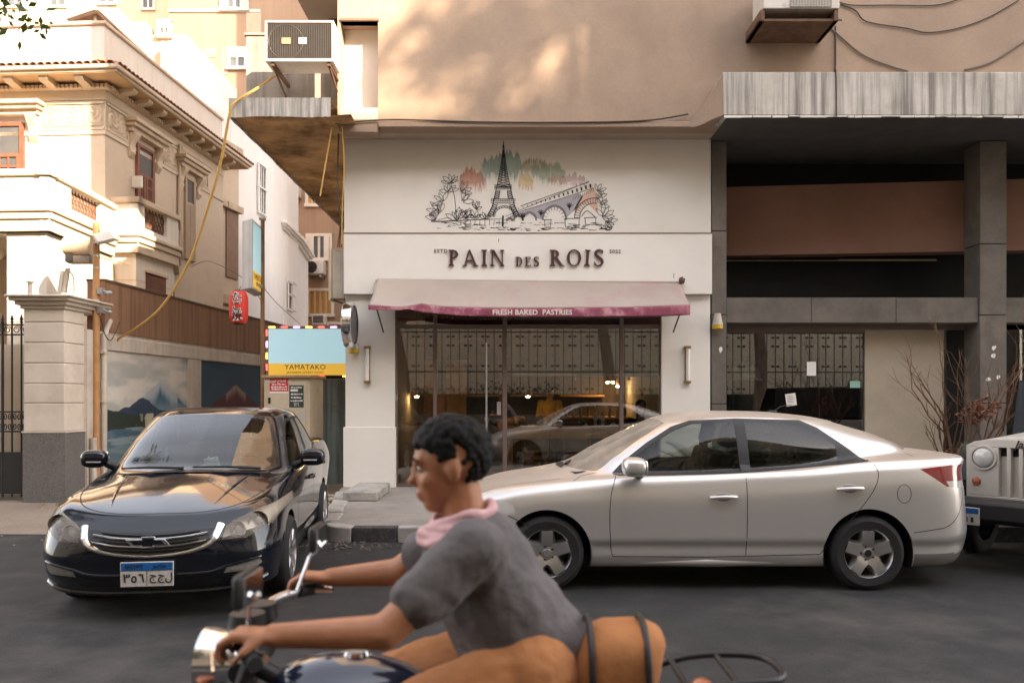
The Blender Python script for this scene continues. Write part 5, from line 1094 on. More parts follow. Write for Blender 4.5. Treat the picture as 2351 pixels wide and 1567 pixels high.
gface(gl_*.3, gl_*.98, 4.2, 4.45, 0, .2, 'moulding', M_vd); gface(gl_*.3, gl_*.98, 2.4, 3.9, 0, .05, 'shutter', mat('brown_shutter2', (0.28,0.18,0.12), .8, .15)); gface(gl_*.25, gl_, 3.95, 4.1, 0, .22, 'moulding', M_vd)
gface(0, gl_, 8.3, 8.8, 0, .15, 'moulding', M_vd); gface(gl_*.8, gl_, 8.8, 9.6, -.3, 0, 'chimney', M_wh)
# lower white annexe with cornice
an = thing('white_annexe', 'lower white annexe with moulded cornice and narrow pair of windows', 'house', (-7.6, 28, 0))
ax0, ax1, ay = Xu(628, 27.5), Xu(652, 27.5), 27.5; ax2, ay2 = Xu(684, 30.5), 30.5; zt_ = Zv(508, 27.5)
b = MB(); b.prism([(ax0-1, ay), (ax1, ay), (ax2, ay2), (ax2-.5, 34), (ax0-1, 34)], 'z', 0, zt_-.3); b.obj('wall', M_wh, an)
for k, (o1, h) in enumerate(((.10, .12), (.2, .22), (.28, .30))):
    b = MB(); b.prism([(ax0-1, ay-o1), (ax1+o1*.6, ay-o1), (ax2+o1, ay2-o1*.4), (ax2+o1-.5, 34), (ax0-1, 34)], 'z', zt_-.3+h-.115, zt_-.3+h); b.obj('cornice', M_wh, an)
p0 = Vector((ax1, ay)); dn_ = (Vector((ax2, ay2))-p0).normalized(); nr = Vector((dn_.y, -dn_.x))
facewin(an, 659, 667, 648, 705, M_pane, M_wh, 0); facewin(an, 669, 676, 650, 706, M_pane, M_wh, 0)
# tan apartment block closing the alley
tb_ = thing('tan_apartment_block', 'tall tan apartment block closing the alley with shuttered windows', 'building', (-7, 35.5, 0))
TY = 35.0
M_tan2 = mat('tan_block_render', (0.34,0.22,0.14), .9, .1, .4, .25, 20, streak=.18, stain=(0.30,0.19,0.12), stain_amt=.4, stain_scale=.3)
b = MB(); b.box(Xu(388, TY), Xu(900, TY), TY, TY+8, 0, 30); b.obj('wall', M_tan2, tb_)
def flatwin(root, u0, u1, v0, v1, Y, kind, mroot='window', mfr=None):
    x0, x1, z0, z1 = Xu(u0, Y), Xu(u1, Y), Zv(v1, Y), Zv(v0, Y); mfr = mfr or mat('cream_frame', (0.66,0.58,0.48), .8, .06)
    b = MB(); b.box(x0, x1, Y-.03, Y, z0, z1); w_ = b.obj('window', M_pane if kind != 'wood' else mat('ochre_shutter', (0.42,0.24,0.09), .7, .12), root)
    b = MB(); b.box(x0-.12, x0, Y-.10, Y-.001, z0-.1, z1+.12); b.box(x1, x1+.12, Y-.10, Y-.001, z0-.1, z1+.12); b.box(x0-.12, x1+.12, Y-.102, Y-.001, z1, z1+.122); b.box(x0-.15, x1+.15, Y-.14, Y-.001, z0-.14, z0-.001); b.obj('frame', mfr, w_)
    b = MB()
    if kind == 'open':
        b.box(x0-.02, x0+(x1-x0)*.26, Y-.10, Y-.04, z0, z1); b.box(x1-(x1-x0)*.26, x1+.02, Y-.10, Y-.04, z0, z1); b.box((x0+x1)/2-.05, (x0+x1)/2+.05, Y-.06, Y-.031, z0, z1)
        b.obj('shutter', mfr, w_)
    elif kind == 'wood':
        for k in range(5): xx = x0+(x1-x0)*k/4; b.box(xx-.05, xx+.05, Y-.08, Y-.031, z0, z1)
        b.obj('shutter_rail', mat('ochre_rail', (0.55,0.33,0.13), .7, .1), w_)
    else:
        b.box(x0, x1, Y-.08, Y-.031, z0+(z1-z0)*.55, z1); b.obj('blind_box', mfr, w_); b = MB(); b.box((x0+x1)/2-.04, (x0+x1)/2+.04, Y-.07, Y-.031, z0, z0+(z1-z0)*.55); b.obj('window_bar', mfr, w_)
flatwin(tb_, 709, 757, 543, 592, TY, 'open'); flatwin(tb_, 711, 762, 668, 720, TY, 'wood'); flatwin(tb_, 708, 745, 440, 468, TY, 'wood'); flatwin(tb_, 529, 562, 116, 154, TY, 'half'); flatwin(tb_, 512, 566, -40, 20, TY, 'open', mfr=mat('sage_shutter', (0.42,0.46,0.40), .8, .1)); flatwin(tb_, 740, 800, 745, 800, TY, 'open')
M_brick = mat('exposed_brick', (0.46,0.25,0.18), .95, .3, 9, .5, 20)
for (u0, u1, v0, v1) in ((401, 424, 92, 120), (466, 496, 110, 132), (509, 524, 113, 172)):
    b = MB(); b.box(Xu(u0, TY), Xu(u1, TY), TY-.02, TY-.001, Zv(v1, TY), Zv(v0, TY)); b.obj('brick_patch', M_brick, tb_)
b = MB(); b.box(Xu(388, TY), Xu(598, TY), TY-.06, TY-.001, Zv(29, TY), Zv(23, TY)); b.obj('moulding', mat('cream_frame', (0.66,0.58,0.48)), tb_)
b = MB(); b.box(Xu(566, TY), Xu(600, TY), TY-.04, TY-.001, Zv(230, TY), Zv(30, TY)); b.obj('wall_strip', mat('tan_strip', (0.50,0.35,0.24), .9, .1), tb_)
# sunlit yellow block behind, top left
yb = thing('yellow_apartment_block', 'sunlit pale yellow apartment block rising behind the villa', 'building', (-22, 47, 0)); YY = 46
b = MB(); b.box(Xu(-300, YY), Xu(395, YY), YY, YY+8, 0, 34); b.obj('wall', mat('pale_yellow_render', (0.66,0.50,0.32), .9, .08, .4, .2, 20, streak=.1), yb)
for (u0, u1, v0, v1) in ((118, 150, -30, 14), (230, 262, -40, 8), (20, 52, -30, 14), (330, 352, -30, 20)): flatwin(yb, u0, u1, v0, v1, YY, 'half')
# stair-stepped roof walls between villa and blocks
sh = thing('rear_tan_house', 'tan rear house with stepped roof walls behind the villa parapet', 'house', (-12, 28, 0)); RY = 28
M_rt = mat('rear_tan', (0.50,0.36,0.25), .9, .1, .8, .2, 30, streak=.15)
b = MB(); b.box(Xu(235, RY), Xu(430, RY), RY, RY+5, 0, Zv(80, RY)); b.obj('wall', M_rt, sh); b = MB(); b.box(Xu(235, RY), Xu(283, RY), RY-.4, RY+5, 0, Zv(32, RY)); b.obj('wall', M_rt, sh); b = MB(); b.box(Xu(283, RY), Xu(345, RY)-.0, RY-.3, RY+4, 0, Zv(60, RY)); b.obj('wall', M_rt, sh)
for (u0, u1, v0, yy) in ((370, 378, 95, 27.6), (384, 395, 95, 27.5)):
    b = MB(); b.box(Xu(u0, yy), Xu(u1, yy), yy, yy+.3, 5, Zv(v0, yy)); b.obj('white_post', M_wh, sh)
b = MB(); b.box(Xu(448, 24.5), Xu(475, 24.5), 24.5, 25, 6, Zv(147, 24.5)); b.obj('white_pier', M_wh, sh)
b = MB(); b.prism([(Xu(395, 25.5), 25.5), (Xu(500, 30), 30), (Xu(500, 30)-.3, 30), (Xu(395, 25.5)-.3, 25.5)], 'z', 5, 9.9); b.obj('roof_wall', M_rt, sh)
flatwin(sh, 370, 388, 55, 80, RY-.001, 'half')
# ================================================================== ACs, SIGNS, POLES, CABLES, PLANTS
def ac_unit(name, lab, x0, x1, y0, y1, z0, z1, style):
    t = thing(name, lab, 'air conditioner', ((x0+x1)/2, y1, z0))
    b = MB(); b.box(x0, x1, y0+.02, y1, z0, z1); b.obj('casing', M_acw, t, bevel=.012)
    b = MB(); h = .03
    b.box(x0, x1, y0, y0+.019, z1-h, z1); b.box(x0, x1, y0, y0+.019, z0, z0+h*1.4); b.box(x0, x0+h, y0, y0+.019, z0+h*1.4, z1-h); b.box(x1-h, x1, y0, y0+.019, z0+h*1.4, z1-h); b.obj('front_rim', M_acw, t, bevel=.004)
    b = MB(); b.box(x0+h, x1-h, y0+.012, y0+.018, z0+h, z1-h); b.obj('grille_backing', mat('ac_dark', (0.03,0.026,0.023), .7, .2), t)
    b = MB(); n = 36; 
    for i in range(n): xx = x0+h+(x1-x0-2*h)*(i+.5)/n; b.box(xx-.003, xx+.003, y0+.002, y0+.011, z0+h*1.4, z1-h)
    b.obj('grille_slats', mat('ac_slat', (0.055,0.045,0.038), .6, .2), t)
    cx_ = x0+(x1-x0)*.31; cz_ = (z0+z1)/2; R = (z1-z0)*.40
    b = MB(); b.lathe([(R, .0), (R*1.05, .006), (R*1.1, .0)], (cx_, y0+.004, cz_), 'y', 32); b.obj('fan_ring', mat('ac_dark2', (0.05,0.042,0.035), .6, .1), t, smooth=True)
    for k, (dx, dz, wd, hh, mm) in enumerate(((0, 0, .13, .09, mat('tan_label', (0.34,0.22,0.13), .7, .1)), ((x1-x0)*.24, .0, .11, .09, M_paper))):
        b = MB(); b.box(cx_+dx-wd/2, cx_+dx+wd/2, y0-.003, y0+.001, cz_-hh/2, cz_+hh/2); b.obj('paper_label', mm, t)
    for xx in (x0+.08, x1-.1):
        b = MB(); b.box(xx, xx+.045, y0+.03, y1+.42, z0-.05, z0-.002); b.add(*(lambda q: (q.v, q.f))(MB().tube([(xx+.02, y0+.1, z0-.05), (xx+.02, y1+.4, z0-.28)], .018, 6))); b.obj('support_bracket', mat('rusty_steel', (0.16,0.085,0.05), .8, .3, 8), t)
    return t
ac_unit('air_conditioner', 'old air conditioner with dark slatted front on the balcony parapet', Xu(608, 11.5), Xu(766, 11.5), 11.5, 11.95, Zv(141, 11.5), Zv(47, 11.5), 0)
# right AC, high on the beige wall, seen from below
ra = thing('wall_air_conditioner', 'grimy white air conditioner bracketed high on the beige wall above the ledge', 'air conditioner', (Xu(1835, 11.6), 12.1, Zv(40, 11.6)))
ry0, ry1 = 11.35, 11.85; x0, x1 = Xu(1752, ry0), Xu(1928, ry0); z0 = Zv(20, ry0); z1 = z0+.62
b = MB(); b.box(x0, x1, ry0, ry1, z0, z1); b.obj('casing', M_acw, ra, bevel=.012)
b = MB(); b.box(x0+.38, x1-.12, ry0-.012, ry0-.001, z0+.02, z1-.05); b.obj('grille', mat('ac_grid', (0.30,0.27,0.23), .6, .1), ra)
b = MB()
for i in range(26): xx = x0+.39+(x1-x0-.52)*i/26; b.box(xx, xx+.006, ry0-.018, ry0-.0125, z0+.02, z1-.05)
b.obj('grille_slats', M_acw, ra)
b = MB(); b.box(x0-.03, x1+.0, ry0+.05, OV-.0, z0-.16, z0-.12); b.box(x0-.03, x0+.03, ry0+.02, OV, z0-.16, z0-.002); b.box(x1-.07, x1-.01, ry0+.02, OV, z0-.16, z0-.002); b.box(x0, x1, ry1, ry1+.05, z0-.12, z0-.002); b.obj('support_frame', mat('rusty_steel', (0.16,0.085,0.05)), ra, bevel=.005)
b = MB(); b.tube([(x1-.02, ry0+.2, z0-.05), (x1+.10, ry0+.15, z0-.09)], .02, 8); b.obj('drain_stub', mat('grey_pvc', (0.36,0.33,0.3), .6, .1), ra)
# far small ACs
def farac(u0, u1, v0, v1, Y, lab, fan=True):
    x0, x1, z0, z1 = Xu(u0, Y), Xu(u1, Y), Zv(v1, Y), Zv(v0, Y); t = thing('window_air_conditioner', lab, 'air conditioner', ((x0+x1)/2, TY, z0))
    b = MB(); b.box(x0, x1, Y, TY-.002, z0, z1); b.obj('casing', M_acw, t, bevel=.03)
    if fan:
        r = (z1-z0)*.38; b = MB(); b.lathe([(.001, -.03), (r*.3, -.03), (r*.32, -.01), (r, -.01), (r*1.05, -.04), (r*1.15, -.001)], (x0+(x1-x0)*.36, Y, (z0+z1)/2), 'y', 24); b.obj('fan', mat('ac_dark', (0.03,0.026,0.023)), t, smooth=True)
    else:
        b = MB()
        for k in range(5): zz_ = z0+(z1-z0)*(.2+.15*k); b.box(x0+.06, x1-.06, Y-.02, Y-.001, zz_, zz_+.04)
        b.obj('grille', mat('ac_dark', (0.03,0.026,0.023)), t)
    for xa in (x0+.1, x1-.18): MB().box(xa, xa+.08, Y+.05, TY, z0-.12, z0-.002).obj('bracket', M_galv, t)
farac(699, 742, 597, 628, TY-.6, 'white split air conditioner with round fan under the tan block window'); farac(654, 686, 427, 450, TY-.5, 'small louvred air conditioner box on the bare tan block wall', False)
farac(716, 745, 722, 745, TY-.6, 'low air conditioner above the light-blue sign panel', False)
# metal junction cabinet with cables on the alley edge of the bakery
jc = thing('junction_cabinet', 'weathered metal junction cabinet with loose cables at the alley corner of the bakery', 'cabinet', (-2.78, 12.9, Zv(690, 12.9)))
jY = 12.75; jx0, jx1 = Xu(762, jY), Xu(789, jY); jz0, jz1 = Zv(685, jY), Zv(572, jY)
b = MB(); b.box(jx0, jx1+.02, jY, jY+.5, jz0, jz1); b.obj('cabinet_box', mat('grey_cabinet', (0.52,0.46,0.38), .7, .2, 3, streak=.3), jc, bevel=.01)
b = MB(); b.box(jx0-.05, jx0-.002, jY-.03, jY+.52, jz0-.03, jz1+.02); b.obj('cabinet_door', mat('cream_metal', (0.60,0.50,0.36), .6, .15, 3, streak=.3), jc, bevel=.008)
b = MB(); b.box(jx0+.05, jx1+.04, jY-.12, jY+.0, jz0-.03, jz0-.01); b.obj('bracket', mat('rusty_steel', (0.16,0.085,0.05)), jc); b = MB(); b.tube([(jx0, jY-.1, jz0-.02), (jx1+.1, jY-.02, jz0-.12)], .015, 6); b.obj('bracket', mat('rusty_steel', (0.16,0.085,0.05)), jc)
for k in range(3):
    b = MB(); b.tube(curve([(-2.70, 12.4+.02*k, SZ), (-2.74, 12.5, 4.9-.05*k), (-2.70, 12.55, 4.4), (-2.78+.03*k, 12.7, jz1+.02)], 16), .008, 5); b.obj('loose_cable', M_cableb, jc, smooth=True)
# ---- light-box sign over the alley mouth (mascot omitted)
M_lb = mat('sign_blue', (0.42, 0.62, 0.68), .45, .03, emit=(.36,.60,.68), estr=.11); M_ly = mat('sign_yellow', (0.74, 0.46, 0.06), .45, .03, emit=(.74,.42,.05), estr=.10); M_dk = mat('sign_ink', (0.03,0.022,0.018), .6, 0)
yt = thing('hanging_sign', 'wide light-blue and yellow light-box sign reading YAMATAKO over the alley', 'sign', (Xu(705, 13.9), 13.95, Zv(860, 13.9)))
sY = 13.9; sx0, sx1, sz0, sz1 = Xu(610, sY), Xu(796, sY), Zv(862, sY), Zv(748, sY)
b = MB(); b.box(sx0, sx1, sY+.002, sY+.16, sz0, sz1); b.obj('light_box', mat('sign_casing', (0.20,0.13,0.10), .5, .2), yt, bevel=.005)
zmid = Zv(834, sY)
b = MB(); b.box(sx0+.05, sx1-.02, sY-.004, sY+.0015, zmid, sz1-.05); b.obj('blue_face', M_lb, yt); b = MB(); b.box(sx0+.05, sx1-.02, sY-.004, sY+.0015, sz0+.01, zmid-.001); b.obj('yellow_face', M_ly, yt)
def serif_text(name, s, size, m, par, org): return text(name, s, size, m, par, org, (1,0,0), (0,0,1), .001, spacing=1.08)
serif_text('sign_lettering', 'YAMATAKO', .125, M_dk, yt, (Xu(701, sY), sY-.0065, Zv(847.5, sY))); serif_text('sign_lettering', 'JAPANESE STREET FOOD', .055, M_dk, yt, (Xu(701, sY), sY-.0065, Zv(857, sY)))
ledc = [((0.85,0.55,0.08), 'amber'), ((0.75,0.06,0.05), 'red'), ((0.8,0.25,0.6), 'pink')]
k = 0; x = sx0+.05
def led(cx_, cz_, c, nm, hor):
    w2, h2 = (.055, .012) if hor else (.012, .055); b = MB(); b.box(cx_-w2, cx_+w2, sY-.012, sY+.0, cz_-h2, cz_+h2); b.obj('led_strip', mat('led_'+nm, c, .4, 0, emit=c, estr=1.2), yt)
while x < sx1-.05:
    c, nm = ledc[k % 3]; led(x+.06, sz1-.02, c, nm, True)
    if k % 2 == 0 and x > 0.45*(sx0+sx1)*1.05 - 0: led(x+.06, sz0-.012, c, nm, True)
    x += .215; k += 1
for k in range(4): c, nm = ledc[(k+1) % 3]; led(sx0+.02, sz1-.12-k*.2, c, nm, False)
# ---- pole with vertical light-box and lantern
vp = thing('sign_pole', 'slim rusty sign pole rising beside the electric cabinet', 'pole', (Xu(602, 13.6), 13.6, 0)); pxx = Xu(602, 13.6)
b = MB(); b.tube([(pxx, 13.62, 0), (pxx, 13.62, Zv(500, 13.6))], .035, 10); b.obj('pole_shaft', mat('rusted_pole', (0.26,0.15,0.07), .7, .3, 6), vp, smooth=True)
b = MB(); b.box(pxx-.05, pxx+.02, 13.45, 13.7, Zv(662, 13.6), Zv(655, 13.6)); b.box(pxx-.05, pxx+.05, 13.58, 13.66, Zv(505, 13.6), Zv(500, 13.6)); b.obj('pole_bracket', M_galv, vp)
vs_ = thing('vertical_sign', 'tall narrow grey light-box sign with light-blue and yellow face on the pole', 'sign', (Xu(578, 13.3), 13.4, Zv(668, 13.3)))
vY = 13.3; vx0, vx1, vx2 = Xu(549, 13.0), Xu(578, 12.95), Xu(608, 13.9); vz0, vz1 = Zv(662, 13.0), Zv(503, 13.0)
pa, pb, pc_ = Vector((vx0, 13.15)), Vector((Xu(579, 12.95), 12.95)), Vector((vx2, 13.85))
b = MB(); b.prism([tuple(pa), tuple(pb), tuple(pc_), tuple(pa+(pc_-pb))], 'z', vz0, vz1); b.obj('light_box', mat('pale_grey_casing', (0.52,0.51,0.49), .6, .12, 4, streak=.25), vs_, bevel=.01)
dv = (pc_-pb).normalized(); nv = Vector((dv.y, -dv.x)); ln = (pc_-pb).length
def vface(s0, s1, z0, z1, off, name, m):
    b = MB(); P = [pb+dv*s0+nv*.001, pb+dv*s1+nv*.001, pb+dv*s1+nv*off, pb+dv*s0+nv*off]; b.prism([tuple(p) for p in P], 'z', z0, z1); return b.obj(name, m, vs_)
zc_ = vz0+(vz1-vz0)*.265
vface(.06, ln-.03, zc_, vz1-.04, .006, 'blue_face', M_lb); vface(.06, ln-.03, vz0+.03, zc_-.001, .006, 'yellow_face', M_ly)
o3 = pb+dv*(ln*.5)+nv*.009
text('sign_lettering', 'YAMATAKO', .14, M_dk, vs_, (o3.x, o3.y, vz0+.17), (dv.x, dv.y, 0), (0, 0, 1), .0005); text('sign_lettering', 'JAPANESE', .09, M_dk, vs_, (o3.x, o3.y, vz0+.08), (dv.x, dv.y, 0), (0, 0, 1), .0005)
ln_ = thing('paper_lantern', 'red paper lantern with white-edged black characters hanging under the vertical sign', 'lantern', (Xu(548, 12.9), 12.9, Zv(745, 12.9)))
lc = (Xu(548, 12.9), 12.9); lz0, lz1 = Zv(742, 12.9), Zv(669, 12.9); R = 21.5*12.9/F
prof = []
for i in range(41):
    t = i/40; prof.append((R*(1-abs(2*t-1)**4*.28)*(1-.018*(i % 2)), lz0+(lz1-lz0)*t))
b = MB(); b.lathe(prof, (lc[0], lc[1], 0), n=32); b.obj('lantern_body', mat('red_lantern', (0.62,0.035,0.02), .55, .1, 5), ln_, smooth=True)
b = MB(); b.lathe([(.001, lz0-.02), (R*.5, lz0-.02), (R*.55, lz0), (R*.72, lz0)], (lc[0], lc[1], 0), n=20); b.lathe([(R*.72, lz1), (R*.55, lz1), (R*.5, lz1+.02), (.001, lz1+.02)], (lc[0], lc[1], 0), n=20); b.obj('lantern_rim', M_bplastic, ln_, smooth=True)
b = MB(); b.tube([(lc[0], lc[1], lz1+.02), (lc[0]+.02, lc[1]+.06, vz0+.02)], .006, 6); b.obj('cord', M_bplastic, ln_)
def wrap_text(s, size, zc, m, off, bold):
    v, f = text_pts(s, size, 0.0, 'CENTER', 1.0, bold); B = MB(); 
    P = [];
    for p in v: a = p[0]/R + .12; rr_ = R+off; P.append((lc[0]+rr_*math.sin(a), lc[1]-rr_*math.cos(a), zc+p[1]))
    B.add(P, f); B.obj('lantern_lettering', m, ln_, fixn=False)
for ch, zc in (('た', .69), ('こ', .40), ('焼', .11)):
    wrap_text(ch, .165, lz0+(lz1-lz0)*zc, M_paper, .004, .010); wrap_text(ch, .165, lz0+(lz1-lz0)*zc, M_dk, .0075, .001)
# ---- rusty electric cabinet with stickers
ec = thing('electric_cabinet', 'cream rust-streaked metal electric cabinet with two notices on its door', 'cabinet', (Xu(672, 12.9), 13.2, 0))
M_ec = mat('rusty_cream_metal', (0.58,0.49,0.36), .65, .12, 3, .15, 30, stain=(0.24,0.10,0.04), stain_amt=.85, stain_scale=3.5, stain_lo=.60)
eY = 12.95; ex0, ex1 = Xu(606, eY), Xu(711, eY); ez1 = Zv(868, eY); exs = Xu(742, 13.6)
b = MB(); b.prism([(ex0, eY), (ex1, eY), (exs, 13.6), (ex0, 13.6)], 'z', 0, ez1); b.obj('cabinet_body', M_ec, ec, bevel=.012)
b = MB(); b.prism([(ex0-.04, eY-.05), (ex1+.03, eY-.05), (exs+.05, 13.62), (ex0-.04, 13.62)], 'z', ez1+.002, ez1+.05); b.obj('cabinet_top', mat('rusty_lid', (0.38,0.24,0.13), .8, .3, 5, .3, 20), ec, bevel=.01)
b = MB(); b.box(ex0+.05, ex1-.06, eY-.012, eY-.001, .15, ez1-.05); dr = b.obj('cabinet_door', M_ec, ec, bevel=.006)
b = MB(); b.box(Xu(617, eY), Xu(622, eY), eY-.03, eY-.0125, Zv(925, eY), Zv(912, eY)); b.obj('latch', M_bplastic, dr)
nY = eY-.016
rn = tag(MB().box(Xu(619, nY), Xu(662, nY), nY, nY+.002, Zv(902, nY), Zv(868, nY)).obj('notice_plate', mat('notice_red', (0.55,0.03,0.03), .5, .1)), 'red notice with white Arabic lines stuck on the electric cabinet', 'notice')
text('notice_lettering', arabic('عبد الفتاح ابوزيادة'), .062, M_paper, rn, (Xu(640.5, nY), nY-.002, Zv(876.5, nY)), (1,0,0), (0,0,1), .0003, bold=.001)
def printlines(par, u0, u1, rows, h):
    for v_ in rows:
        b = MB(); x = u0+random.uniform(0, 4)
        while x < u1-2: l_ = random.uniform(2, 6); l_ = min(l_, u1-x); b.box(Xu(x, nY), Xu(x+l_, nY), nY-.001, nY-.0002, Zv(v_, nY)-h*random.uniform(.5, 1), Zv(v_, nY)+h*random.uniform(.4, 1)); x += l_+random.uniform(.6, 1.6)
        b.obj('print_line', M_paper, par)
printlines(rn, 622, 659, (882, 888, 893), .013)
b = MB(); b.box(Xu(619, nY), Xu(662, nY), nY-.001, nY-.0002, Zv(902, nY), Zv(898, nY)); b.obj('notice_strip', M_paper, rn)
gn_ = tag(MB().box(Xu(664, nY), Xu(697, nY), nY, nY+.002, Zv(935, nY), Zv(884, nY)).obj('notice_plate', mat('notice_dark', (0.035,0.05,0.045), .5, .1)), 'dark green notice with pale Arabic lines stuck on the electric cabinet', 'notice')
printlines(gn_, 666, 695, (889, 904, 912, 919.5), .014); text('notice_lettering', '١٢١', .085, M_paper, gn_, (Xu(680.5, nY), nY-.002, Zv(932, nY)), (1,0,0), (0,0,1), .0003)
b = MB(); b.box(Xu(667, nY), Xu(684, nY), nY-.001, nY-.0002, Zv(898, nY), Zv(893, nY)); b.obj('notice_strip', M_paper, gn_)
b = MB(); b.lathe([(.001, 0), (.075, 0)], (Xu(694, nY), nY+.0035, Zv(955, nY)), 'y', 20); b.obj('faded_sticker', mat('faded_white', (0.5,0.46,0.42), .8, .1), ec)
# blue-green door panel beyond
dp = thing('metal_door', 'weathered blue-green metal door panel between cabinet and bakery wall', 'door', (-3.2, 15, 0))
dY = 14.6; b = MB(); b.box(Xu(735, dY), Xu(800, dY), dY, dY+.05, 0, Zv(870, dY)); b.obj('door_leaf', mat('teal_peeling', (0.26,0.34,0.33), .7, .25, 2, .3, 30, streak=.85, stain=(0.10,0.09,0.08), stain_amt=.6, stain_scale=2.5), dp)
b = MB(); b.box(Xu(735, dY), Xu(800, dY), dY-.02, dY+.06, Zv(869, dY), Zv(860, dY)); b.obj('door_head', M_dark, dp)
# ---- street pole with floodlight, loudspeaker-like box
sp_ = thing('utility_pole', 'utility pole with orange sunlight in its colour, behind the gate pillar, carrying floodlight and clamps', 'pole', (Xu(221, 12.75), 12.75, 0)); ux = Xu(221, 12.75); uy = 12.75
b = MB(); b.tube([(ux, uy, 0), (ux, uy, Zv(512, uy))], .052, 12); b.obj('pole_shaft', mat('orange_lit_pole', (0.46,0.24,0.10), .75, .25, 4), sp_, smooth=True)  # orange of the sunlight is put into the shaft colour
b = MB(); q = MB(); q.box(-.13, .13, -.03, .05, -.09, .09); q.xf(Matrix.Translation((Xu(247, uy), uy-.12, Zv(548, uy))) @ Matrix.Rotation(math.radians(-25), 4, 'Y') @ Matrix.Rotation(math.radians(35), 4, 'Z') @ Matrix.Rotation(math.radians(-20), 4, 'X')); b.add(q.v, q.f); b.obj('floodlight', mat('flood_grey', (0.62,0.58,0.52), .5, .1), sp_, bevel=.01)
b = MB(); b.tube([(ux, uy-.05, Zv(560, uy)), (Xu(240, uy), uy-.1, Zv(553, uy))], .018, 6); b.obj('floodlight_arm', M_galv, sp_)
for v_ in (668, 712):
    b = MB(); b.box(ux+.04, ux+.13, uy-.06, uy+.02, Zv(v_, uy)-.05, Zv(v_, uy)+.05); b.tube([(ux+.13, uy-.02, Zv(v_, uy)), (ux+.22, uy-.04, Zv(v_+5, uy))], .02, 8); b.ball((ux+.23, uy-.04, Zv(v_+5, uy)), (.05, .035, .035), 8, 6); b.obj('clamp_lamp', M_galv, sp_, smooth=True, auto=30)
b = MB()
for v_ in (588, 615, 690): b.lathe([(.056, -.012), (.058, 0), (.056, .012)], (ux, uy, Zv(v_, uy)), n=12)
b.obj('strap', M_galv, sp_)
rl = thing('rolled_shade', 'cream rolled shade and grey box fixed beside the utility pole', 'rolled shade', (Xu(182, 12.9), 12.9, Zv(600, 12.9)))
b = MB(); b.tube([(Xu(152, 12.9), 12.9, Zv(565, 12.9)), (Xu(213, 12.9), 12.9, Zv(567, 12.9))], .15, 18); b.obj('roll', mat('cream_canvas', (0.66,0.52,0.36), .9, .12, 6), rl, smooth=True)
b = MB(); b.box(Xu(158, 12.9), Xu(212, 12.9), 12.82, 12.98, Zv(605, 12.9), Zv(588, 12.9)); b.obj('roll_box', mat('brown_grey_box', (0.28,0.22,0.17), .7, .15), rl, bevel=.01)
b = MB(); b.box(Xu(157, 12.9), Xu(174, 12.9), 12.80, 12.818, Zv(603, 12.9), Zv(585, 12.9)); b.obj('box_panel', mat('dark_panel', (0.06,0.055,0.05), .5, .1), rl)
fu = thing('folded_boards', 'pale folded boards and cables leaning on the wall top beside the pole', 'boards', (Xu(150, 13), 13.0, Zv(672, 13.0)))
for (u0, u1, v0, v1) in ((133, 148, 672, 622), (143, 160, 672, 616)):
    b = MB(); b.prism([(Xu(u0, 13), Zv(v0, 13)), (Xu(u0+9, 13), Zv(v0, 13)), (Xu(u1, 13), Zv(v1, 13)), (Xu(u1-8, 13), Zv(v1, 13))], 'y', 12.97, 13.03); b.obj('board', M_plw, fu, bevel=.005)
b = MB(); b.tube(curve([(Xu(155, 12.95), 12.95, Zv(618, 12.95)), (Xu(168, 12.95), 12.95, Zv(635, 12.95)), (Xu(170, 12.95), 12.95, Zv(672, 12.95))], 14), .012, 6); b.obj('cable', M_plw, fu, smooth=True)
b = MB(); b.tube([(Xu(69, 12.3), 12.3, Zv(677, 12.3)), (Xu(69, 12.3), 12.3, Zv(648, 12.3))], .035, 8); b.box(Xu(63, 12.3), Xu(76, 12.3), 12.25, 12.35, Zv(649, 12.3), Zv(645, 12.3)); tag(b.obj('pipe_stub', M_plw), 'short white pipe stub standing on the pillar cap', 'pipe')
# ---- cables
def cable(pts, r, m, lab, n=40, cat='cable'):
    b = MB(); b.tube(curve(pts, n), r, 6); return tag(b.obj('cable', m, smooth=True), lab, cat)
PT = lambda u_, v_, Y: (Xu(u_, Y), Y, Zv(v_, Y))
cable([PT(630, 175, 12.0), PT(590, 203, 11.8), PT(540, 235, 11.62), PT(527, 262, 11.6), PT(505, 380, 11.8), PT(470, 500, 12.1), PT(430, 610, 12.4), PT(370, 705, 12.7), PT(310, 755, 13.0), PT(275, 775, 13.3), PT(262, 795, 13.4), PT(258, 808, 13.4)], .02, M_cable, 'thick yellow cable sagging from the balcony slab to the boundary wall', 70)
cable([PT(762, 292, 11.9), PT(750, 360, 12.0), PT(735, 450, 12.1)], .012, M_cable, 'thin yellow cable hanging below the balcony soffit', 16)
cable([PT(785, 290, 12.0), PT(790, 380, 12.2), PT(786, 470, 12.4), PT(784, 560, 12.6)], .010, M_cable, 'thin ochre cable running down the bakery corner', 20)
wy = OV-.02
cable([PT(1918, 60, wy), PT(1918, 110, wy), PT(1918, 150, wy), (Xu(1918, 12.0), 12.05, 6.36), (Xu(1919, 11.6), 11.62, 6.35), (Xu(1919, 11.58), 11.58, 6.30), PT(1920, 220, 11.58), PT(1920, 268, 11.58)], .012, M_cableb, 'dark cable dropping straight from the wall unit over the ledge', 14)
cable([PT(1890, 48, wy), PT(1925, 80, wy), PT(1980, 125, wy), PT(2040, 150, wy), PT(2085, 163, wy)], .013, mat('grey_cable', (0.22,0.18,0.15), .7, .1), 'grey cable curving down from the wall unit to the ledge')
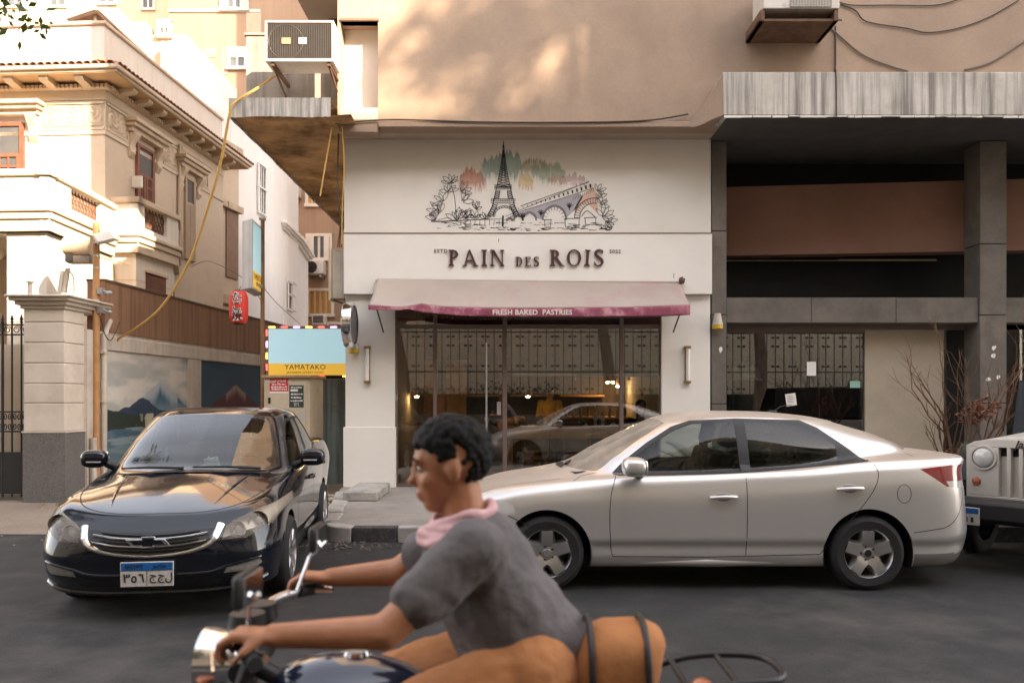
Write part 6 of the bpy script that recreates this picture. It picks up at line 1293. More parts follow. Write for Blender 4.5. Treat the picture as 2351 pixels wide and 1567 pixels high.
cable([PT(1925, 5, wy), PT(1960, 12, wy), PT(2050, 12, wy), PT(2150, 12, wy), PT(2220, -8, wy)], .008, M_cableb, 'thin dark wire swagged along the top of the beige wall')
cable([PT(1930, 10, wy), PT(1965, 25, wy), PT(1990, 50, wy), PT(2080, 65, wy), PT(2130, 75, wy), PT(2200, 65, wy), PT(2270, 40, wy), PT(2340, 0, wy)], .009, M_cableb, 'dark wire sagging in a wide loop across the beige wall')
cable([PT(2215, 160, wy), PT(2270, 145, wy), PT(2320, 115, wy), PT(2380, 75, wy)], .016, mat('grey_cable', (0.22,0.18,0.15)), 'thick grey cable rising from the ledge towards the wall corner')
cable([PT(770, 283, OV-.06), PT(900, 275, OV-.06), PT(1100, 280, OV-.07), PT(1300, 281, OV-.07), PT(1480, 277, OV-.06), PT(1580, 262, OV-.06)], .012, M_cableb, 'dark cable clipped along the lower edge of the overhang')
cable([PT(600, 690, 13.6), PT(560, 640, 15), PT(480, 600, 17), PT(440, 612, 18)], .006, M_cableb, 'thin wire from the sign pole to the villa bay')
cable([PT(225, 590, 12.7), PT(260, 598, 13.5), PT(300, 607, 15)], .007, M_cable, 'thin tan wire from the utility pole to the villa')
cable([PT(605, 660, 13.6), PT(640, 700, 16), PT(690, 745, 20)], .006, M_cableb, 'thin wire from the sign pole down the alley')
cable([PT(232, 730, 12.75), PT(240, 765, 12.8), PT(255, 780, 12.9), PT(275, 740, 13.2)], .008, M_cableb, 'dark wire looped on the boundary wall beside the downpipe')
# tree whose branch tip hangs into the top left
rg = random.Random(3)
cr = [(-8.2+rg.uniform(-1.8, 1.9), 8.2+rg.uniform(-2.0, 1.8), 7.2+rg.uniform(-1.0, 2.0)) for _ in range(16)] + [(-5.45, 8.0, 5.85), (-5.75, 8.0, 6.0), (-6.2, 8.0, 6.2)]
tree('street_tree', 'leafy street tree whose branch tip reaches over the villa corner', (-8.6, 8.4, 0), 6.2, cr, 5, 11000, .85, .12)
b = MB(); rg = random.Random(9)     # the sprig that is seen close
tw = []
for k in range(60):
    a = (-5.5+rg.uniform(-.5, .25), 8.0+rg.uniform(-.25, .25), 5.72+rg.uniform(-.15, .35)); e = (a[0]+rg.uniform(-.05, .3), a[1]+rg.uniform(-.1, .1), a[2]-rg.uniform(.15, .42)); tw.append((a, e))
v, f = [], []
for a, e in tw:
    A_, E_ = Vector(a), Vector(e)
    for j in range(16):
        p = A_.lerp(E_, j/16); d = Vector((rg.uniform(-1, 1), rg.uniform(-1, 1), rg.uniform(-1.2, .2))).normalized()*rg.uniform(.08, .12); n2 = d.cross(Vector((rg.random(), rg.random(), rg.random()))).normalized()*.026
        f.append(tuple(range(len(v), len(v)+4))); v += [p, p+d*.45+n2, p+d, p+d*.45-n2]
b.add(v, f); spg = b.obj('sprig_leaves', M_leaf, bpy.data.objects['street_tree'], fixn=False); tag(spg, kind='stuff')
b = MB()
for a, e in tw: b.tube([(-6.3, 8.0, 6.25), ((a[0]-6.3)/2, (a[1]+8)/2, (a[2]+6.3)/2), a, e], [.012, .009, .006, .003], 4)
b.obj('twigs', M_bark, bpy.data.objects['street_tree'])
# ---- dead shrub and sago palms by the column
ds = thing('dead_shrub', 'leafless brown shrub with tangled twigs in front of the grey column', 'shrub', (Xu(2215, 10.6), 10.6, .155)); rg = random.Random(12)
b = MB()
def branch(p, d, L_, r, lev):
    pts = [p]; q = p
    for i in range(4): q = q+d*(L_/4)+Vector((rg.uniform(-1, 1), rg.uniform(-1, 1), rg.uniform(-.4, .6)))*L_*.05; pts.append(q)
    b.tube([tuple(x) for x in pts], [r*(1-.55*i/4) for i in range(5)], 5)
    if lev > 0:
        for k in range(3 if lev > 1 else 2):
            s = pts[rg.randint(2, 4)]; nd = (d+Vector((rg.uniform(-.8, .8), rg.uniform(-.6, .6), rg.uniform(-.25, .6)))).normalized(); branch(s, nd, L_*rg.uniform(.45, .7), r*.5, lev-1)
root = Vector((Xu(2210, 10.6), 10.6, .15))
for (uu, vv) in ((2152, 830), (2200, 850), (2265, 900), (2330, 850), (2185, 960), (2345, 930), (2140, 890)):
    tgt = Vector(PT(uu, vv, 10.6+rg.uniform(-.3, .3))); d = (tgt-root); branch(root+Vector((rg.uniform(-.12, .12), rg.uniform(-.1, .1), 0)), d.normalized(), d.length*.72, rg.uniform(.018, .03), 3)
b.obj('branches', mat('dry_twig', (0.15,0.08,0.045), .9, .3, 9), ds, smooth=True)
v, f = leaf_cloud(420, [PT(2245, 945, 10.5), PT(2262, 935, 10.5), PT(2230, 955, 10.6), PT(2205, 1040, 10.5)], .17, .07, 8, .8); q = MB(); q.add(v, f); tag(q.obj('withered_leaves', mat('withered', (0.24,0.10,0.055), .9, .5, 20), ds, fixn=False), kind='stuff')
b = MB(); b.lathe([(.26, .0), (.33, .34), (.30, .34), (.28, .30), (.001, .30)], (root.x, root.y, .155), n=20); b.obj('planter', mat('clay_planter', (0.14,0.10,0.08), .9, .2), ds, smooth=True)
M_palm = leafmat('sago_leaf', (0.03, 0.075, 0.04))
def sago(lab, x, y, n, L_, seed, z=.155):
    t = thing('sago_palm', lab, 'palm', (x, y, z)); rg = random.Random(seed); b = MB(); b.lathe([(.12, 0), (.15, .12), (.1, .3), (.03, .36)], (x, y, z), n=12); b.obj('stump', M_bark, t, smooth=True)
    for k in range(n):
        a = 6.283*k/n+rg.uniform(-.2, .2); el = rg.uniform(.35, 1.2); p0_ = Vector((x, y, z+.33)); d0 = Vector((math.cos(a)*math.cos(el), math.sin(a)*math.cos(el), math.sin(el))); pts = []; p = p0_; d = d0; q = MB(); l_ = L_*rg.uniform(.8, 1.1)
        for i in range(15): pts.append(p); p = p+d*(l_/14); d = (d+Vector((0, 0, -.09))).normalized()
        q.tube([tuple(v) for v in pts], [.010*(1-i/16) for i in range(15)], 4)
        for i in range(2, 15):
            for s_ in range(2):
                pp = pts[i].lerp(pts[i-1], s_*.5); dd = (pts[i]-pts[i-1]).normalized(); sd = dd.cross(Vector((0, 0, 1))).normalized(); upv = sd.cross(dd)
                for sg_ in (-1, 1): ll = .17*math.sin(math.pi*min(1, (i+1)/17)**.8)+.03; tip = pp+sd*sg_*ll*.85+dd*ll*.55+upv*.03; w_ = dd*.012; q.add([pp-w_, pp+w_, tip], [(0, 1, 2)])
        q.obj('frond', M_palm, t, fixn=False)
sago('dark green sago palm between the silver sedan and the white four-wheel drive', Xu(2180, 10.2), 9.7, 15, .75, 3); sago('bright green sago palm by the bakery window behind the silver sedan', Xu(1600, 10.6), 10.4, 16, .8, 4)
sago('green sago palm on the pavement near the right shop pilaster', Xu(1700, 10.8), 10.9, 14, .75, 6)
# ================================================================== CARS
def dense(ctrl, nu=6, nv=7):
    C = np.array(ctrl, float)                       # loops x stations x 3
    def up(A, n):
        k = A.shape[0]-1; out = []
        for i in range(k):
            p0, p1, p2, p3 = A[max(i-1, 0)], A[i], A[i+1], A[min(i+2, k)]
            for j in range(n):
                f = j/n; out.append(.5*((2*p1)+(-p0+p2)*f+(2*p0-5*p1+4*p2-p3)*f*f+(-p0+3*p1-3*p2+p3)*f**3))
        out.append(A[k]); return np.array(out)
    A = up(C, nu); A = np.swapaxes(up(np.swapaxes(A, 0, 1), nv), 0, 1)
    A[:, 0, 1] = 0; A[:, -1, 1] = 0; A[..., 1] = np.maximum(A[..., 1], 0); return A
class Body:
    """half body from a net of loops; cut with outlines in side / front / top view, mirrored, split into parts"""
    def __init__(s, ctrl, nu=6, nv=7):
        A = dense(ctrl, nu, nv); s.bm = bmesh.new(); n, m = A.shape[:2]
        V = [[s.bm.verts.new(A[i, j]) for j in range(m)] for i in range(n)]
        s.t = s.bm.faces.layers.int.new('tag'); s.row = s.bm.faces.layers.int.new('row'); s.names = ['body']
        for i in range(n-1):
            for j in range(m-1):
                try: f = s.bm.faces.new((V[i][j], V[i+1][j], V[i+1][j+1], V[i][j+1])); f[s.row] = i
                except ValueError: pass
        bmesh.ops.remove_doubles(s.bm, verts=s.bm.verts, dist=1e-4)
        bmesh.ops.recalc_face_normals(s.bm, faces=s.bm.faces)
        s.bm.normal_update()
        up_ = sum(f.normal.z*f.calc_area() for f in s.bm.faces if f.calc_center_median().z > 1.0)
        if up_ < 0: bmesh.ops.reverse_faces(s.bm, faces=s.bm.faces)
        from mathutils.bvhtree import BVHTree
        s.bm.normal_update(); s.bm.verts.ensure_lookup_table(); s.bm.faces.ensure_lookup_table(); s.b0 = BVHTree.FromBMesh(s.bm)
        s.f0 = [([v.co.copy() for v in f.verts], [v.normal.copy() if v.co.y > 1e-4 else Vector((v.normal.x, 0, v.normal.z)).normalized() for v in f.verts]) for f in s.bm.faces]
    def nrm(s, co):       # smooth normal of the uncut surface
        h = s.b0.find_nearest(co); cs, ns = s.f0[h[2]]; w_ = [1/((c-co).length_squared+1e-7) for c in cs]; n = Vector((0, 0, 0))
        for a, b in zip(w_, ns): n += b*a
        return n.normalized()
    def P(s, co, view): return {'side': (co.x, co.z), 'front': (co.y, co.z), 'top': (co.x, co.y)}[view]
    def cut(s, pts, view, ok, closed=True):
        k = len(pts)
        for i in range(k if closed else k-1):
            a, b = pts[i], pts[(i+1) % k]; lo = (min(a[0], b[0])-.002, min(a[1], b[1])-.002); hi = (max(a[0], b[0])+.002, max(a[1], b[1])+.002)
            fs = []
            for f in s.bm.faces:
                q = [s.P(v.co, view) for v in f.verts]
                if max(p[0] for p in q) < lo[0] or min(p[0] for p in q) > hi[0] or max(p[1] for p in q) < lo[1] or min(p[1] for p in q) > hi[1]: continue
                if ok(f.calc_center_median(), f.normal): fs.append(f)
            if not fs: continue
            d = (b[0]-a[0], b[1]-a[1])
            if abs(d[0])+abs(d[1]) < 1e-6: continue
            no = {'side': (-d[1], 0, d[0]), 'front': (0, -d[1], d[0]), 'top': (-d[1], d[0], 0)}[view]; co = {'side': (a[0], 0, a[1]), 'front': (0, a[0], a[1]), 'top': (a[0], a[1], 0)}[view]
            g = list({e for f in fs for e in f.edges}) + list({v for f in fs for v in f.verts}) + fs
            bmesh.ops.bisect_plane(s.bm, geom=g, dist=1e-5, plane_co=co, plane_no=Vector(no).normalized())
        s.bm.normal_update()
    def region(s, name, pts, view, ok, only=None):
        s.cut(pts, view, ok)
        if name not in s.names: s.names.append(name)
        t = s.names.index(name)
        for f in s.bm.faces:
            c = f.calc_center_median()
            if only is not None and s.names[f[s.t]] not in only: continue
            if ok(c, f.normal) and inpoly(s.P(c, view), pts): f[s.t] = t
    def mark(s, name, ok):
        if name not in s.names: s.names.append(name)
        t = s.names.index(name)
        for f in s.bm.faces:
            if ok(f.calc_center_median(), f.normal, s.names[f[s.t]]): f[s.t] = t
    def build(s, root, mats, inner=None, split=()):
        out = {}
        for t, name in enumerate(s.names):
            if name == '_cut': continue
            fs = [f for f in s.bm.faces if f[s.t] == t]
            if not fs: continue
            sides = (1, -1) if name in split else (0,)
            for sd_ in sides:
                vm = {}; V = []; Fc = []; NN = []
                for sg_ in ((1, -1) if sd_ == 0 else (sd_,)):
                    for f in fs:
                        ids = []
                        for v in f.verts:
                            key = (v.index, sg_ if v.co.y > 1e-5 else 0)
                            if key not in vm: vm[key] = len(V); V.append((v.co.x, v.co.y*sg_, v.co.z)); q_ = s.nrm(v.co); NN.append((q_.x, q_.y*sg_, q_.z))
                            ids.append(vm[key])
                        Fc.append(tuple(ids if sg_ == 1 else ids[::-1]))
                two = inner is not None and name not in ('windscreen', 'side_window', 'rear_window', 'headlight'); nF, nV = len(Fc), len(V)
                if two:      # inner lining, a shell just inside the outer skin
                    V += [tuple(a-.012*b for a, b in zip(V[i], NN[i])) for i in range(nV)]; NN += [tuple(-x for x in NN[i]) for i in range(nV)]; Fc += [tuple(i+nV for i in f[::-1]) for f in Fc]
                me = bpy.data.meshes.new(name); me.from_pydata(V, [], Fc); me.update()
                me.polygons.foreach_set('use_smooth', [True]*len(me.polygons))
                me.normals_split_custom_set_from_vertices(NN)
                o = link(name, me, mats.get(name, mats['body']), root, local=True)
                if two: me.materials.append(inner); me.polygons.foreach_set('material_index', [0]*nF+[1]*nF)
                out.setdefault(name, []).append(o)
        return out
    def surf(s, p, view):     # outermost surface point under a projected point (positive y half)
        from mathutils.bvhtree import BVHTree
        if not hasattr(s, 'bvh'): s.bvh = BVHTree.FromBMesh(s.bm)
        if view == 'side': o, d = Vector((p[0], 3, p[1])), Vector((0, -1, 0))
        elif view == 'front': o, d = Vector((-3, p[0], p[1])), Vector((1, 0, 0))
        else: o, d = Vector((p[0], p[1], 3)), Vector((0, 0, -1))
        h = s.bvh.ray_cast(o, d)
        return (h[0], h[1]) if h[0] is not None else (None, None)
    def seam(s, name, pts, view, m, root, wd=.006, off=.0012, n=8, both=True, cr=False):
        C = []
        if cr: C = curve([tuple(p) for p in pts], n*(len(pts)-1))
        else:
            for a, b in zip(pts[:-1], pts[1:]): C += [(a[0]+(b[0]-a[0])*i/n, a[1]+(b[1]-a[1])*i/n) for i in range(n)]
            C.append(pts[-1])
        S = [s.surf(p, view) for p in C]; S = [(p, q) for p, q in S if p is not None]
        for sg_ in ((1, -1) if both else (-1,)):
            b = MB(); vs = []
            for i, (p, nr_) in enumerate(S):
                a_, c_ = S[max(i-1, 0)][0], S[min(i+1, len(S)-1)][0]; d = (c_-a_)
                if d.length < 1e-7: d = Vector((0, 0, 1))
                sd_ = d.normalized().cross(nr_).normalized()*wd/2; q = p+nr_*off
                vs += [Vector((q.x+sd_.x, (q.y+sd_.y)*sg_, q.z+sd_.z)), Vector((q.x-sd_.x, (q.y-sd_.y)*sg_, q.z-sd_.z))]
            b.add(vs, [(2*i, 2*i+1, 2*i+3, 2*i+2) for i in range(len(S)-1)]); b.obj(name, m, root, local=True, fixn=False)
def inpoly(p, P):
    r = False; j = len(P)-1
    for i in range(len(P)):
        if (P[i][1] > p[1]) != (P[j][1] > p[1]) and p[0] < (P[j][0]-P[i][0])*(p[1]-P[i][1])/(P[j][1]-P[i][1])+P[i][0]: r = not r
        j = i
    return r
def arcp(cx_, cz_, r, a0, a1, n): return [(cx_+r*math.cos(math.radians(a0+(a1-a0)*i/n)), cz_+r*math.sin(math.radians(a0+(a1-a0)*i/n))) for i in range(n+1)]
def sedan_net(L_=4.53, fa=.88, wb=2.65, W=.887, nose=None, dz=0.0):
    ra = fa+wb; xr = L_; N = nose or {}
    def low(xf, xr_, wf, w, z, zf=None, zr=None):
        zz_ = [zf if zf is not None else z]*3+[z]*7+[zr if zr is not None else z]*3
        X = [xf, xf+.025, xf+.15, xf+.43, fa, 1.5, 2.2, 3.0, ra, L_-.36, xr_-.10, xr_-.02, xr_]; Y = [0, wf*.48, wf*.86, wf, w*.992, w, w, w, w*.992, w*.962, w*.80, w*.44, 0]
        return [[a, b, c] for a, b, c in zip(X, Y, zz_)]
    w = W; n0 = N.get('x', [0.10, .04, .0, -.01, .02])
    R = []
    R.append(low(.30, L_-.35, .58, .70, .20))
    R.append(low(n0[0], L_-.08, .78, w-.075, .19, .20, .24)); R.append(low(n0[1], L_-.03, .815, w-.03, .27, .27, .30))
    R.append(low(n0[2], L_-.005, .83, w-.026, .36, .34, .38)); R.append(low(n0[2]-.004, L_-.003, .838, w-.004, .42, .40, .44)); R.append(low(n0[3], L_, .845, w-.001, .50, .48, .52))
    def row(X, Y, Z): R.append([[a, b, c] for a, b, c in zip(X, Y, Z)])
    XS = [fa, 1.5, 2.2, 3.0, ra]
    row([n0[4], n0[4]+.03, .17, .44]+XS+[L_-.37, L_-.12, L_-.03, L_-.010], [0, .40, .715, .832, w-.002, w, w, w, w-.004, .848, .70, .40, 0], [.58, .58, .60, .64, .70, .72, .73, .77, .82, .84, .80, .78, .78])
    row([.055, .09, .21, .46]+XS+[L_-.37, L_-.13, L_-.05, L_-.030], [0, .385, .69, .815, w-.022, w-.02, w-.02, w-.022, w-.03, .82, .68, .385, 0], [.655, .66, .69, .74, .80, .845, .87, .91, .965, .985, .97, .96, .96])
    row([.12, .155, .27, .50]+XS+[L_-.37, L_-.10, L_-.02, L_-.005], [0, .37, .655, .775, w-.065, w-.055, w-.052, w-.055, w-.072, .775, .65, .36, 0], [.715, .72, .755, .805, .865, .915, .94, .98, 1.035, 1.066, 1.07, 1.07, 1.07])
    row([.20, .235, .345, .56, .95, 1.52, 2.2, 3.0, ra-.02, L_-.40, L_-.15, L_-.07, L_-.05], [0, .35, .60, .715, w-.105, w-.09, w-.085, w-.09, w-.112, .72, .60, .33, 0], [.76, .765, .80, .845, .89, .935, .958, .998, 1.060, 1.092, 1.10, 1.10, 1.10])
    row([.62, .64, .70, .84, 1.14, 1.55, 2.2, 3.0, ra, L_-.57, L_-.32, L_-.26, L_-.25], [0, .31, .53, .655, .735, w-.12, w-.115, w-.12, w-.155, .63, .50, .28, 0], [.885, .882, .88, .888, .918, .950, .972, 1.012, 1.075, 1.105, 1.11, 1.11, 1.11])
    row([1.06, 1.09, 1.17, 1.28, 1.40, 1.64, 2.2, 3.0, ra-.02, L_-.66, L_-.47, L_-.40, L_-.39], [0, .32, .55, .66, .712, .745, .752, .742, .69, .59, .46, .25, 0], [.985, .98, .965, .958, .955, .968, .992, 1.03, 1.09, 1.12, 1.13, 1.135, 1.135])
    row([1.30, 1.33, 1.39, 1.475, 1.57, 1.78, 2.25, 2.97, ra-.10, L_-.80, L_-.63, L_-.57, L_-.56], [0, .30, .51, .615, .66, .69, .70, .69, .645, .56, .44, .24, 0], [1.115, 1.11, 1.095, 1.085, 1.08, 1.10, 1.13, 1.155, 1.185, 1.205, 1.21, 1.215, 1.215])
    row([1.58, 1.60, 1.64, 1.70, 1.78, 1.96, 2.34, 2.93, ra-.22, L_-.98, L_-.83, L_-.77, L_-.76], [0, .28, .465, .555, .595, .62, .632, .622, .585, .51, .405, .22, 0], [1.255, 1.25, 1.235, 1.225, 1.22, 1.245, 1.275, 1.285, 1.285, 1.285, 1.285, 1.29, 1.29])
    row([1.88, 1.89, 1.91, 1.95, 2.02, 2.16, 2.45, 2.88, ra-.38, L_-1.19, L_-1.07, L_-1.02, L_-1.01], [0, .26, .42, .495, .53, .555, .565, .555, .525, .465, .37, .2, 0], [1.388, 1.382, 1.368, 1.355, 1.352, 1.375, 1.398, 1.395, 1.375, 1.365, 1.36, 1.365, 1.366])
    row([1.96, 1.97, 1.985, 2.02, 2.07, 2.2, 2.47, 2.86, ra-.42, L_-1.25, L_-1.14, L_-1.10, L_-1.09], [0, .25, .395, .46, .485, .502, .51, .502, .475, .425, .34, .19, 0], [1.418, 1.412, 1.40, 1.39, 1.39, 1.412, 1.434, 1.428, 1.41, 1.398, 1.39, 1.392, 1.393])
    row([2.10, 2.11, 2.12, 2.15, 2.2, 2.3, 2.5, 2.8, 3.0, 3.12, 3.2, 3.22, 3.23], [0, .21, .32, .36, .375, .385, .39, .385, .36, .33, .27, .15, 0], [1.447, 1.444, 1.44, 1.438, 1.438, 1.45, 1.460, 1.454, 1.443, 1.434, 1.43, 1.43, 1.43])
    row([2.22, 2.23, 2.25, 2.28, 2.32, 2.4, 2.55, 2.72, 2.85, 2.92, 2.98, 3.0, 3.02], [0]*13, [1.457, 1.457, 1.459, 1.46, 1.462, 1.466, 1.468, 1.467, 1.463, 1.46, 1.457, 1.455, 1.454])
    if N.get('mod'): N['mod'](R)
    return R
M_tread = M_rubber
def wheel(root, x, y, side, R_, m_rim, style, bare=False):
    s = side; t = bpy.data.objects.new('wheel', None); COL.objects.link(t); t.parent = root; t.location = (x, y, R_); t.empty_display_size = .1
    rr_ = R_*.655; wd = .105
    b = MB(); b.lathe([(rr_*.98, -wd*.9), (R_*.86, -wd), (R_*.965, -wd*.8), (R_, -wd*.55), (R_, wd*.55), (R_*.965, wd*.8), (R_*.86, wd), (rr_*.98, wd*.9)], (0, 0, 0), 'y', 56); b.obj('tyre', M_rubber, t, smooth=True, local=True)
    b = MB(); b.lathe([(rr_*.9, -wd*.8*s), (rr_*.92, .5*wd*s), (rr_*.97, wd*.86*s), (rr_*1.0, wd*.93*s), (rr_*1.01, wd*.80*s)], (0, 0, 0), 'y', 48); b.obj('rim', m_rim, t, smooth=True, local=True)
    b = MB(); b.lathe([(.001, .1*wd*s), (rr_*.93, .1*wd*s)], (0, 0, 0), 'y', 40); b.obj('brake_shadow', mat('wheel_well', (0.02,0.019,0.018), .8, .1), t, local=True)
    b = MB(); b.lathe([(.02, .3*wd*s), (rr_*.62, .3*wd*s)], (0, 0, 0), 'y', 32); b.obj('brake_disc', mat('brake_disc', (0.16,0.14,0.13), .5, .2, metal=.7), t, smooth=True, local=True)
    n = 5 if style == 'five' else 7
    b = MB()
    for k in range(n):
        a = 2*math.pi*k/n + (math.pi/2 if style == 'five' else .2); ca, sa = math.cos(a), math.sin(a)
        w0, w1 = (.062, .046) if style == 'five' else (.04, .03)
        def Q(r, o, h): return (r*ca-o*sa, h*s, r*sa+o*ca)
        y0, y1, y2 = wd*.93, wd*.72, wd*.35
        P = [Q(.05, -w0, y1), Q(.05, w0, y1), Q(rr_*.94, w1, y0), Q(rr_*.94, -w1, y0), Q(.05, -w0*1.25, y2), Q(.05, w0*1.25, y2), Q(rr_*.96, w1*1.3, y2), Q(rr_*.96, -w1*1.3, y2), Q(rr_*.5, w1*.95, y0*.97), Q(rr_*.5, -w1*.95, y0*.97)]
        b.add(P, [(0, 1, 8, 9), (9, 8, 2, 3), (0, 9, 3, 7, 4), (1, 5, 6, 2, 8)])
    b.obj('spokes', m_rim, t, smooth=True, local=True, auto=30)
    b = MB(); b.lathe([(.001, wd*.80*s), (.032, wd*.80*s), (.036, wd*.74*s), (.074, wd*.72*s), (.085, wd*.4*s)], (0, 0, 0), 'y', 24); b.obj('hub', m_rim, t, smooth=True, local=True)
    if bare:
        b = MB(); b.lathe([(.001, wd*.82*s), (.030, wd*.82*s)], (0, 0, 0), 'y', 16); b.obj('hub_hole', M_bplastic, t, local=True)
    b = MB()
    for k in range(5): a = 2*math.pi*k/5+.3+(math.pi/2); b.lathe([(.001, wd*.78*s), (.009, wd*.78*s), (.011, wd*.7*s)], (.056*math.cos(a), 0, .056*math.sin(a)), 'y', 8)
    b.obj('lug_nuts', mat('dark_nut', (0.05,0.045,0.04), .5, .1), t, local=True)
    return t
def arch_liner(root, x, z, r, w):
    for s in (-1, 1):
        b = MB(); b.lathe([(.02, w*s*.30), (r, w*s*.30), (r+.004, w*s-.006*s)], (x, 0, z), 'y', 28, -.35, math.pi+.35); b.obj('wheel_arch_liner', M_bplastic, root, smooth=True, local=True)
def seats(root, m, xs=((1.95, .36), (1.95, -.36), (2.72, .34), (2.72, -.34)), z=.44):
    for (x, y) in xs:
        b = MB(); q = MB(); q.box(-.06, .06, -.23, .23, 0, .58); q.xf(Matrix.Translation((x+.35, y, z+.12)) @ Matrix.Rotation(math.radians(18), 4, 'Y')); b.add(q.v, q.f); q = MB(); q.box(-.05, .05, -.13, .13, .62, .82); q.xf(Matrix.Translation((x+.35, y, z+.12)) @ Matrix.Rotation(math.radians(16), 4, 'Y')); b.add(q.v, q.f); b.box(x-.22, x+.38, y-.24, y+.24, z, z+.15)
        b.obj('seat', m, root, bevel=.04, local=True)
def dash(root, m, mw, zt=.94):
    b = MB(); b.grid(lambda s, t: (1.08+.42*s, -.66+1.32*t, zt-.03-.02*math.cos(6*s)-.12*s*s+.04*math.exp(-((t-.72)/.1)**2)*s), 8, 20); b.obj('dashboard', m, root, smooth=True, local=True); b = MB(); b.box(1.5, 1.52, -.66, .66, .5, zt-.15); b.obj('dashboard_face', m, root, local=True)
    b = MB(); b.tube([(1.66+.06*math.cos(a)*.0-.07*math.sin(a), -.36+.185*math.cos(a), zt-.03+.17*math.sin(a)) for a in [6.283*k/24 for k in range(24)]], .016, 8, closed=True); b.tube([(1.5, -.36, zt-.12), (1.66, -.36, zt-.03)], .03, 8); b.tube([(1.66, -.19, zt-.03), (1.66, -.53, zt-.03)], .018, 6); b.obj('steering_wheel', mw, root, smooth=True, local=True)
def mirror(root, x, y, z, side, mb, mg, w_=.12, h=.075, d_=.095):
    b = MB(); q = MB(); q.ball((0, 0, 0), 1, 20, 14); se = lambda t, e: math.copysign(abs(t)**e, t); b.add([(x+se(p[0], .75)*d_*(1.0 if p[0] < 0 else .8), y*side+se(p[1], .7)*w_*(1-.12*p[0]), z+se(p[2], .7)*h*(1-.15*p[0])) for p in q.v], q.f); o = b.obj('wing_mirror', mb, root, smooth=True, local=True)
    b = MB(); b.box(x+.055, x+.078, y*side-w_*.82, y*side+w_*.82, z-h*.72, z+h*.72); b.obj('mirror_glass', M_chrome, o, local=True, bevel=.01)
    b = MB(); b.tube([(x+.02, (y-w_*.6)*side, z-h*.5), (x+.05, (y-w_-.06)*side, z-h*1.1)], [.03, .04], 10); b.ball((x, y*side, z-h*.62), (.065, w_*.85, h*.35), 14, 8); b.obj('mirror_base', M_bplastic, o, smooth=True, local=True)
# ------------------------------------------------------------------ silver sedan
M_silver = mat('silver_paint', (0.74, 0.72, 0.70), .30, .03, 2, metal=.65, coat=.6)
def dusty(m, amount=.55):      # dust settles on upward-facing panels of this car
    n = m.node_tree.nodes; l = m.node_tree.links; b = n['Principled BSDF']; g = n.new('ShaderNodeNewGeometry'); sx = n.new('ShaderNodeSeparateXYZ'); l.new(g.outputs['Normal'], sx.inputs[0])
    r = n.new('ShaderNodeMapRange'); r.inputs[1].default_value = .55; r.inputs[2].default_value = .95; r.inputs[4].default_value = amount; l.new(sx.outputs[2], r.inputs[0])
    t = n.new('ShaderNodeTexNoise'); t.inputs['Scale'].default_value = 7; t.inputs['Detail'].default_value = 7; l.new(g.outputs['Position'], t.inputs['Vector']); mr = n.new('ShaderNodeMapRange'); mr.inputs[1].default_value = .25; mr.inputs[2].default_value = .7; mr.inputs[3].default_value = .65; l.new(t.outputs[0], mr.inputs[0])
    mu_ = n.new('ShaderNodeMath'); mu_.operation = 'MULTIPLY'; l.new(r.outputs[0], mu_.inputs[0]); l.new(mr.outputs[0], mu_.inputs[1])
    d = n.new('ShaderNodeBsdfDiffuse'); d.inputs[0].default_value = (0.46, 0.37, 0.29, 1); mx_ = n.new('ShaderNodeMixShader'); l.new(mu_.outputs[0], mx_.inputs[0]); l.new(b.outputs[0], mx_.inputs[1]); l.new(d.outputs[0], mx_.inputs[2]); l.new(mx_.outputs[0], n['Material Output'].inputs[0])
dusty(M_silver, .75)
M_inn = mat('car_lining', (0.03, 0.028, 0.026), .9, .1); M_carglass = glass('car_glass', (.50, .53, .50), 1.05, 1.5); M_dustglass = glass('dusty_glass', (.6, .6, .55), 1.2, 1.5, dust=.62)
M_red = mat('tail_red', (0.22, 0.006, 0.010), .12, .1, 20, coat=1.0); M_lens = mat('clear_lens', (0.62, 0.60, 0.57), .15, .08, 12, spec=.6, coat=1.0)
M_seam = mat('panel_gap', (0.012, 0.011, 0.010), .8, 0)
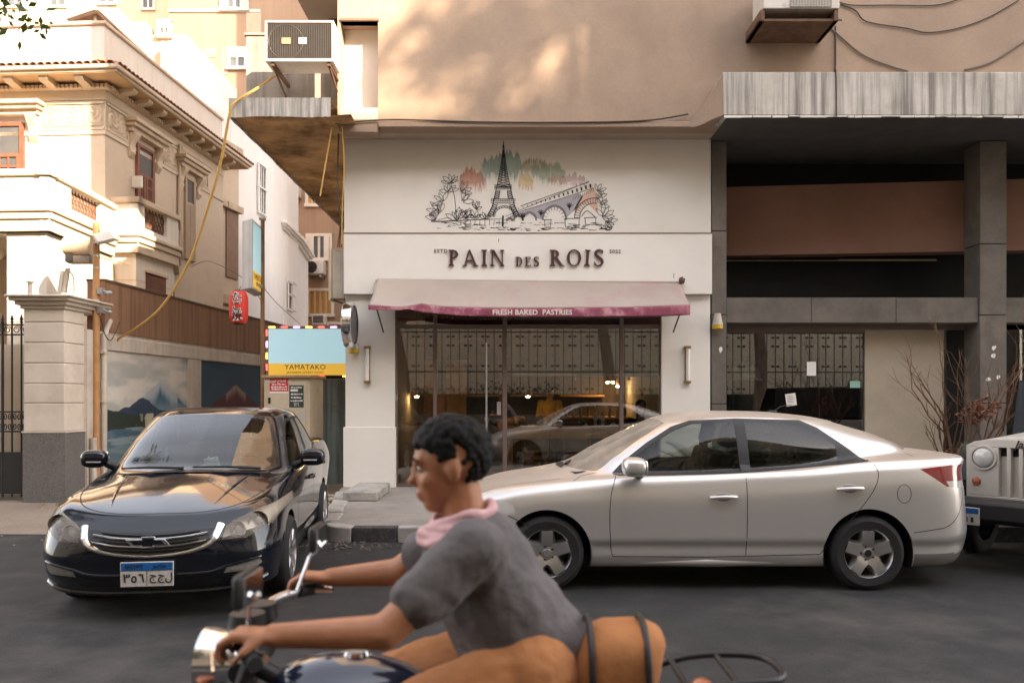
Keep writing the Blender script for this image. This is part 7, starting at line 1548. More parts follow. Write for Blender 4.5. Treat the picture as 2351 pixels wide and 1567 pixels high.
def make_silver():
    root = thing('silver_sedan', 'dusty silver four-door sedan parked side-on at the kerb', 'car', (0, 0, 0)); fa, ra, R_ = .88, 3.53, .308
    B = Body(sedan_net()); sd_ = lambda c, n: c.y > .42; up = lambda c, n: c.y > .3 and c.z > .9
    for ax_, r in ((fa, .365), (ra, .372)): B.region('_cut', arcp(ax_, .305, r, -25, 205, 26), 'side', lambda c, n: c.y > .60 and c.z < .82); B.mark('_cut', lambda c, n, t, a=ax_, q=r: math.hypot(c.x-a, c.z-.305) < q-.002 and c.y > .55)
    wf = [(1.50, .965), (1.575, 1.05), (1.77, 1.19), (1.98, 1.315), (2.14, 1.372), (2.50, 1.393), (2.50, .985), (2.0, .968)]
    frame = [(1.43, .955), (1.54, 1.06), (1.74, 1.205), (1.965, 1.34), (2.13, 1.395), (2.52, 1.413), (3.08, 1.398), (3.22, 1.335), (3.40, 1.20), (3.56, 1.068), (3.0, 1.010), (2.5, .970), (2.0, .952)]
    wr = [(2.59, .992), (2.59, 1.390), (3.06, 1.376), (3.19, 1.315), (3.34, 1.19), (3.34, 1.052), (3.0, 1.024)]
    qt = [(3.365, 1.055), (3.365, 1.185), (3.50, 1.073)]
    B.region('window_surround', frame, 'side', lambda c, n: c.y > .45 and c.z > .9)
    B.region('side_window', wf, 'side', up, ['window_surround']); B.region('side_window', wr, 'side', up, ['window_surround'])
    # windscreen / rear screen in front and top view
    B.region('windscreen', [(-.01, .995), (.5, .972), (.655, .968), (.60, 1.12), (.51, 1.28), (.44, 1.37), (.30, 1.39), (-.01, 1.397)], 'front', lambda c, n: c.x < 2.02 and c.x > 1.02 and n.x < -.25 and c.z > .95, ['body'])
    B.region('rear_window', [(-.01, 1.15), (.36, 1.15), (.5, 1.14), (.44, 1.27), (.38, 1.345), (-.01, 1.35)], 'front', lambda c, n: c.x > 3.3 and n.x > .2 and c.z > 1.1, ['body'])
    B.region('headlight', [(.10, .60), (.62, .635), (.60, .70), (.50, .745), (.34, .735), (.15, .69)], 'side', lambda c, n: c.y > .40 and c.x < .7, ['body'])
    tl = [(3.97, 1.0), (4.25, 1.03), (4.60, 1.035), (4.60, .845), (4.33, .84), (4.19, .855)]
    B.region('tail_light', tl, 'side', lambda c, n: c.y > .30 and c.x > 3.9, ['body'])
    B.region('reversing_lamp', [(4.19, .90), (4.60, .895), (4.60, .845), (4.33, .84), (4.22, .85)], 'side', lambda c, n: c.y > .30 and c.x > 3.9, ['tail_light'])
    B.mark('bumper_skirt', lambda c, n, t: t == 'body' and c.z < .30 and c.x > 3.95)
    mats = {'body': M_silver, 'window_surround': M_bplastic, 'side_window': M_carglass, 'windscreen': M_dustglass, 'rear_window': M_dustglass, 'headlight': M_lens, 'tail_light': M_red, 'reversing_lamp': M_lens, 'bumper_skirt': mat('grey_skirt', (0.20,0.19,0.185), .5, .1)}
    B.build(root, mats, M_inn, ('side_window', 'headlight', 'tail_light', 'window_surround'))
    sm_ = lambda *a, **k: B.seam('panel_gap', *a, **k)
    sm_([(1.455, .94), (1.425, .86), (1.40, .74), (1.395, .55), (1.405, .36), (1.42, .285)], 'side', M_seam, root, cr=True); sm_([(2.525, .97), (2.525, .6), (2.52, .29)], 'side', M_seam, root)
    sm_([(3.60, 1.04), (3.615, .95), (3.56, .82), (3.44, .66), (3.30, .50), (3.20, .38), (3.13, .30)], 'side', M_seam, root, cr=True); sm_([(1.42, .283), (2.2, .278), (3.13, .30)], 'side', M_seam, root)
    sm_([(3.90, .48), (4.05, .50), (4.20, .53), (4.30, .62), (4.36, .75), (4.38, .82)], 'side', M_seam, root, cr=True); sm_([(.56, .62), (.68, .56), (.76, .52)], 'side', M_seam, root); sm_([(1.10, .90), (1.18, .93), (1.30, .955)], 'side', M_seam, root)
    sm_([(x, .66+.03*math.sin(x)) for x in (.28, .5, .8, 1.0)], 'top', M_seam, root); 
    sm_([(3.82+.058*math.cos(a), .80+.075*math.sin(a)) for a in [6.283*k/26 for k in range(27)]], 'side', M_seam, root, both=False, n=1, wd=.005)
    sm_([(3.98, .56), (3.98, .70)], 'top', M_seam, root)
    # belt and sill trims
    B.seam('belt_trim', [(1.44, .945), (2.0, .952), (2.5, .970), (3.0, 1.008), (3.57, 1.064)], 'side', M_bplastic, root, wd=.022, off=.005, cr=True); B.seam('door_pillar_trim', [(2.545, .975), (2.545, 1.40)], 'side', M_bplastic, root, wd=.085, off=.003)
    for s in (-1, 1): MB().tube([(1.30, .80*s, .235), (2.2, .815*s, .23), (3.1, .80*s, .235)], [.035, .045, .035], 10).obj('sill', M_silver, root, smooth=True, local=True)
    us_ = MB(); us_.box(.35, 4.2, -.66, .66, .17, .26); us_.obj('underbody', M_bplastic, root, local=True)
    for (x, z) in ((2.33, .765), (3.37, .835)):
        for s in (1, -1):
            p, nr_ = B.surf((x, z), 'side'); y = p.y
            b = MB(); b.ball((x, (y-.008)*s, z), (.085, .012, .048), 16, 10); b.obj('handle_recess', mat('shaded_silver', (0.34,0.325,0.31), .4, .03, metal=.5), root, smooth=True, local=True)  # slight bulge in darker silver; the recess shade is put into its colour
            b = MB(); b.tube([(x-.105, (y+.004)*s, z+.005), (x-.08, (y+.03)*s, z+.008), (x, (y+.036)*s, z+.012), (x+.08, (y+.03)*s, z+.012), (x+.105, (y+.004)*s, z+.012)], [.014, .017, .018, .017, .014], 10); b.obj('door_handle', M_silver, root, smooth=True, local=True)
    for s in (1, -1): mirror(root, 1.60, .97, 1.03, s, M_silver, M_chrome, .11, .078, .118)
    for x, bare in ((fa, False), (ra, True)):
        for s in (1, -1): wheel(root, x, .775*s, s, R_, M_alu, 'five', bare)
        arch_liner(root, x, .305, .365, .872)
    seats(root, mat('dark_seat', (0.035,0.033,0.032), .9, .1)); dash(root, mat('grey_dash', (0.10,0.095,0.09), .8, .1), M_bplastic)
    b = MB(); b.box(3.95, 4.05, -.2, .2, 1.455, 1.456) if False else None
    q = MB(); q.ball((3.02, 0, 1.462), (.05, .02, .012), 10, 6); q.tube([(3.03, 0, 1.46), (3.10, 0, 1.51), (3.2, 0, 1.525)], [.006, .004, .003], 6); q.obj('roof_antenna', M_bplastic, root, smooth=True, local=True)
    for y0 in (.25, -.3):
        w_ = MB(); w_.tube([(1.07, y0, 1.0), (1.12, y0+.2, 1.01), (1.16, y0+.45, 1.0)], [.014, .011, .008], 6); w_.obj('wiper', M_bplastic, root, smooth=True, local=True)
    c_ = MB(); c_.grid(lambda s, t: (1.0+.09*s+.13*abs(2*t-1)**2, -.62+1.24*t, .972+.02*s-.03*abs(2*t-1)**2), 3, 14); c_.obj('cowl_panel', M_bplastic, root, smooth=True, local=True)
    for s in (1, -1):
        h = MB(); h.lathe([(.001, 0), (.055, -.02), (.06, .01)], (.30, .60*s, .67), 'x', 16); h.obj('lamp_reflector', M_chrome, root, smooth=True, local=True)
        rv = MB()
        p, nr_ = B.surf((4.50, .845), 'side')
    rvp = [(4.44, .86), (4.60, .865), (4.60, .822), (4.43, .818)]
    fb = MB(); fb.box(-.012, .0, -.26, .26, .42, .54); fb.obj('number_plate', M_paper, root, local=True)
    g = MB(); g.box(-.0, .05, -.32, .32, .58, .63); g.obj('grille', M_bplastic, root, local=True); g = MB(); g.box(-.005, .06, -.45, .45, .27, .37); g.obj('grille', M_bplastic, root, local=True)
    return root, B
silver, SB = make_silver()
silver.location = (0.29-.88, 7.44, 0)
silver.rotation_euler = (0, 0, 0)
# ------------------------------------------------------------------ black sedan
M_blk = mat('black_paint', (0.005, 0.007, 0.013), .12, 0, coat=.8, spec=.3)
M_clampw = mat('aged_lens', (0.66, 0.60, 0.50), .18, .12, 8, spec=.6, coat=1.0)
def make_black():
    root = thing('black_sedan', 'glossy black four-door sedan parked nose-out at the alley mouth', 'car', (0, 0, 0)); fa, wb, R_ = .90, 2.62, .31; ra = fa+wb
    def mod(R):
        for i, k in ((10, 1.04), (11, 1.03), (12, 1.05), (13, 1.075), (14, 1.09), (15, 1.09), (16, 1.09)):
            for p in R[i]: p[1] *= k
        for i, k in ((13, .015), (14, .028), (15, .03), (16, .03), (17, .03)):
            for p in R[i]: p[2] += k
    B = Body(sedan_net(4.55, fa, wb, .845, {'x': [.10, .03, -.01, -.02, -.005], 'mod': mod}))
    up = lambda c, n: c.y > .3 and c.z > .9
    for ax_, r in ((fa, .362), (ra, .365)): B.region('_cut', arcp(ax_, .305, r, -25, 205, 26), 'side', lambda c, n: c.y > .58 and c.z < .82); B.mark('_cut', lambda c, n, t, a=ax_, q=r: math.hypot(c.x-a, c.z-.305) < q-.002 and c.y > .55)
    frame = [(1.45, .962), (1.56, 1.06), (1.75, 1.205), (1.965, 1.335), (2.13, 1.385), (2.52, 1.403), (3.06, 1.388), (3.2, 1.325), (3.42, 1.18), (3.58, 1.075), (3.0, 1.018), (2.5, .980), (2.0, .962)]
    wf = [(1.52, .975), (1.59, 1.05), (1.78, 1.19), (1.98, 1.31), (2.14, 1.362), (2.49, 1.378), (2.49, .992), (2.0, .975)]; wr = [(2.58, 1.0), (2.58, 1.378), (3.04, 1.364), (3.17, 1.305), (3.38, 1.17), (3.46, 1.075), (3.0, 1.032)]
    B.region('window_surround', frame, 'side', lambda c, n: c.y > .45 and c.z > .9); B.region('side_window', wf, 'side', up, ['window_surround']); B.region('side_window', wr, 'side', up, ['window_surround'])
    B.region('windscreen', [(-.01, 1.00), (.3, .998), (.5, .985), (.665, .982), (.635, 1.12), (.55, 1.28), (.475, 1.375), (.32, 1.398), (-.01, 1.408)], 'front', lambda c, n: c.x < 2.02 and c.x > 1.02 and n.x < -.25 and c.z > .95, ['body'])
    B.region('rear_window', [(-.01, 1.15), (.36, 1.15), (.5, 1.14), (.44, 1.27), (.38, 1.345), (-.01, 1.35)], 'front', lambda c, n: c.x > 3.3 and n.x > .2 and c.z > 1.1, ['body'])
    # front face: grille opening, headlamps, chrome surround, lower intake, fog lamps
    fr = lambda c, n: c.x < 1.05 and n.x < -.05 and c.z < .86
    fr2 = lambda c, n: c.x < 1.15 and c.z < .9
    B.region('headlight', [(.485, .575), (.64, .575), (.80, .655), (.86, .745), (.83, .80), (.70, .765), (.56, .705), (.50, .665)], 'front', fr2, ['body'])
    B.region('grille', [(-.01, .49), (.16, .50), (.30, .53), (.40, .58), (.425, .655), (.30, .645), (-.01, .635)], 'front', fr, ['body'])
    B.region('lower_intake', [(-.01, .245), (.40, .245), (.52, .28), (.40, .315), (.34, .35), (-.01, .35)], 'front', fr, ['body'])
    B.region('fog_lamp', [(.50, .335), (.70, .345), (.745, .385), (.735, .415), (.62, .405), (.52, .375)], 'front', fr2, ['body'])
    B.region('tail_light', [(4.12, .90), (4.48, .98), (4.62, .985), (4.62, .80), (4.40, .79)], 'side', lambda c, n: c.y > .36 and c.x > 4.0, ['body'])
    mats = {'body': M_blk, 'window_surround': M_bplastic, 'side_window': M_carglass, 'windscreen': glass('windscreen_glass', (.55,.6,.56), 2.0, 1.5), 'rear_window': M_carglass, 'headlight': glass('lamp_glass', (.95, .92, .87), 1.2, 1.45, dust=.34), 'grille': M_bplastic, 'lower_intake': M_bplastic, 'fog_lamp': mat('fog_lens', (0.20,0.19,0.17), .15, .2, 30, coat=1.0), 'tail_light': M_red}
    out = B.build(root, mats, M_inn, ('side_window', 'headlight', 'tail_light', 'window_surround', 'fog_lamp'))
    # chrome surround and slats following the nose
    def nose_tube(name, pts, r, m, off=.008, par=root, both=True):
        C = curve([tuple(p) for p in pts], 10*(len(pts)-1)); S = []
        for p in C:
            q, nr_ = B.surf((max(p[0], 1e-4), p[1]), 'front')
            if q is not None: S.append(q+nr_*off)
        if not both:
            b = MB(); b.tube(S, r, 8); return b.obj(name, m, par, smooth=True, local=True)
        F_ = [Vector((p.x, -p.y, p.z)) for p in S[::-1]] + S[1:]
        rs = r if not isinstance(r, (list, tuple)) else [r[0]+(r[1]-r[0])*abs(2*i/(len(F_)-1)-1)**1.5 for i in range(len(F_))]
        b = MB(); b.tube(F_, rs, 8); return b.obj(name, m, par, smooth=True, local=True)
    nose_tube('grille_surround', [(0, .478), (.16, .488), (.31, .515), (.42, .565), (.465, .67)], [.011, .028], M_chrome, .004)
    for z in (.60, .555, ): nose_tube('grille_slat', [(0, z-.012), (.2, z-.004), (.385, z+.02)], .007, M_chrome, .014)
    for z in (.625, .578, .53, .505): nose_tube('grille_slat', [(0, z-.012), (.2, z-.004), (.33, z+.010)], .006, M_bplastic, .008)
    # bow-tie emblem: black cross bars edged in chrome
    q, _ = B.surf((.0005, .575), 'front'); ex = q.x-.022
    em = MB(); P = [(-.055, .03), (-.05, .012), (-.125, .012), (-.155, -.03), (-.045, -.03), (-.04, -.045), (.04, -.045), (.045, -.03), (.125, -.03), (.155, .012), (.05, .012), (.045, .03)]
    P = [(-.048, .038), (-.048, .018), (-.115, .018), (-.150, -.024), (-.042, -.024), (-.042, -.044), (.048, -.044), (.048, -.024), (.115, -.024), (.150, .018), (.042, .018), (.042, .038)]
    em.prism([(p[0], .580+p[1]) for p in P], 'x', ex, ex+.02); eo = em.obj('emblem', M_chrome, root, local=True, bevel=.002)
    em = MB(); em.prism([(p[0]*.78, .580+p[1]*.72-.001) for p in P], 'x', ex-.004, ex-.0005); em.obj('emblem_face', M_blk, eo, local=True)
    # number plate
    pq, _ = B.surf((.0005, .36), 'front'); px_ = pq.x-.03
    pp = MB(); pp.box(px_, px_+.012, -.178, .178, .272, .446); pl_ = pp.obj('number_plate', mat('plate_white', (0.66,0.63,0.58), .45, .12, 20, stain=(0.3,0.22,0.15), stain_amt=.5, stain_scale=25, stain_lo=.58), root, local=True, bevel=.004)
    b = MB(); b.box(px_-.002, px_-.0004, -.172, .172, .386, .440); b.obj('plate_band', mat('plate_blue', (0.015,0.13,0.42), .4, .08), pl_, local=True)
    M_pk = mat('plate_ink', (0.02,0.02,0.025), .5, 0)
    def pt(s, size, y, z, **k): text('plate_lettering', s, size, M_pk, pl_, (px_-.0035, y, z), (0, -1, 0), (0, 0, 1), .0006, local=True, **k)
    pt('EGYPT', .038, .085, .400, spacing=1.1, bold=.0008); pt(arabic('مصر'), .05, -.085, .405, bold=.0008)
    pt('٣', .085, .135, .305, bold=.0015); pt('٥', .085, .085, .305, bold=.0015); pt('٦', .085, .035, .305, bold=.0015)
    pt('ل', .075, -.148, .315, bold=.0012); pt('ج', .072, -.098, .325, bold=.0012); pt('ج', .072, -.042, .325, bold=.0012)
    b = MB(); b.box(px_-.002, px_-.0004, -.0015, .0015, .276, .385); b.box(px_-.002, px_-.0004, -.174, .174, .384, .3865); b.obj('plate_line', M_pk, pl_, local=True)
    for y in (-.155, .155): b = MB(); b.lathe([(.001, -.004), (.006, -.004), (.007, 0)], (px_, y, .428), 'x', 10); b.obj('plate_bolt', M_chrome, pl_, local=True)
    # headlamp internals
    for s in (1, -1):
        for (y, z, r, dx) in ((.575, .625, .055, .10), (.70, .675, .070, .14)):
            q, nr_ = B.surf((y, z), 'front')
            if q is None: continue
            b = MB(); b.lathe([(.012, .06), (r*.6, .045), (r, .0), (r*1.05, -.008)], (q.x+.05, y*s, z), 'x', 20); b.obj('lamp_reflector', M_chrome, root, smooth=True, local=True)
            b = MB(); b.ball((q.x+.07, y*s, z), (.02, .03, .03), 12, 8); b.obj('lamp_bulb', M_lens, root, smooth=True, local=True)
        b = MB(); G = []
        def hp(u_, v_):
            y = .47+.40*u_; z = .57+.10*u_+(.10+.06*u_)*v_; q, nr_ = B.surf((min(y, .845), z), 'front'); x = (q.x if q is not None else .75)+.10; return (x, min(y, .84)*s*.985, z)
        b.grid(hp, 12, 6); b.obj('lamp_housing', mat('lamp_housing', (0.66,0.62,0.55), .35, .15, 9, metal=.2), root, smooth=True, local=True)
    # lower lip spoiler
    nose_tube('lip_spoiler', [(0, .205), (.35, .205), (.62, .225), (.76, .27)], .022, M_blk, .0); nose_tube('bumper_crease', [(.0, .345), (.38, .35), (.52, .385), (.74, .43)], .010, M_blk, .0)
    # hood creases (raised ribs)
    sm_ = lambda *a, **k: B.seam('panel_gap', *a, **k)
    for s in (1, -1):
        C = []
        for (x, y) in curve([(.30, .36), (.55, .41), (.85, .46), (1.08, .50)], 20):
            q, nr_ = B.surf((x, y), 'top'); C.append(Vector((q.x, q.y*s, q.z-.004)))
        b = MB(); b.tube(C, [.004+.010*math.sin(math.pi*i/20) for i in range(21)], 8); b.obj('bonnet_rib', M_blk, root, smooth=True, local=True)
    sm_([(.175, .0), (.19, .25), (.25, .45), (.36, .58), (.60, .675), (.9, .715), (1.22, .715)], 'top', M_seam, root, cr=True, wd=.007)
    sm_([(1.47, .95), (1.44, .86), (1.41, .74), (1.40, .55), (1.41, .36), (1.42, .29)], 'side', M_seam, root, cr=True); sm_([(2.515, .98), (2.515, .6), (2.51, .29)], 'side', M_seam, root); sm_([(3.60, 1.04), (3.6, .92), (3.5, .76), (3.34, .56), (3.2, .40), (3.12, .30)], 'side', M_seam, root, cr=True); sm_([(1.42, .285), (2.2, .28), (3.12, .30)], 'side', M_seam, root)
    B.seam('belt_trim', [(1.46, .955), (2.0, .962), (2.5, .980), (3.0, 1.016), (3.57, 1.072)], 'side', M_bplastic, root, wd=.02, off=.005, cr=True); B.seam('door_pillar_trim', [(2.535, .985), (2.535, 1.39)], 'side', M_bplastic, root, wd=.08, off=.003)
    for (x, z) in ((2.33, .80), (3.36, .86)):
        for s in (1, -1):
            p, nr_ = B.surf((x, z), 'side'); y = p.y; b = MB(); b.tube([(x-.1, (y+.002)*s, z), (x-.07, (y+.034)*s, z+.003), (x+.07, (y+.034)*s, z+.006), (x+.1, (y+.002)*s, z+.006)], [.014, .018, .018, .014], 10); b.obj('door_handle', M_blk, root, smooth=True, local=True)
    for s in (1, -1):
        mirror(root, 1.60, .945, 1.05, s, M_blk, M_chrome, .11, .078, .085)
        b = MB(); b.box(1.515, 1.53, s*.93-.06, s*.93+.06, 1.02, 1.032); b.obj('mirror_indicator', M_lens, root, local=True)
    for x in (fa, ra):
        for s in (1, -1): wheel(root, x, .765*s, s, R_, M_alu, 'seven')
        arch_liner(root, x, .305, .362, .83)
    us_ = MB(); us_.box(.35, 4.2, -.64, .64, .17, .26); us_.obj('underbody', M_bplastic, root, local=True)
    seats(root, mat('tan_seat', (0.26,0.18,0.11), .85, .15)); dash(root, mat('dark_dash', (0.035,0.035,0.034), .7, .1), M_bplastic)
    for (y0, y1) in ((.05, .58), (-.56, -.02)):
        w_ = MB(); zz_ = lambda y: 1.003-.04*y*y
        w_.tube([(1.06+.14*y0*y0*2, y0, zz_(y0)), (1.07, (y0+y1)/2, 1.012), (1.085+.14*y1*y1*2, y1, zz_(y1)+.006)], [.014, .012, .008], 6); w_.obj('wiper', M_bplastic, root, smooth=True, local=True)
    c_ = MB(); c_.grid(lambda s, t: (1.0+.07*s+.13*abs(2*t-1)**2, -.62+1.24*t, .976+.015*s-.03*abs(2*t-1)**2), 3, 14); c_.obj('cowl_panel', M_bplastic, root, smooth=True, local=True)
    # tissue box on the dashboard and toll sticker
    rvm = MB(); rvm.box(1.78, 1.81, -.11, .11, 1.27, 1.33); rvm.obj('rear_view_mirror', M_bplastic, root, local=True, bevel=.01)
    return root, B
black, BB = make_black()
bd = Vector((-.13, .99)).normalized()
black.rotation_euler = (0, 0, math.atan2(bd.y, bd.x)); black.location = (-2.56, 5.62, 0); black.scale = (1.0, 1.0, 1.0)
BM = Matrix.LocRotScale(black.location, black.rotation_euler, black.scale)
p = BM @ Vector((1.28, -.12, .935))
ts = thing('tissue_box', 'white tissue pack on the dashboard of the black sedan', 'tissue box', tuple(p))
b = MB(); b.box(p.x-.09, p.x+.09, p.y-.06, p.y+.06, p.z-.02, p.z+.07); b.obj('box', M_paper, ts, bevel=.01)
b = MB(); rg = random.Random(5); b.ball((p.x, p.y, p.z+.09), (.07, .05, .06), 9, 6); b.v = [(x+rg.uniform(-.015, .015), y+rg.uniform(-.015, .015), z+rg.uniform(-.02, .02)) for x, y, z in b.v]; b.obj('tissue', M_paper, ts)
# ------------------------------------------------------------------ white four-wheel drive at the right edge
M_jw = mat('offwhite_paint', (0.60, 0.56, 0.50), .45, .05, 2, coat=.3); 
jp = thing('off_road_car', 'white boxy off-road car with seven slot grille and black bumper behind the silver sedan', 'car', (0, 0, 0))
# local: x from grille (0) to rear, y across; z up
def J(name, m, *bx, bevel=.02):
    b = MB()
    for q in bx: b.box(*q)
    return b.obj(name, m, jp, bevel=bevel, local=True)
slots = [(-.30+k*.10) for k in range(7)]
# grille panel with seven real slots: built from posts and rails, gently raked
gz0, gz1 = .66, 1.16; W2 = .62
outl = [(-W2, .70), (-W2+.03, .60), (W2-.03, .60), (W2, .70), (W2, 1.06), (W2-.07, 1.17), (W2-.22, 1.20), (-W2+.22, 1.20), (-W2+.07, 1.17), (-W2, 1.06)]
b = MB(); xs_ = [-W2+.0, -.335] ; 
posts = [(-W2, -.335)] + [(s+.033, s+.067) for s in slots[:-1]] + [(.335, W2)]
for a, c_ in posts: b.box(0, .06, a, c_, gz0+.001, gz1-.04)
b.box(0, .06, -W2, W2, .60, gz0); b.prism([(-W2, gz1-.039), (W2, gz1-.039), (W2, 1.13), (W2-.07, 1.17), (W2-.22, 1.20), (-W2+.22, 1.20), (-W2+.07, 1.17), (-W2, 1.13)], 'x', 0, .06); b.obj('grille_panel', M_jw, jp, bevel=.008, local=True)
J('grille_backing', M_dark, (.065, .08, -.4, .4, .6, 1.15), bevel=0)
for s in (1, -1):
    b = MB(); b.lathe([(.001, -.035), (.07, -.03), (.095, -.012), (.10, 0)], (0, .465*s, 1.02), 'x', 24); b.obj('headlight', M_lens, jp, smooth=True, local=True)
    b = MB(); b.lathe([(.10, -.02), (.115, -.02), (.118, .0)], (0, .465*s, 1.02), 'x', 24); b.obj('headlight_ring', M_jw, jp, smooth=True, local=True)
    b = MB(); b.lathe([(.001, -.02), (.035, -.015), (.042, 0)], (0, .53*s, .79), 'x', 16); b.obj('indicator', mat('amber_lens', (0.42,0.10,0.02), .2, .1, coat=1), jp, smooth=True, local=True)
hb = MB(); hb.grid(lambda s, t: (.02+1.33*s, (-W2+2*W2*t)*(1+.16*s), 1.10+.115*(1-abs(2*t-1)**5)+.04*s), 10, 24); o = hb.obj('bonnet', M_jw, jp, smooth=True, local=True); o.modifiers.new('solid', 'SOLIDIFY').thickness = .02
J('tub', M_jw, (.062, 1.4, -W2+.02, W2-.02, .55, 1.05), (1.4, 3.6, -.76, .76, .55, 1.12)); J('cab', mat('soft_top', (0.03,0.03,0.03), .9, .1), (1.75, 3.55, -.72, .72, 1.125, 1.80), bevel=.06)
wsb = MB(); wsb.prism([(1.36, 1.13), (1.40, 1.13), (1.62, 1.78), (1.58, 1.78)], 'y', -.70, .70); wsb.obj('windscreen', M_darkglass, jp, local=True)
for s in (1, -1):
    f = MB(); f.prism([(.02, .78), (.08, .98), (.25, 1.02), (.85, 1.02), (1.25, .7), (1.2, .66), (.82, .96), (.26, .96), (.12, .92), (.06, .76)], 'y', .60*s, .92*s); f.obj('mudguard', M_bplastic, jp, local=True, bevel=.015)
    for x in (.62, 3.0): wheel(jp, x, .77*s, s, .38, M_alu, 'five')
J('front_bumper', M_bplastic, (-.36, -.12, -.80, .80, .44, .66), bevel=.05); J('bumper_mount', M_bplastic, (-.12, .1, -.5, .5, .46, .60))
J('underbody', M_bplastic, (.1, 3.4, -.6, .6, .4, .56), bevel=0)
pl2 = J('number_plate', MATS['plate_white'], (-.38, -.362, .36, .68, .42, .58), bevel=.003)
b = MB(); b.box(-.382, -.3805, .365, .675, .525, .575); b.obj('plate_band', MATS['plate_blue'], pl2, local=True)
for y_ in (.42, .47, .53, .58, .63): b = MB(); b.box(-.3825, -.381, y_-.012, y_+.012, .445, .445+random.uniform(.03, .06)); b.obj('plate_mark', MATS['plate_ink'], pl2, local=True)
text('bonnet_lettering', 'Jana', .10, mat('decal_dark', (0.03,0.02,0.02)), jp, (-.003, .12, 1.125), (0, -1, 0), (0, 0, 1), .001, local=True, shear=.35, bold=.002)
jd = Vector((.78, .626)).normalized()            # grille to tail
jp.rotation_euler = (0, 0, math.atan2(jd.y, jd.x)); jp.location = (4.79, 7.24, 0)
# ================================================================== MOTORCYCLE, RIDER, PEOPLE
def remesh(b, name, m, parent, vox=.008, smooth_it=6, local=False):
    me = b.mesh('raw'); o = bpy.data.objects.new('raw', me); COL.objects.link(o)
    r = o.modifiers.new('r', 'REMESH'); r.mode = 'VOXEL'; r.voxel_size = vox; r.use_smooth_shade = True
    s = o.modifiers.new('s', 'SMOOTH'); s.iterations = smooth_it; s.factor = .5
    bpy.context.view_layer.update(); dg = bpy.context.evaluated_depsgraph_get(); ev = bpy.data.meshes.new_from_object(o.evaluated_get(dg)); bpy.data.objects.remove(o); ev.name = name
    ev.polygons.foreach_set('use_smooth', [True]*len(ev.polygons)); ev.materials.clear()
    return link(name, ev, m, parent, local)
def head_mesh(b, c, f, up, s=1.0):
    """head: skull, jaw, nose, brow, ears, facing f"""
    c = Vector(c); f = Vector(f).normalized(); up = Vector(up); up = (up-f*up.dot(f)).normalized(); r = f.cross(up)
    def P(a, b_, d): return c+(f*a+r*b_+up*d)*s
    def E(cc, rad, n=18, m=12):
        q = MB(); q.ball((0, 0, 0), rad, n, m); b.add([P(cc[0]+p[0], cc[1]+p[1], cc[2]+p[2]) for p in q.v], q.f)
    E((-.005, 0, .03), (.098, .077, .088)); E((.035, 0, -.035), (.056, .058, .075)); E((.05, 0, -.092), (.032, .035, .026)); E((.076, 0, .022), (.022, .055, .022)); E((.093, 0, -.012), (.013, .011, .028)); E((.105, 0, -.03), (.014, .016, .012)); E((.086, 0, -.062), (.013, .024, .010)); E((.084, 0, -.074), (.012, .020, .009))
    for sg_ in (-1, 1): E((.055, .042*sg_, -.03), (.025, .02, .022)); E((-.012, .078*sg_, -.008), (.020, .010, .033))
    return P
def hand(b, wrist, d, palm_n, curl=1.0, s=1.0, side=1):
    """palm plus four fingers curling about a bar and a thumb; d = finger direction, palm_n = palm normal"""
    w_ = Vector(wrist); d = Vector(d).normalized(); n = Vector(palm_n); n = (n-d*n.dot(d)).normalized(); t = d.cross(n)*side
    k = w_+d*.085*s
    for o in (-.03, -.01, .01, .03): b.cap(w_+t*o*.7*s, k+t*o*s, .015*s, .0135*s, 8)
    for i, (o, ln) in enumerate(((-.033, .062), (-.011, .072), (.011, .070), (.033, .056))):
        p = k+t*o*s; a = 0.0
        for j, fr_ in enumerate((.45, .32, .23)):
            a += (.55, .9, .8)[j]*curl; dd = d*math.cos(a)+n*math.sin(a); q = p+dd*ln*1.25*fr_*s; b.cap(p, q, (.0105-.001*j)*s, (.0098-.001*j)*s, 8); p = q
    p = w_+d*.025*s-t*.03*s; q = p+(d*.5-t*.5+n*.45).normalized()*.042*s; b.cap(p, q, .0135*s, .0115*s, 8); e = q+(d*.6+n*.7).normalized()*.034*s; b.cap(q, e, .011*s, .009*s, 8)
M_skin = mat('skin_tan', (0.44, 0.19, 0.095), .48, .16, 14, .15, 120, sub=.12); M_hair = mat('black_hair', (0.007, 0.006, 0.005), .7, .3, 60, spec=.2)
M_shirt = mat('grey_shirt', (0.13, 0.115, 0.115), .9, .12, 7, .35, 60); M_trou = mat('tan_trousers', (0.46, 0.19, 0.07), .9, .15, 8, .3, 50); M_scarf = mat('pink_scarf', (0.66, 0.40, 0.41), .9, .25, 12, .3, 40)
RY0 = 2.10     # centre line of the motorcycle
rd = thing('person', 'rider in grey shirt and tan trousers leaning to the handlebars of the motorcycle', 'person', (0.02, RY0, .86))
hipL, hipR = (.05, RY0-.10, .93), (.05, RY0+.10, .93); chest = (-.10, RY0, 1.20); neck = (-.125, RY0, 1.325)
shn, shf = (-.095, RY0-.185, 1.265), (-.13, RY0+.185, 1.265); eln, elf = (-.30, RY0-.27, 1.085), (-.345, RY0+.26, 1.11); han, haf = (-.555, RY0-.30, 1.085), (-.56, RY0+.30, 1.085)
kn, kf = (-.36, RY0-.19, .80), (-.36, RY0+.19, .80); an, af = (-.13, RY0-.17, .40), (-.13, RY0+.17, .40)
b = MB()
HP = head_mesh(b, (-.165, RY0, 1.455), (-1, .0, -.10), (0, 0, 1), 1.04)
b.cap((-.118, RY0, 1.26), (-.142, RY0, 1.40), .062, .055)
b.cap((.03, RY0, .96), chest, .13, .13); 
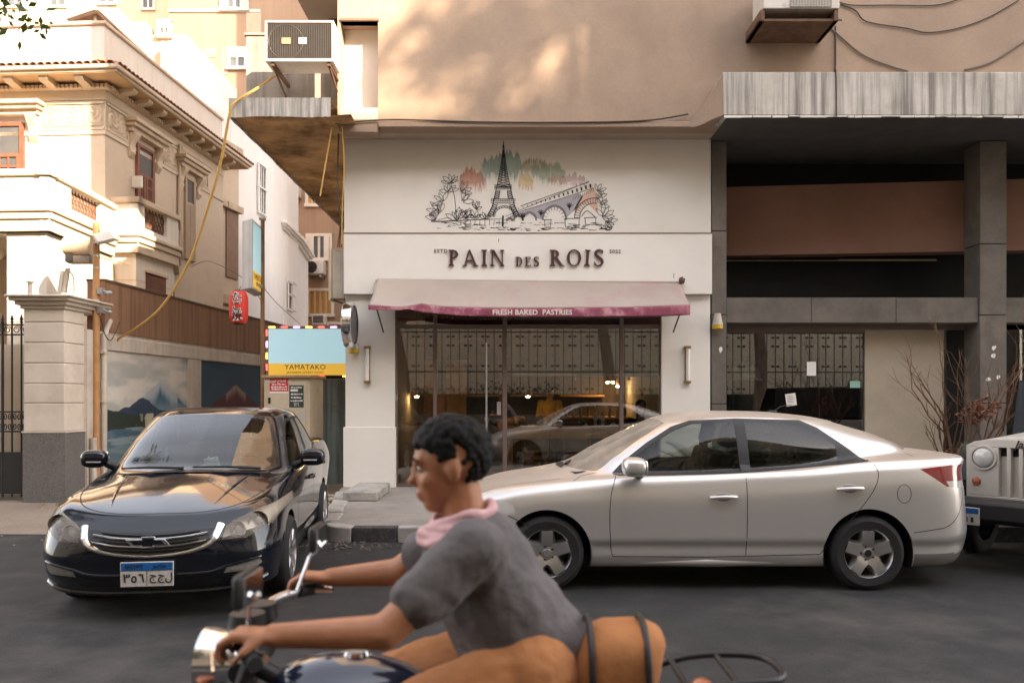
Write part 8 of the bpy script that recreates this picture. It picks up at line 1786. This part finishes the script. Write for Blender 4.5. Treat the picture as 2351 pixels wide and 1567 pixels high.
for sg_, sh, el, ha in ((-1, shn, eln, han), (1, shf, elf, haf)):
    b.cap(chest, sh, .09, .06); b.cap(sh, el, .052, .043); b.cap(el, ha, .043, .029); hand(b, ha, Vector((-1, 0, .05)), Vector((0, 0, -1)), 1.0, 1.0, side=sg_)
for h_, k_, a_ in ((hipL, kn, an), (hipR, kf, af)):
    b.cap(h_, k_, .092, .062); b.cap(k_, a_, .06, .042); b.cap(a_, (a_[0]-.16, a_[1], a_[2]-.06), .04, .035)
body = remesh(b, 'body', M_skin, rd, .0065, 5)
# shirt: torso and short sleeves
b = MB(); b.cap((.045, RY0, .95), (-.05, RY0, 1.10), .172, .155, 20); b.cap((-.05, RY0, 1.10), (-.10, RY0, 1.20), .155, .148, 20)
for sh, el in ((shn, eln), (shf, elf)):
    b.cap((-.10, RY0+(-.06 if sh is shn else .06), 1.20), sh, .11, .078, 16); m_ = Vector(sh).lerp(Vector(el), .62); b.cap(sh, tuple(m_), .076, .070, 16)
b.cap((-.12, RY0, 1.23), (-.126, RY0, 1.265), .09, .07, 16)
sh_ = remesh(b, 'shirt', M_shirt, rd, .0075, 6)
dm_ = sh_.modifiers.new('folds', 'DISPLACE'); tx = bpy.data.textures.new('folds', 'CLOUDS'); tx.noise_scale = .09; dm_.texture = tx; dm_.strength = .022; dm_.mid_level = .5
b = MB()
for h_, k_, a_ in ((hipL, kn, an), (hipR, kf, af)):
    b.cap(h_, k_, .118, .088, 16); m_ = Vector(k_).lerp(Vector(a_), .9); b.cap(k_, tuple(m_), .085, .065, 16)
b.cap(hipL, hipR, .125, .125, 16); b.cap((.05, RY0, .93), (.02, RY0, 1.0), .15, .145, 16)
tr_ = remesh(b, 'trousers', M_trou, rd, .009, 6); dm_ = tr_.modifiers.new('folds', 'DISPLACE'); dm_.texture = tx; dm_.strength = .02
# scarf loosely round the neck
b = MB()
for j in range(5):
    rx, ry, zc = .078+.006*(j % 2)+.003*j, .086+.005*((j+1) % 2)+.003*j, 1.326-.012*j
    b.tube([(-.132+rx*math.cos(a)-.006*j, RY0+ry*math.sin(a), zc+(.020+.004*math.sin(j*2))*math.cos(a)+.006*math.sin(3*a+j*1.3)) for a in [6.283*k/30 for k in range(30)]], [.0125+.003*math.sin(k*1.1+j) for k in range(30)], 8, closed=True)
remesh(b, 'scarf', M_scarf, rd, .0045, 2)
# hair, eyes, brows
b = MB(); rg_ = random.Random(8); k = 0
while k < 620:
    a, e = rg_.uniform(0, 6.283), math.asin(rg_.uniform(-.75, 1)); x, y, z = math.cos(e)*math.cos(a), math.cos(e)*math.sin(a), math.sin(e); zz_ = .03+z*.094
    lim = .062 if x > .62 else .03+.06*(x-.2) if x > .30 else .008 if x > .2 else -.015 if x > -.12 else -.075
    if zz_ < lim or (-.30 < x < .22 and zz_ < .022): continue
    r_ = rg_.uniform(.008, .013)*(1.25 if z > .3 else .8); b.ball(tuple(HP(-.006+x*.1, y*.078, zz_)), r_, 6, 5); k += 1
remesh(b, 'hair', M_hair, rd, .0045, 1)
for sg_ in (-1, 1):
    b = MB(); b.ball(tuple(HP(.073, .032*sg_, .003)), .0125, 10, 8); b.obj('eye', mat('eye_white', (0.5,0.46,0.42), .2, 0, coat=1), rd, smooth=True); b = MB(); b.ball(tuple(HP(.082, .033*sg_, .003)), .0062, 8, 6); b.obj('iris', M_hair, rd, smooth=True)
    b = MB(); b.tube([tuple(HP(.090, .014*sg_, .022)), tuple(HP(.090, .034*sg_, .029)), tuple(HP(.078, .054*sg_, .022))], [.004, .005, .003], 6); b.obj('eyebrow', M_hair, rd, smooth=True)
for a_ in (an, af):
    b = MB(); b.cap((a_[0]+.03, a_[1], a_[2]-.06), (a_[0]-.17, a_[1], a_[2]-.085), .048, .042, 12); b.cap((a_[0]+.02, a_[1], a_[2]-.06), (a_[0], a_[1], a_[2]+.02), .05, .05, 12); b.obj('shoe', M_bplastic, rd, smooth=True)
# ---- motorcycle
mc = thing('motorcycle', 'dark commuter motorcycle with round headlamp and rear rack crossing the street', 'motorcycle', (0, RY0, 0))
M_mb = mat('navy_tank', (0.012, 0.018, 0.04), .15, 0, coat=1.0); M_mf = mat('frame_black', (0.015,0.015,0.016), .4, .1); M_eng = mat('engine_alloy', (0.22,0.21,0.20), .4, .2, 12, metal=.8)
def mw(x, nm):
    t = bpy.data.objects.new(nm, None); COL.objects.link(t); t.parent = mc; t.location = (x, 0, .30); t.empty_display_size = .1
    b = MB(); b.tube([(.262*math.cos(a), 0, .262*math.sin(a)) for a in [6.283*k/48 for k in range(48)]], .045, 12, closed=True); b.obj('tyre', M_rubber, t, smooth=True, local=True)
    b = MB(); b.lathe([(.215, -.03), (.225, -.035), (.222, 0), (.225, .035), (.215, .03)], (0, 0, 0), 'y', 40); b.obj('rim', M_chrome, t, smooth=True, local=True)
    b = MB()
    for k in range(28): a = 6.283*k/28; a2 = a+(.35 if k % 2 else -.35); b.tube([(.05*math.cos(a2), .04*(1 if k % 4 < 2 else -1), .05*math.sin(a2)), (.216*math.cos(a), 0, .216*math.sin(a))], .0025, 4)
    b.obj('spokes', M_chrome, t, local=True); b = MB(); b.lathe([(.001, -.06), (.055, -.06), (.06, 0), (.055, .06), (.001, .06)], (0, 0, 0), 'y', 18); b.obj('hub', M_eng, t, smooth=True, local=True)
mw(-.92, 'front_wheel'); mw(.42, 'rear_wheel')
def T(name, m, *tubes, smooth=True):
    b = MB()
    for P, r in tubes: b.tube([(p[0], p[1], p[2]) for p in P], r, 10)
    return b.obj(name, m, mc, smooth=smooth, local=True)
T('fork', M_chrome, ([(-.92, -.09, .30), (-.68, -.09, .98)], .022), ([(-.92, .09, .30), (-.68, .09, .98)], .022)); T('fork_clamp', M_mf, ([(-.70, -.11, .93), (-.70, .11, .93)], .03), ([(-.74, -.11, .82), (-.74, .11, .82)], .03))
T('handlebar', M_chrome, (curve([(-.52, -.33, 1.04), (-.60, -.27, 1.05), (-.66, -.14, 1.045), (-.67, 0, 1.0), (-.66, .14, 1.045), (-.60, .27, 1.05), (-.52, .33, 1.04)], 30), .012)).location = (-.045, 0, 0.0)
T('grip', M_rubber, ([(-.575, -.37, 1.042), (-.645, -.26, 1.052)], .018)); T('grip', M_rubber, ([(-.575, .37, 1.042), (-.645, .26, 1.052)], .018))
T('brake_lever', M_chrome, ([(-.66, -.23, 1.05), (-.70, -.30, 1.04), (-.66, -.39, 1.03)], .006)); T('clutch_lever', M_chrome, ([(-.66, .23, 1.05), (-.70, .30, 1.04), (-.66, .39, 1.03)], .006))
for s in (-1, 1):
    o = T('mirror_stalk', M_chrome, ([(-.64, .22*s, 1.06), (-.62, .28*s, 1.15), (-.58, .33*s, 1.19)], .006)); b = MB(); b.box(-.62, -.595, .33*s-.07, .33*s+.07, 1.165, 1.245); mo = b.obj('mirror', M_bplastic, mc, bevel=.012, local=True); b = MB(); b.box(-.594, -.590, .33*s-.062, .33*s+.062, 1.172, 1.238); b.obj('mirror_glass', M_chrome, mo, local=True)
b = MB(); b.lathe([(.02, .10), (.07, .07), (.09, .0), (.092, -.03)], (-.80, 0, .925), 'x', 24); b.obj('headlight', M_chrome, mc, smooth=True, local=True); b = MB(); b.lathe([(.001, -.05), (.05, -.045), (.088, -.03)], (-.80, 0, .925), 'x', 24); b.obj('headlight_lens', M_lens, mc, smooth=True, local=True)
b = MB(); b.lathe([(.001, .0), (.045, .0), (.05, -.04), (.03, -.06)], (-.70, -.045, 1.07), 'z', 18); b.lathe([(.001, .0), (.045, .0), (.05, -.04), (.03, -.06)], (-.70, .055, 1.07), 'z', 18); b.obj('gauge', M_bplastic, mc, smooth=True, local=True)
for s in (-1, 1):
    for x, z in ((-.80, .86), (.55, .80)): b = MB(); b.ball((x, .15*s, z), (.035, .04, .028), 10, 8); b.tube([(x, .05*s, z), (x, .15*s, z)], .008, 6); b.obj('indicator', MATS['amber_lens'], mc, smooth=True, local=True)
b = MB(); q = MB(); q.ball((0, 0, 0), 1, 24, 16); b.add([(-.40+p[0]*.25, p[1]*(.13+.03*p[0]*-1), .83+p[2]*.115+.03*-p[0]) for p in q.v], q.f); b.obj('fuel_tank', M_mb, mc, smooth=True, local=True); b = MB(); b.lathe([(.001, .012), (.03, .012), (.035, 0)], (-.42, 0, .945), 'z', 16); b.obj('fuel_cap', M_chrome, mc, smooth=True, local=True)
b = MB(); b.box(-.20, .52, -.13, .13, .74, .82); b.obj('seat', mat('vinyl_seat', (0.02,0.02,0.02), .6, .15, 9), mc, bevel=.045, seg=4, local=True)
T('rear_rack', M_mf, (curve([(.30, -.11, .84), (.50, -.12, .90), (.68, -.10, .91), (.72, 0, .91), (.68, .10, .91), (.50, .12, .90), (.30, .11, .84)], 24), .010), ([(.45, -.12, .895), (.45, .12, .895)], .008), ([(.58, -.115, .905), (.58, .115, .905)], .008))
T('frame', M_mf, ([(-.70, 0, .92), (-.30, 0, .70), (.20, 0, .70), (.60, 0, .78)], .025), ([(-.68, 0, .85), (-.52, 0, .45), (-.30, 0, .28), (.05, 0, .28), (.15, 0, .66)], .022)); T('swing_arm', M_mf, ([(.0, -.09, .36), (.42, -.09, .30)], .022), ([(.0, .09, .36), (.42, .09, .30)], .022)); T('shock_absorber', M_chrome, ([(.40, -.13, .34), (.30, -.13, .70)], .028), ([(.40, .13, .34), (.30, .13, .70)], .028))
b = MB(); b.box(-.36, .02, -.12, .12, .26, .46); b.box(-.34, -.16, -.08, .08, .46, .68); b.lathe([(.001, -.16), (.09, -.16), (.1, 0), (.09, .16), (.001, .16)], (-.12, 0, .36), 'y', 20); b.obj('engine', M_eng, mc, bevel=.02, local=True); T('exhaust', M_chrome, (curve([(-.36, -.06, .50), (-.46, -.10, .36), (-.25, -.14, .24), (.1, -.16, .26), (.62, -.17, .36)], 24), [.022]*12+[.022+.02*min(1, i/5) for i in range(13)]))
for s, nm in ((-1, 'side_panel'), (1, 'side_panel')): b = MB(); b.prism([(-.05, .50), (.22, .55), (.30, .72), (-.12, .72)], 'y', .10*s, .13*s); b.obj(nm, M_mb, mc, bevel=.012, local=True)
def fender(x, a0, a1, nm):
    b = MB(); b.lathe([(.325, -.06), (.345, -.035), (.35, 0), (.345, .035), (.325, .06)], (x, 0, .30), 'y', 20, a0, a1); o = b.obj(nm, M_mb, mc, smooth=True, local=True); o.modifiers.new('solid', 'SOLIDIFY').thickness = .004
fender(-.92, math.radians(30), math.radians(165), 'front_mudguard'); fender(.42, math.radians(5), math.radians(140), 'rear_mudguard')
b = MB(); b.box(.72, .75, -.06, .06, .74, .80); b.obj('tail_lamp', M_red, mc, bevel=.008, local=True); T('footpeg', M_rubber, ([(-.12, -.22, .33), (-.12, -.10, .33)], .014), ([(-.12, .22, .33), (-.12, .10, .33)], .014)); T('side_stand', M_mf, ([(-.1, -.1, .28), (-.02, -.2, .06)], .010))
b = MB(); b.lathe([(.05, -.02), (.06, -.02), (.06, .02), (.05, .02)], (-.12, -.19, .36), 'y', 16); b.obj('gear_pedal', M_mf, mc, local=True)
# tan shoulder bag riding on the rear seat
bg_ = thing('tan_bag', 'soft tan bag strapped on the seat behind the rider', 'bag', (.30, RY0-.06, .82))
b = MB(); q = MB(); q.ball((0, 0, 0), 1, 20, 14)
for p in q.v:
    f_ = lambda t, e: math.copysign(abs(t)**e, t); b.v.append((.27+f_(p[0], .6)*.115+p[2]*.04, RY0-.05+f_(p[1], .6)*.12, .93+f_(p[2], .55)*.115))
b.f = q.f; bo = b.obj('bag_body', mat('tan_canvas', (0.44,0.18,0.06), .85, .2, 8, .4, 40), bg_, smooth=True); dm_ = bo.modifiers.new('folds', 'DISPLACE'); dm_.texture = tx; dm_.strength = .02
b = MB(); b.tube([(.20, RY0-.05+.131*math.sin(a), .93+.128*math.cos(a)) for a in [6.283*k/20 for k in range(20)]], .009, 6, closed=True); b.tube([(.34, RY0-.05+.131*math.sin(a), .93+.128*math.cos(a)) for a in [6.283*k/20 for k in range(20)]], .009, 6, closed=True); b.obj('strap', M_bplastic, bg_, smooth=True)
for o_ in (rd, mc, bg_): o_.scale = (.975, .975, .975); o_.location.z *= .975; o_.location.x *= .975
# ---- people inside the bakery
def diner(x, y, seat, lab, msh, mhair, face=(0, -1, -.35), yellow=False, standing=False):
    z0 = .157; t = thing('person', lab, 'person', (x, y, z0)); b = MB(); zs_ = z0+(seat if not standing else .88); lean = Vector((0, -.12, 0)) if not standing else Vector((0, 0, 0))
    ch = Vector((x, y, zs_+.36))+lean; hd = Vector((x, y, zs_+.68))+lean*1.5; HP_ = head_mesh(b, tuple(hd), face, (0, 0, 1)); b.cap(tuple(ch+Vector((0, 0, .08))), tuple(hd-Vector((0, 0, .07))), .06, .05); b.cap((x, y, zs_+.02), tuple(ch), .12, .125)
    arms = []
    for s in (-1, 1):
        sh = ch+Vector((.17*s, 0, .07)); el = sh+Vector((.06*s, -.10, -.24)); ha = el+Vector((-.10*s, -.2, .06)) if not standing else el+Vector((-.06*s, -.2, .05)); b.cap(tuple(ch), tuple(sh), .08, .055); b.cap(tuple(sh), tuple(el), .05, .04); b.cap(tuple(el), tuple(ha), .04, .028); hand(b, tuple(ha), Vector((-.3*s, -1, 0)), Vector((0, 0, -1)), .7, 1.0, side=-s); arms.append((sh, el, ha))
    legs = []
    for s in (-1, 1):
        h_ = Vector((x+.09*s, y, zs_)); k_ = h_+(Vector((.03*s, -.40, .02)) if not standing else Vector((0, -.01, -.42))); a_ = Vector((k_.x, k_.y+(.05 if not standing else 0), z0+.09)); b.cap(tuple(h_), tuple(k_), .085, .06); b.cap(tuple(k_), tuple(a_), .058, .04); b.cap(tuple(a_), (a_.x, a_.y-.16, z0+.045), .04, .035); legs.append((h_, k_, a_))
    remesh(b, 'body', M_skin, t, .010, 4)
    b = MB(); b.cap((x, y, zs_-.02), tuple(ch), .15, .15, 16); b.cap(tuple(ch+Vector((0, 0, .06))), tuple(ch+Vector((0, 0, .12))), .10, .075, 12)
    for sh, el, ha in arms: b.cap(tuple(ch), tuple(sh), .11, .075, 12); b.cap(tuple(sh), tuple(el), .07, .055, 12); b.cap(tuple(el), tuple(el.lerp(ha, .8)), .055, .042, 12)
    remesh(b, 'top', msh, t, .012, 5); b = MB()
    for h_, k_, a_ in legs: b.cap(tuple(h_), tuple(k_), .10, .075, 12); b.cap(tuple(k_), tuple(a_), .07, .055, 12)
    remesh(b, 'trousers', mat('dark_jeans', (0.03,0.035,0.05), .9, .1), t, .014, 4); b = MB(); f_ = Vector(face).normalized(); b.ball(tuple(hd+Vector((0, 0, .045))-f_*.03), (.10, .10, .10), 16, 12)
    if not standing: b.cap(tuple(hd-f_*.05), tuple(hd-f_*.06+Vector((0, .02, -.22))), .09, .07, 14)
    b.obj('hair', mhair, t, smooth=True)
sx_ = Xu(1468, 14.5); diner(sx_, 14.5, .56, 'person with long dark hair in a black top seated by the bakery window looking down', mat('black_top', (0.015,0.015,0.017), .9, .1), M_hair, (0, -1, -.55))
b = MB(); b.box(-.24, .24, -.22, .22, .157, .60); b.xf(Matrix.Translation((sx_, 14.55, 0))); tag(b.obj('upholstered_stool', mat('wine_seat', (0.10,0.02,0.03)), bevel=.04), 'wine upholstered stool under the seated person in the bakery', 'stool')
tbq = thing('cafe_table', 'small dark cafe table before the seated person in the bakery', 'table', (sx_, 14.0, .157)); b = MB(); b.lathe([(.001, .88), (.34, .88), (.34, .85), (.001, .85)], (sx_, 14.0, 0), n=24); b.obj('table_top', M_oak, tbq); b = MB(); b.lathe([(.03, .85), (.03, .2), (.22, .17), (.22, .158)], (sx_, 14.0, 0), n=16); b.obj('table_leg', M_bplastic, tbq, smooth=True)
diner(Xu(1262, 15.7), 15.7, 0, 'person in a bright yellow top standing at the pastry counter', mat('yellow_top', (0.60,0.36,0.02), .85, .12), M_hair, (.5, .6, -.3), standing=True)
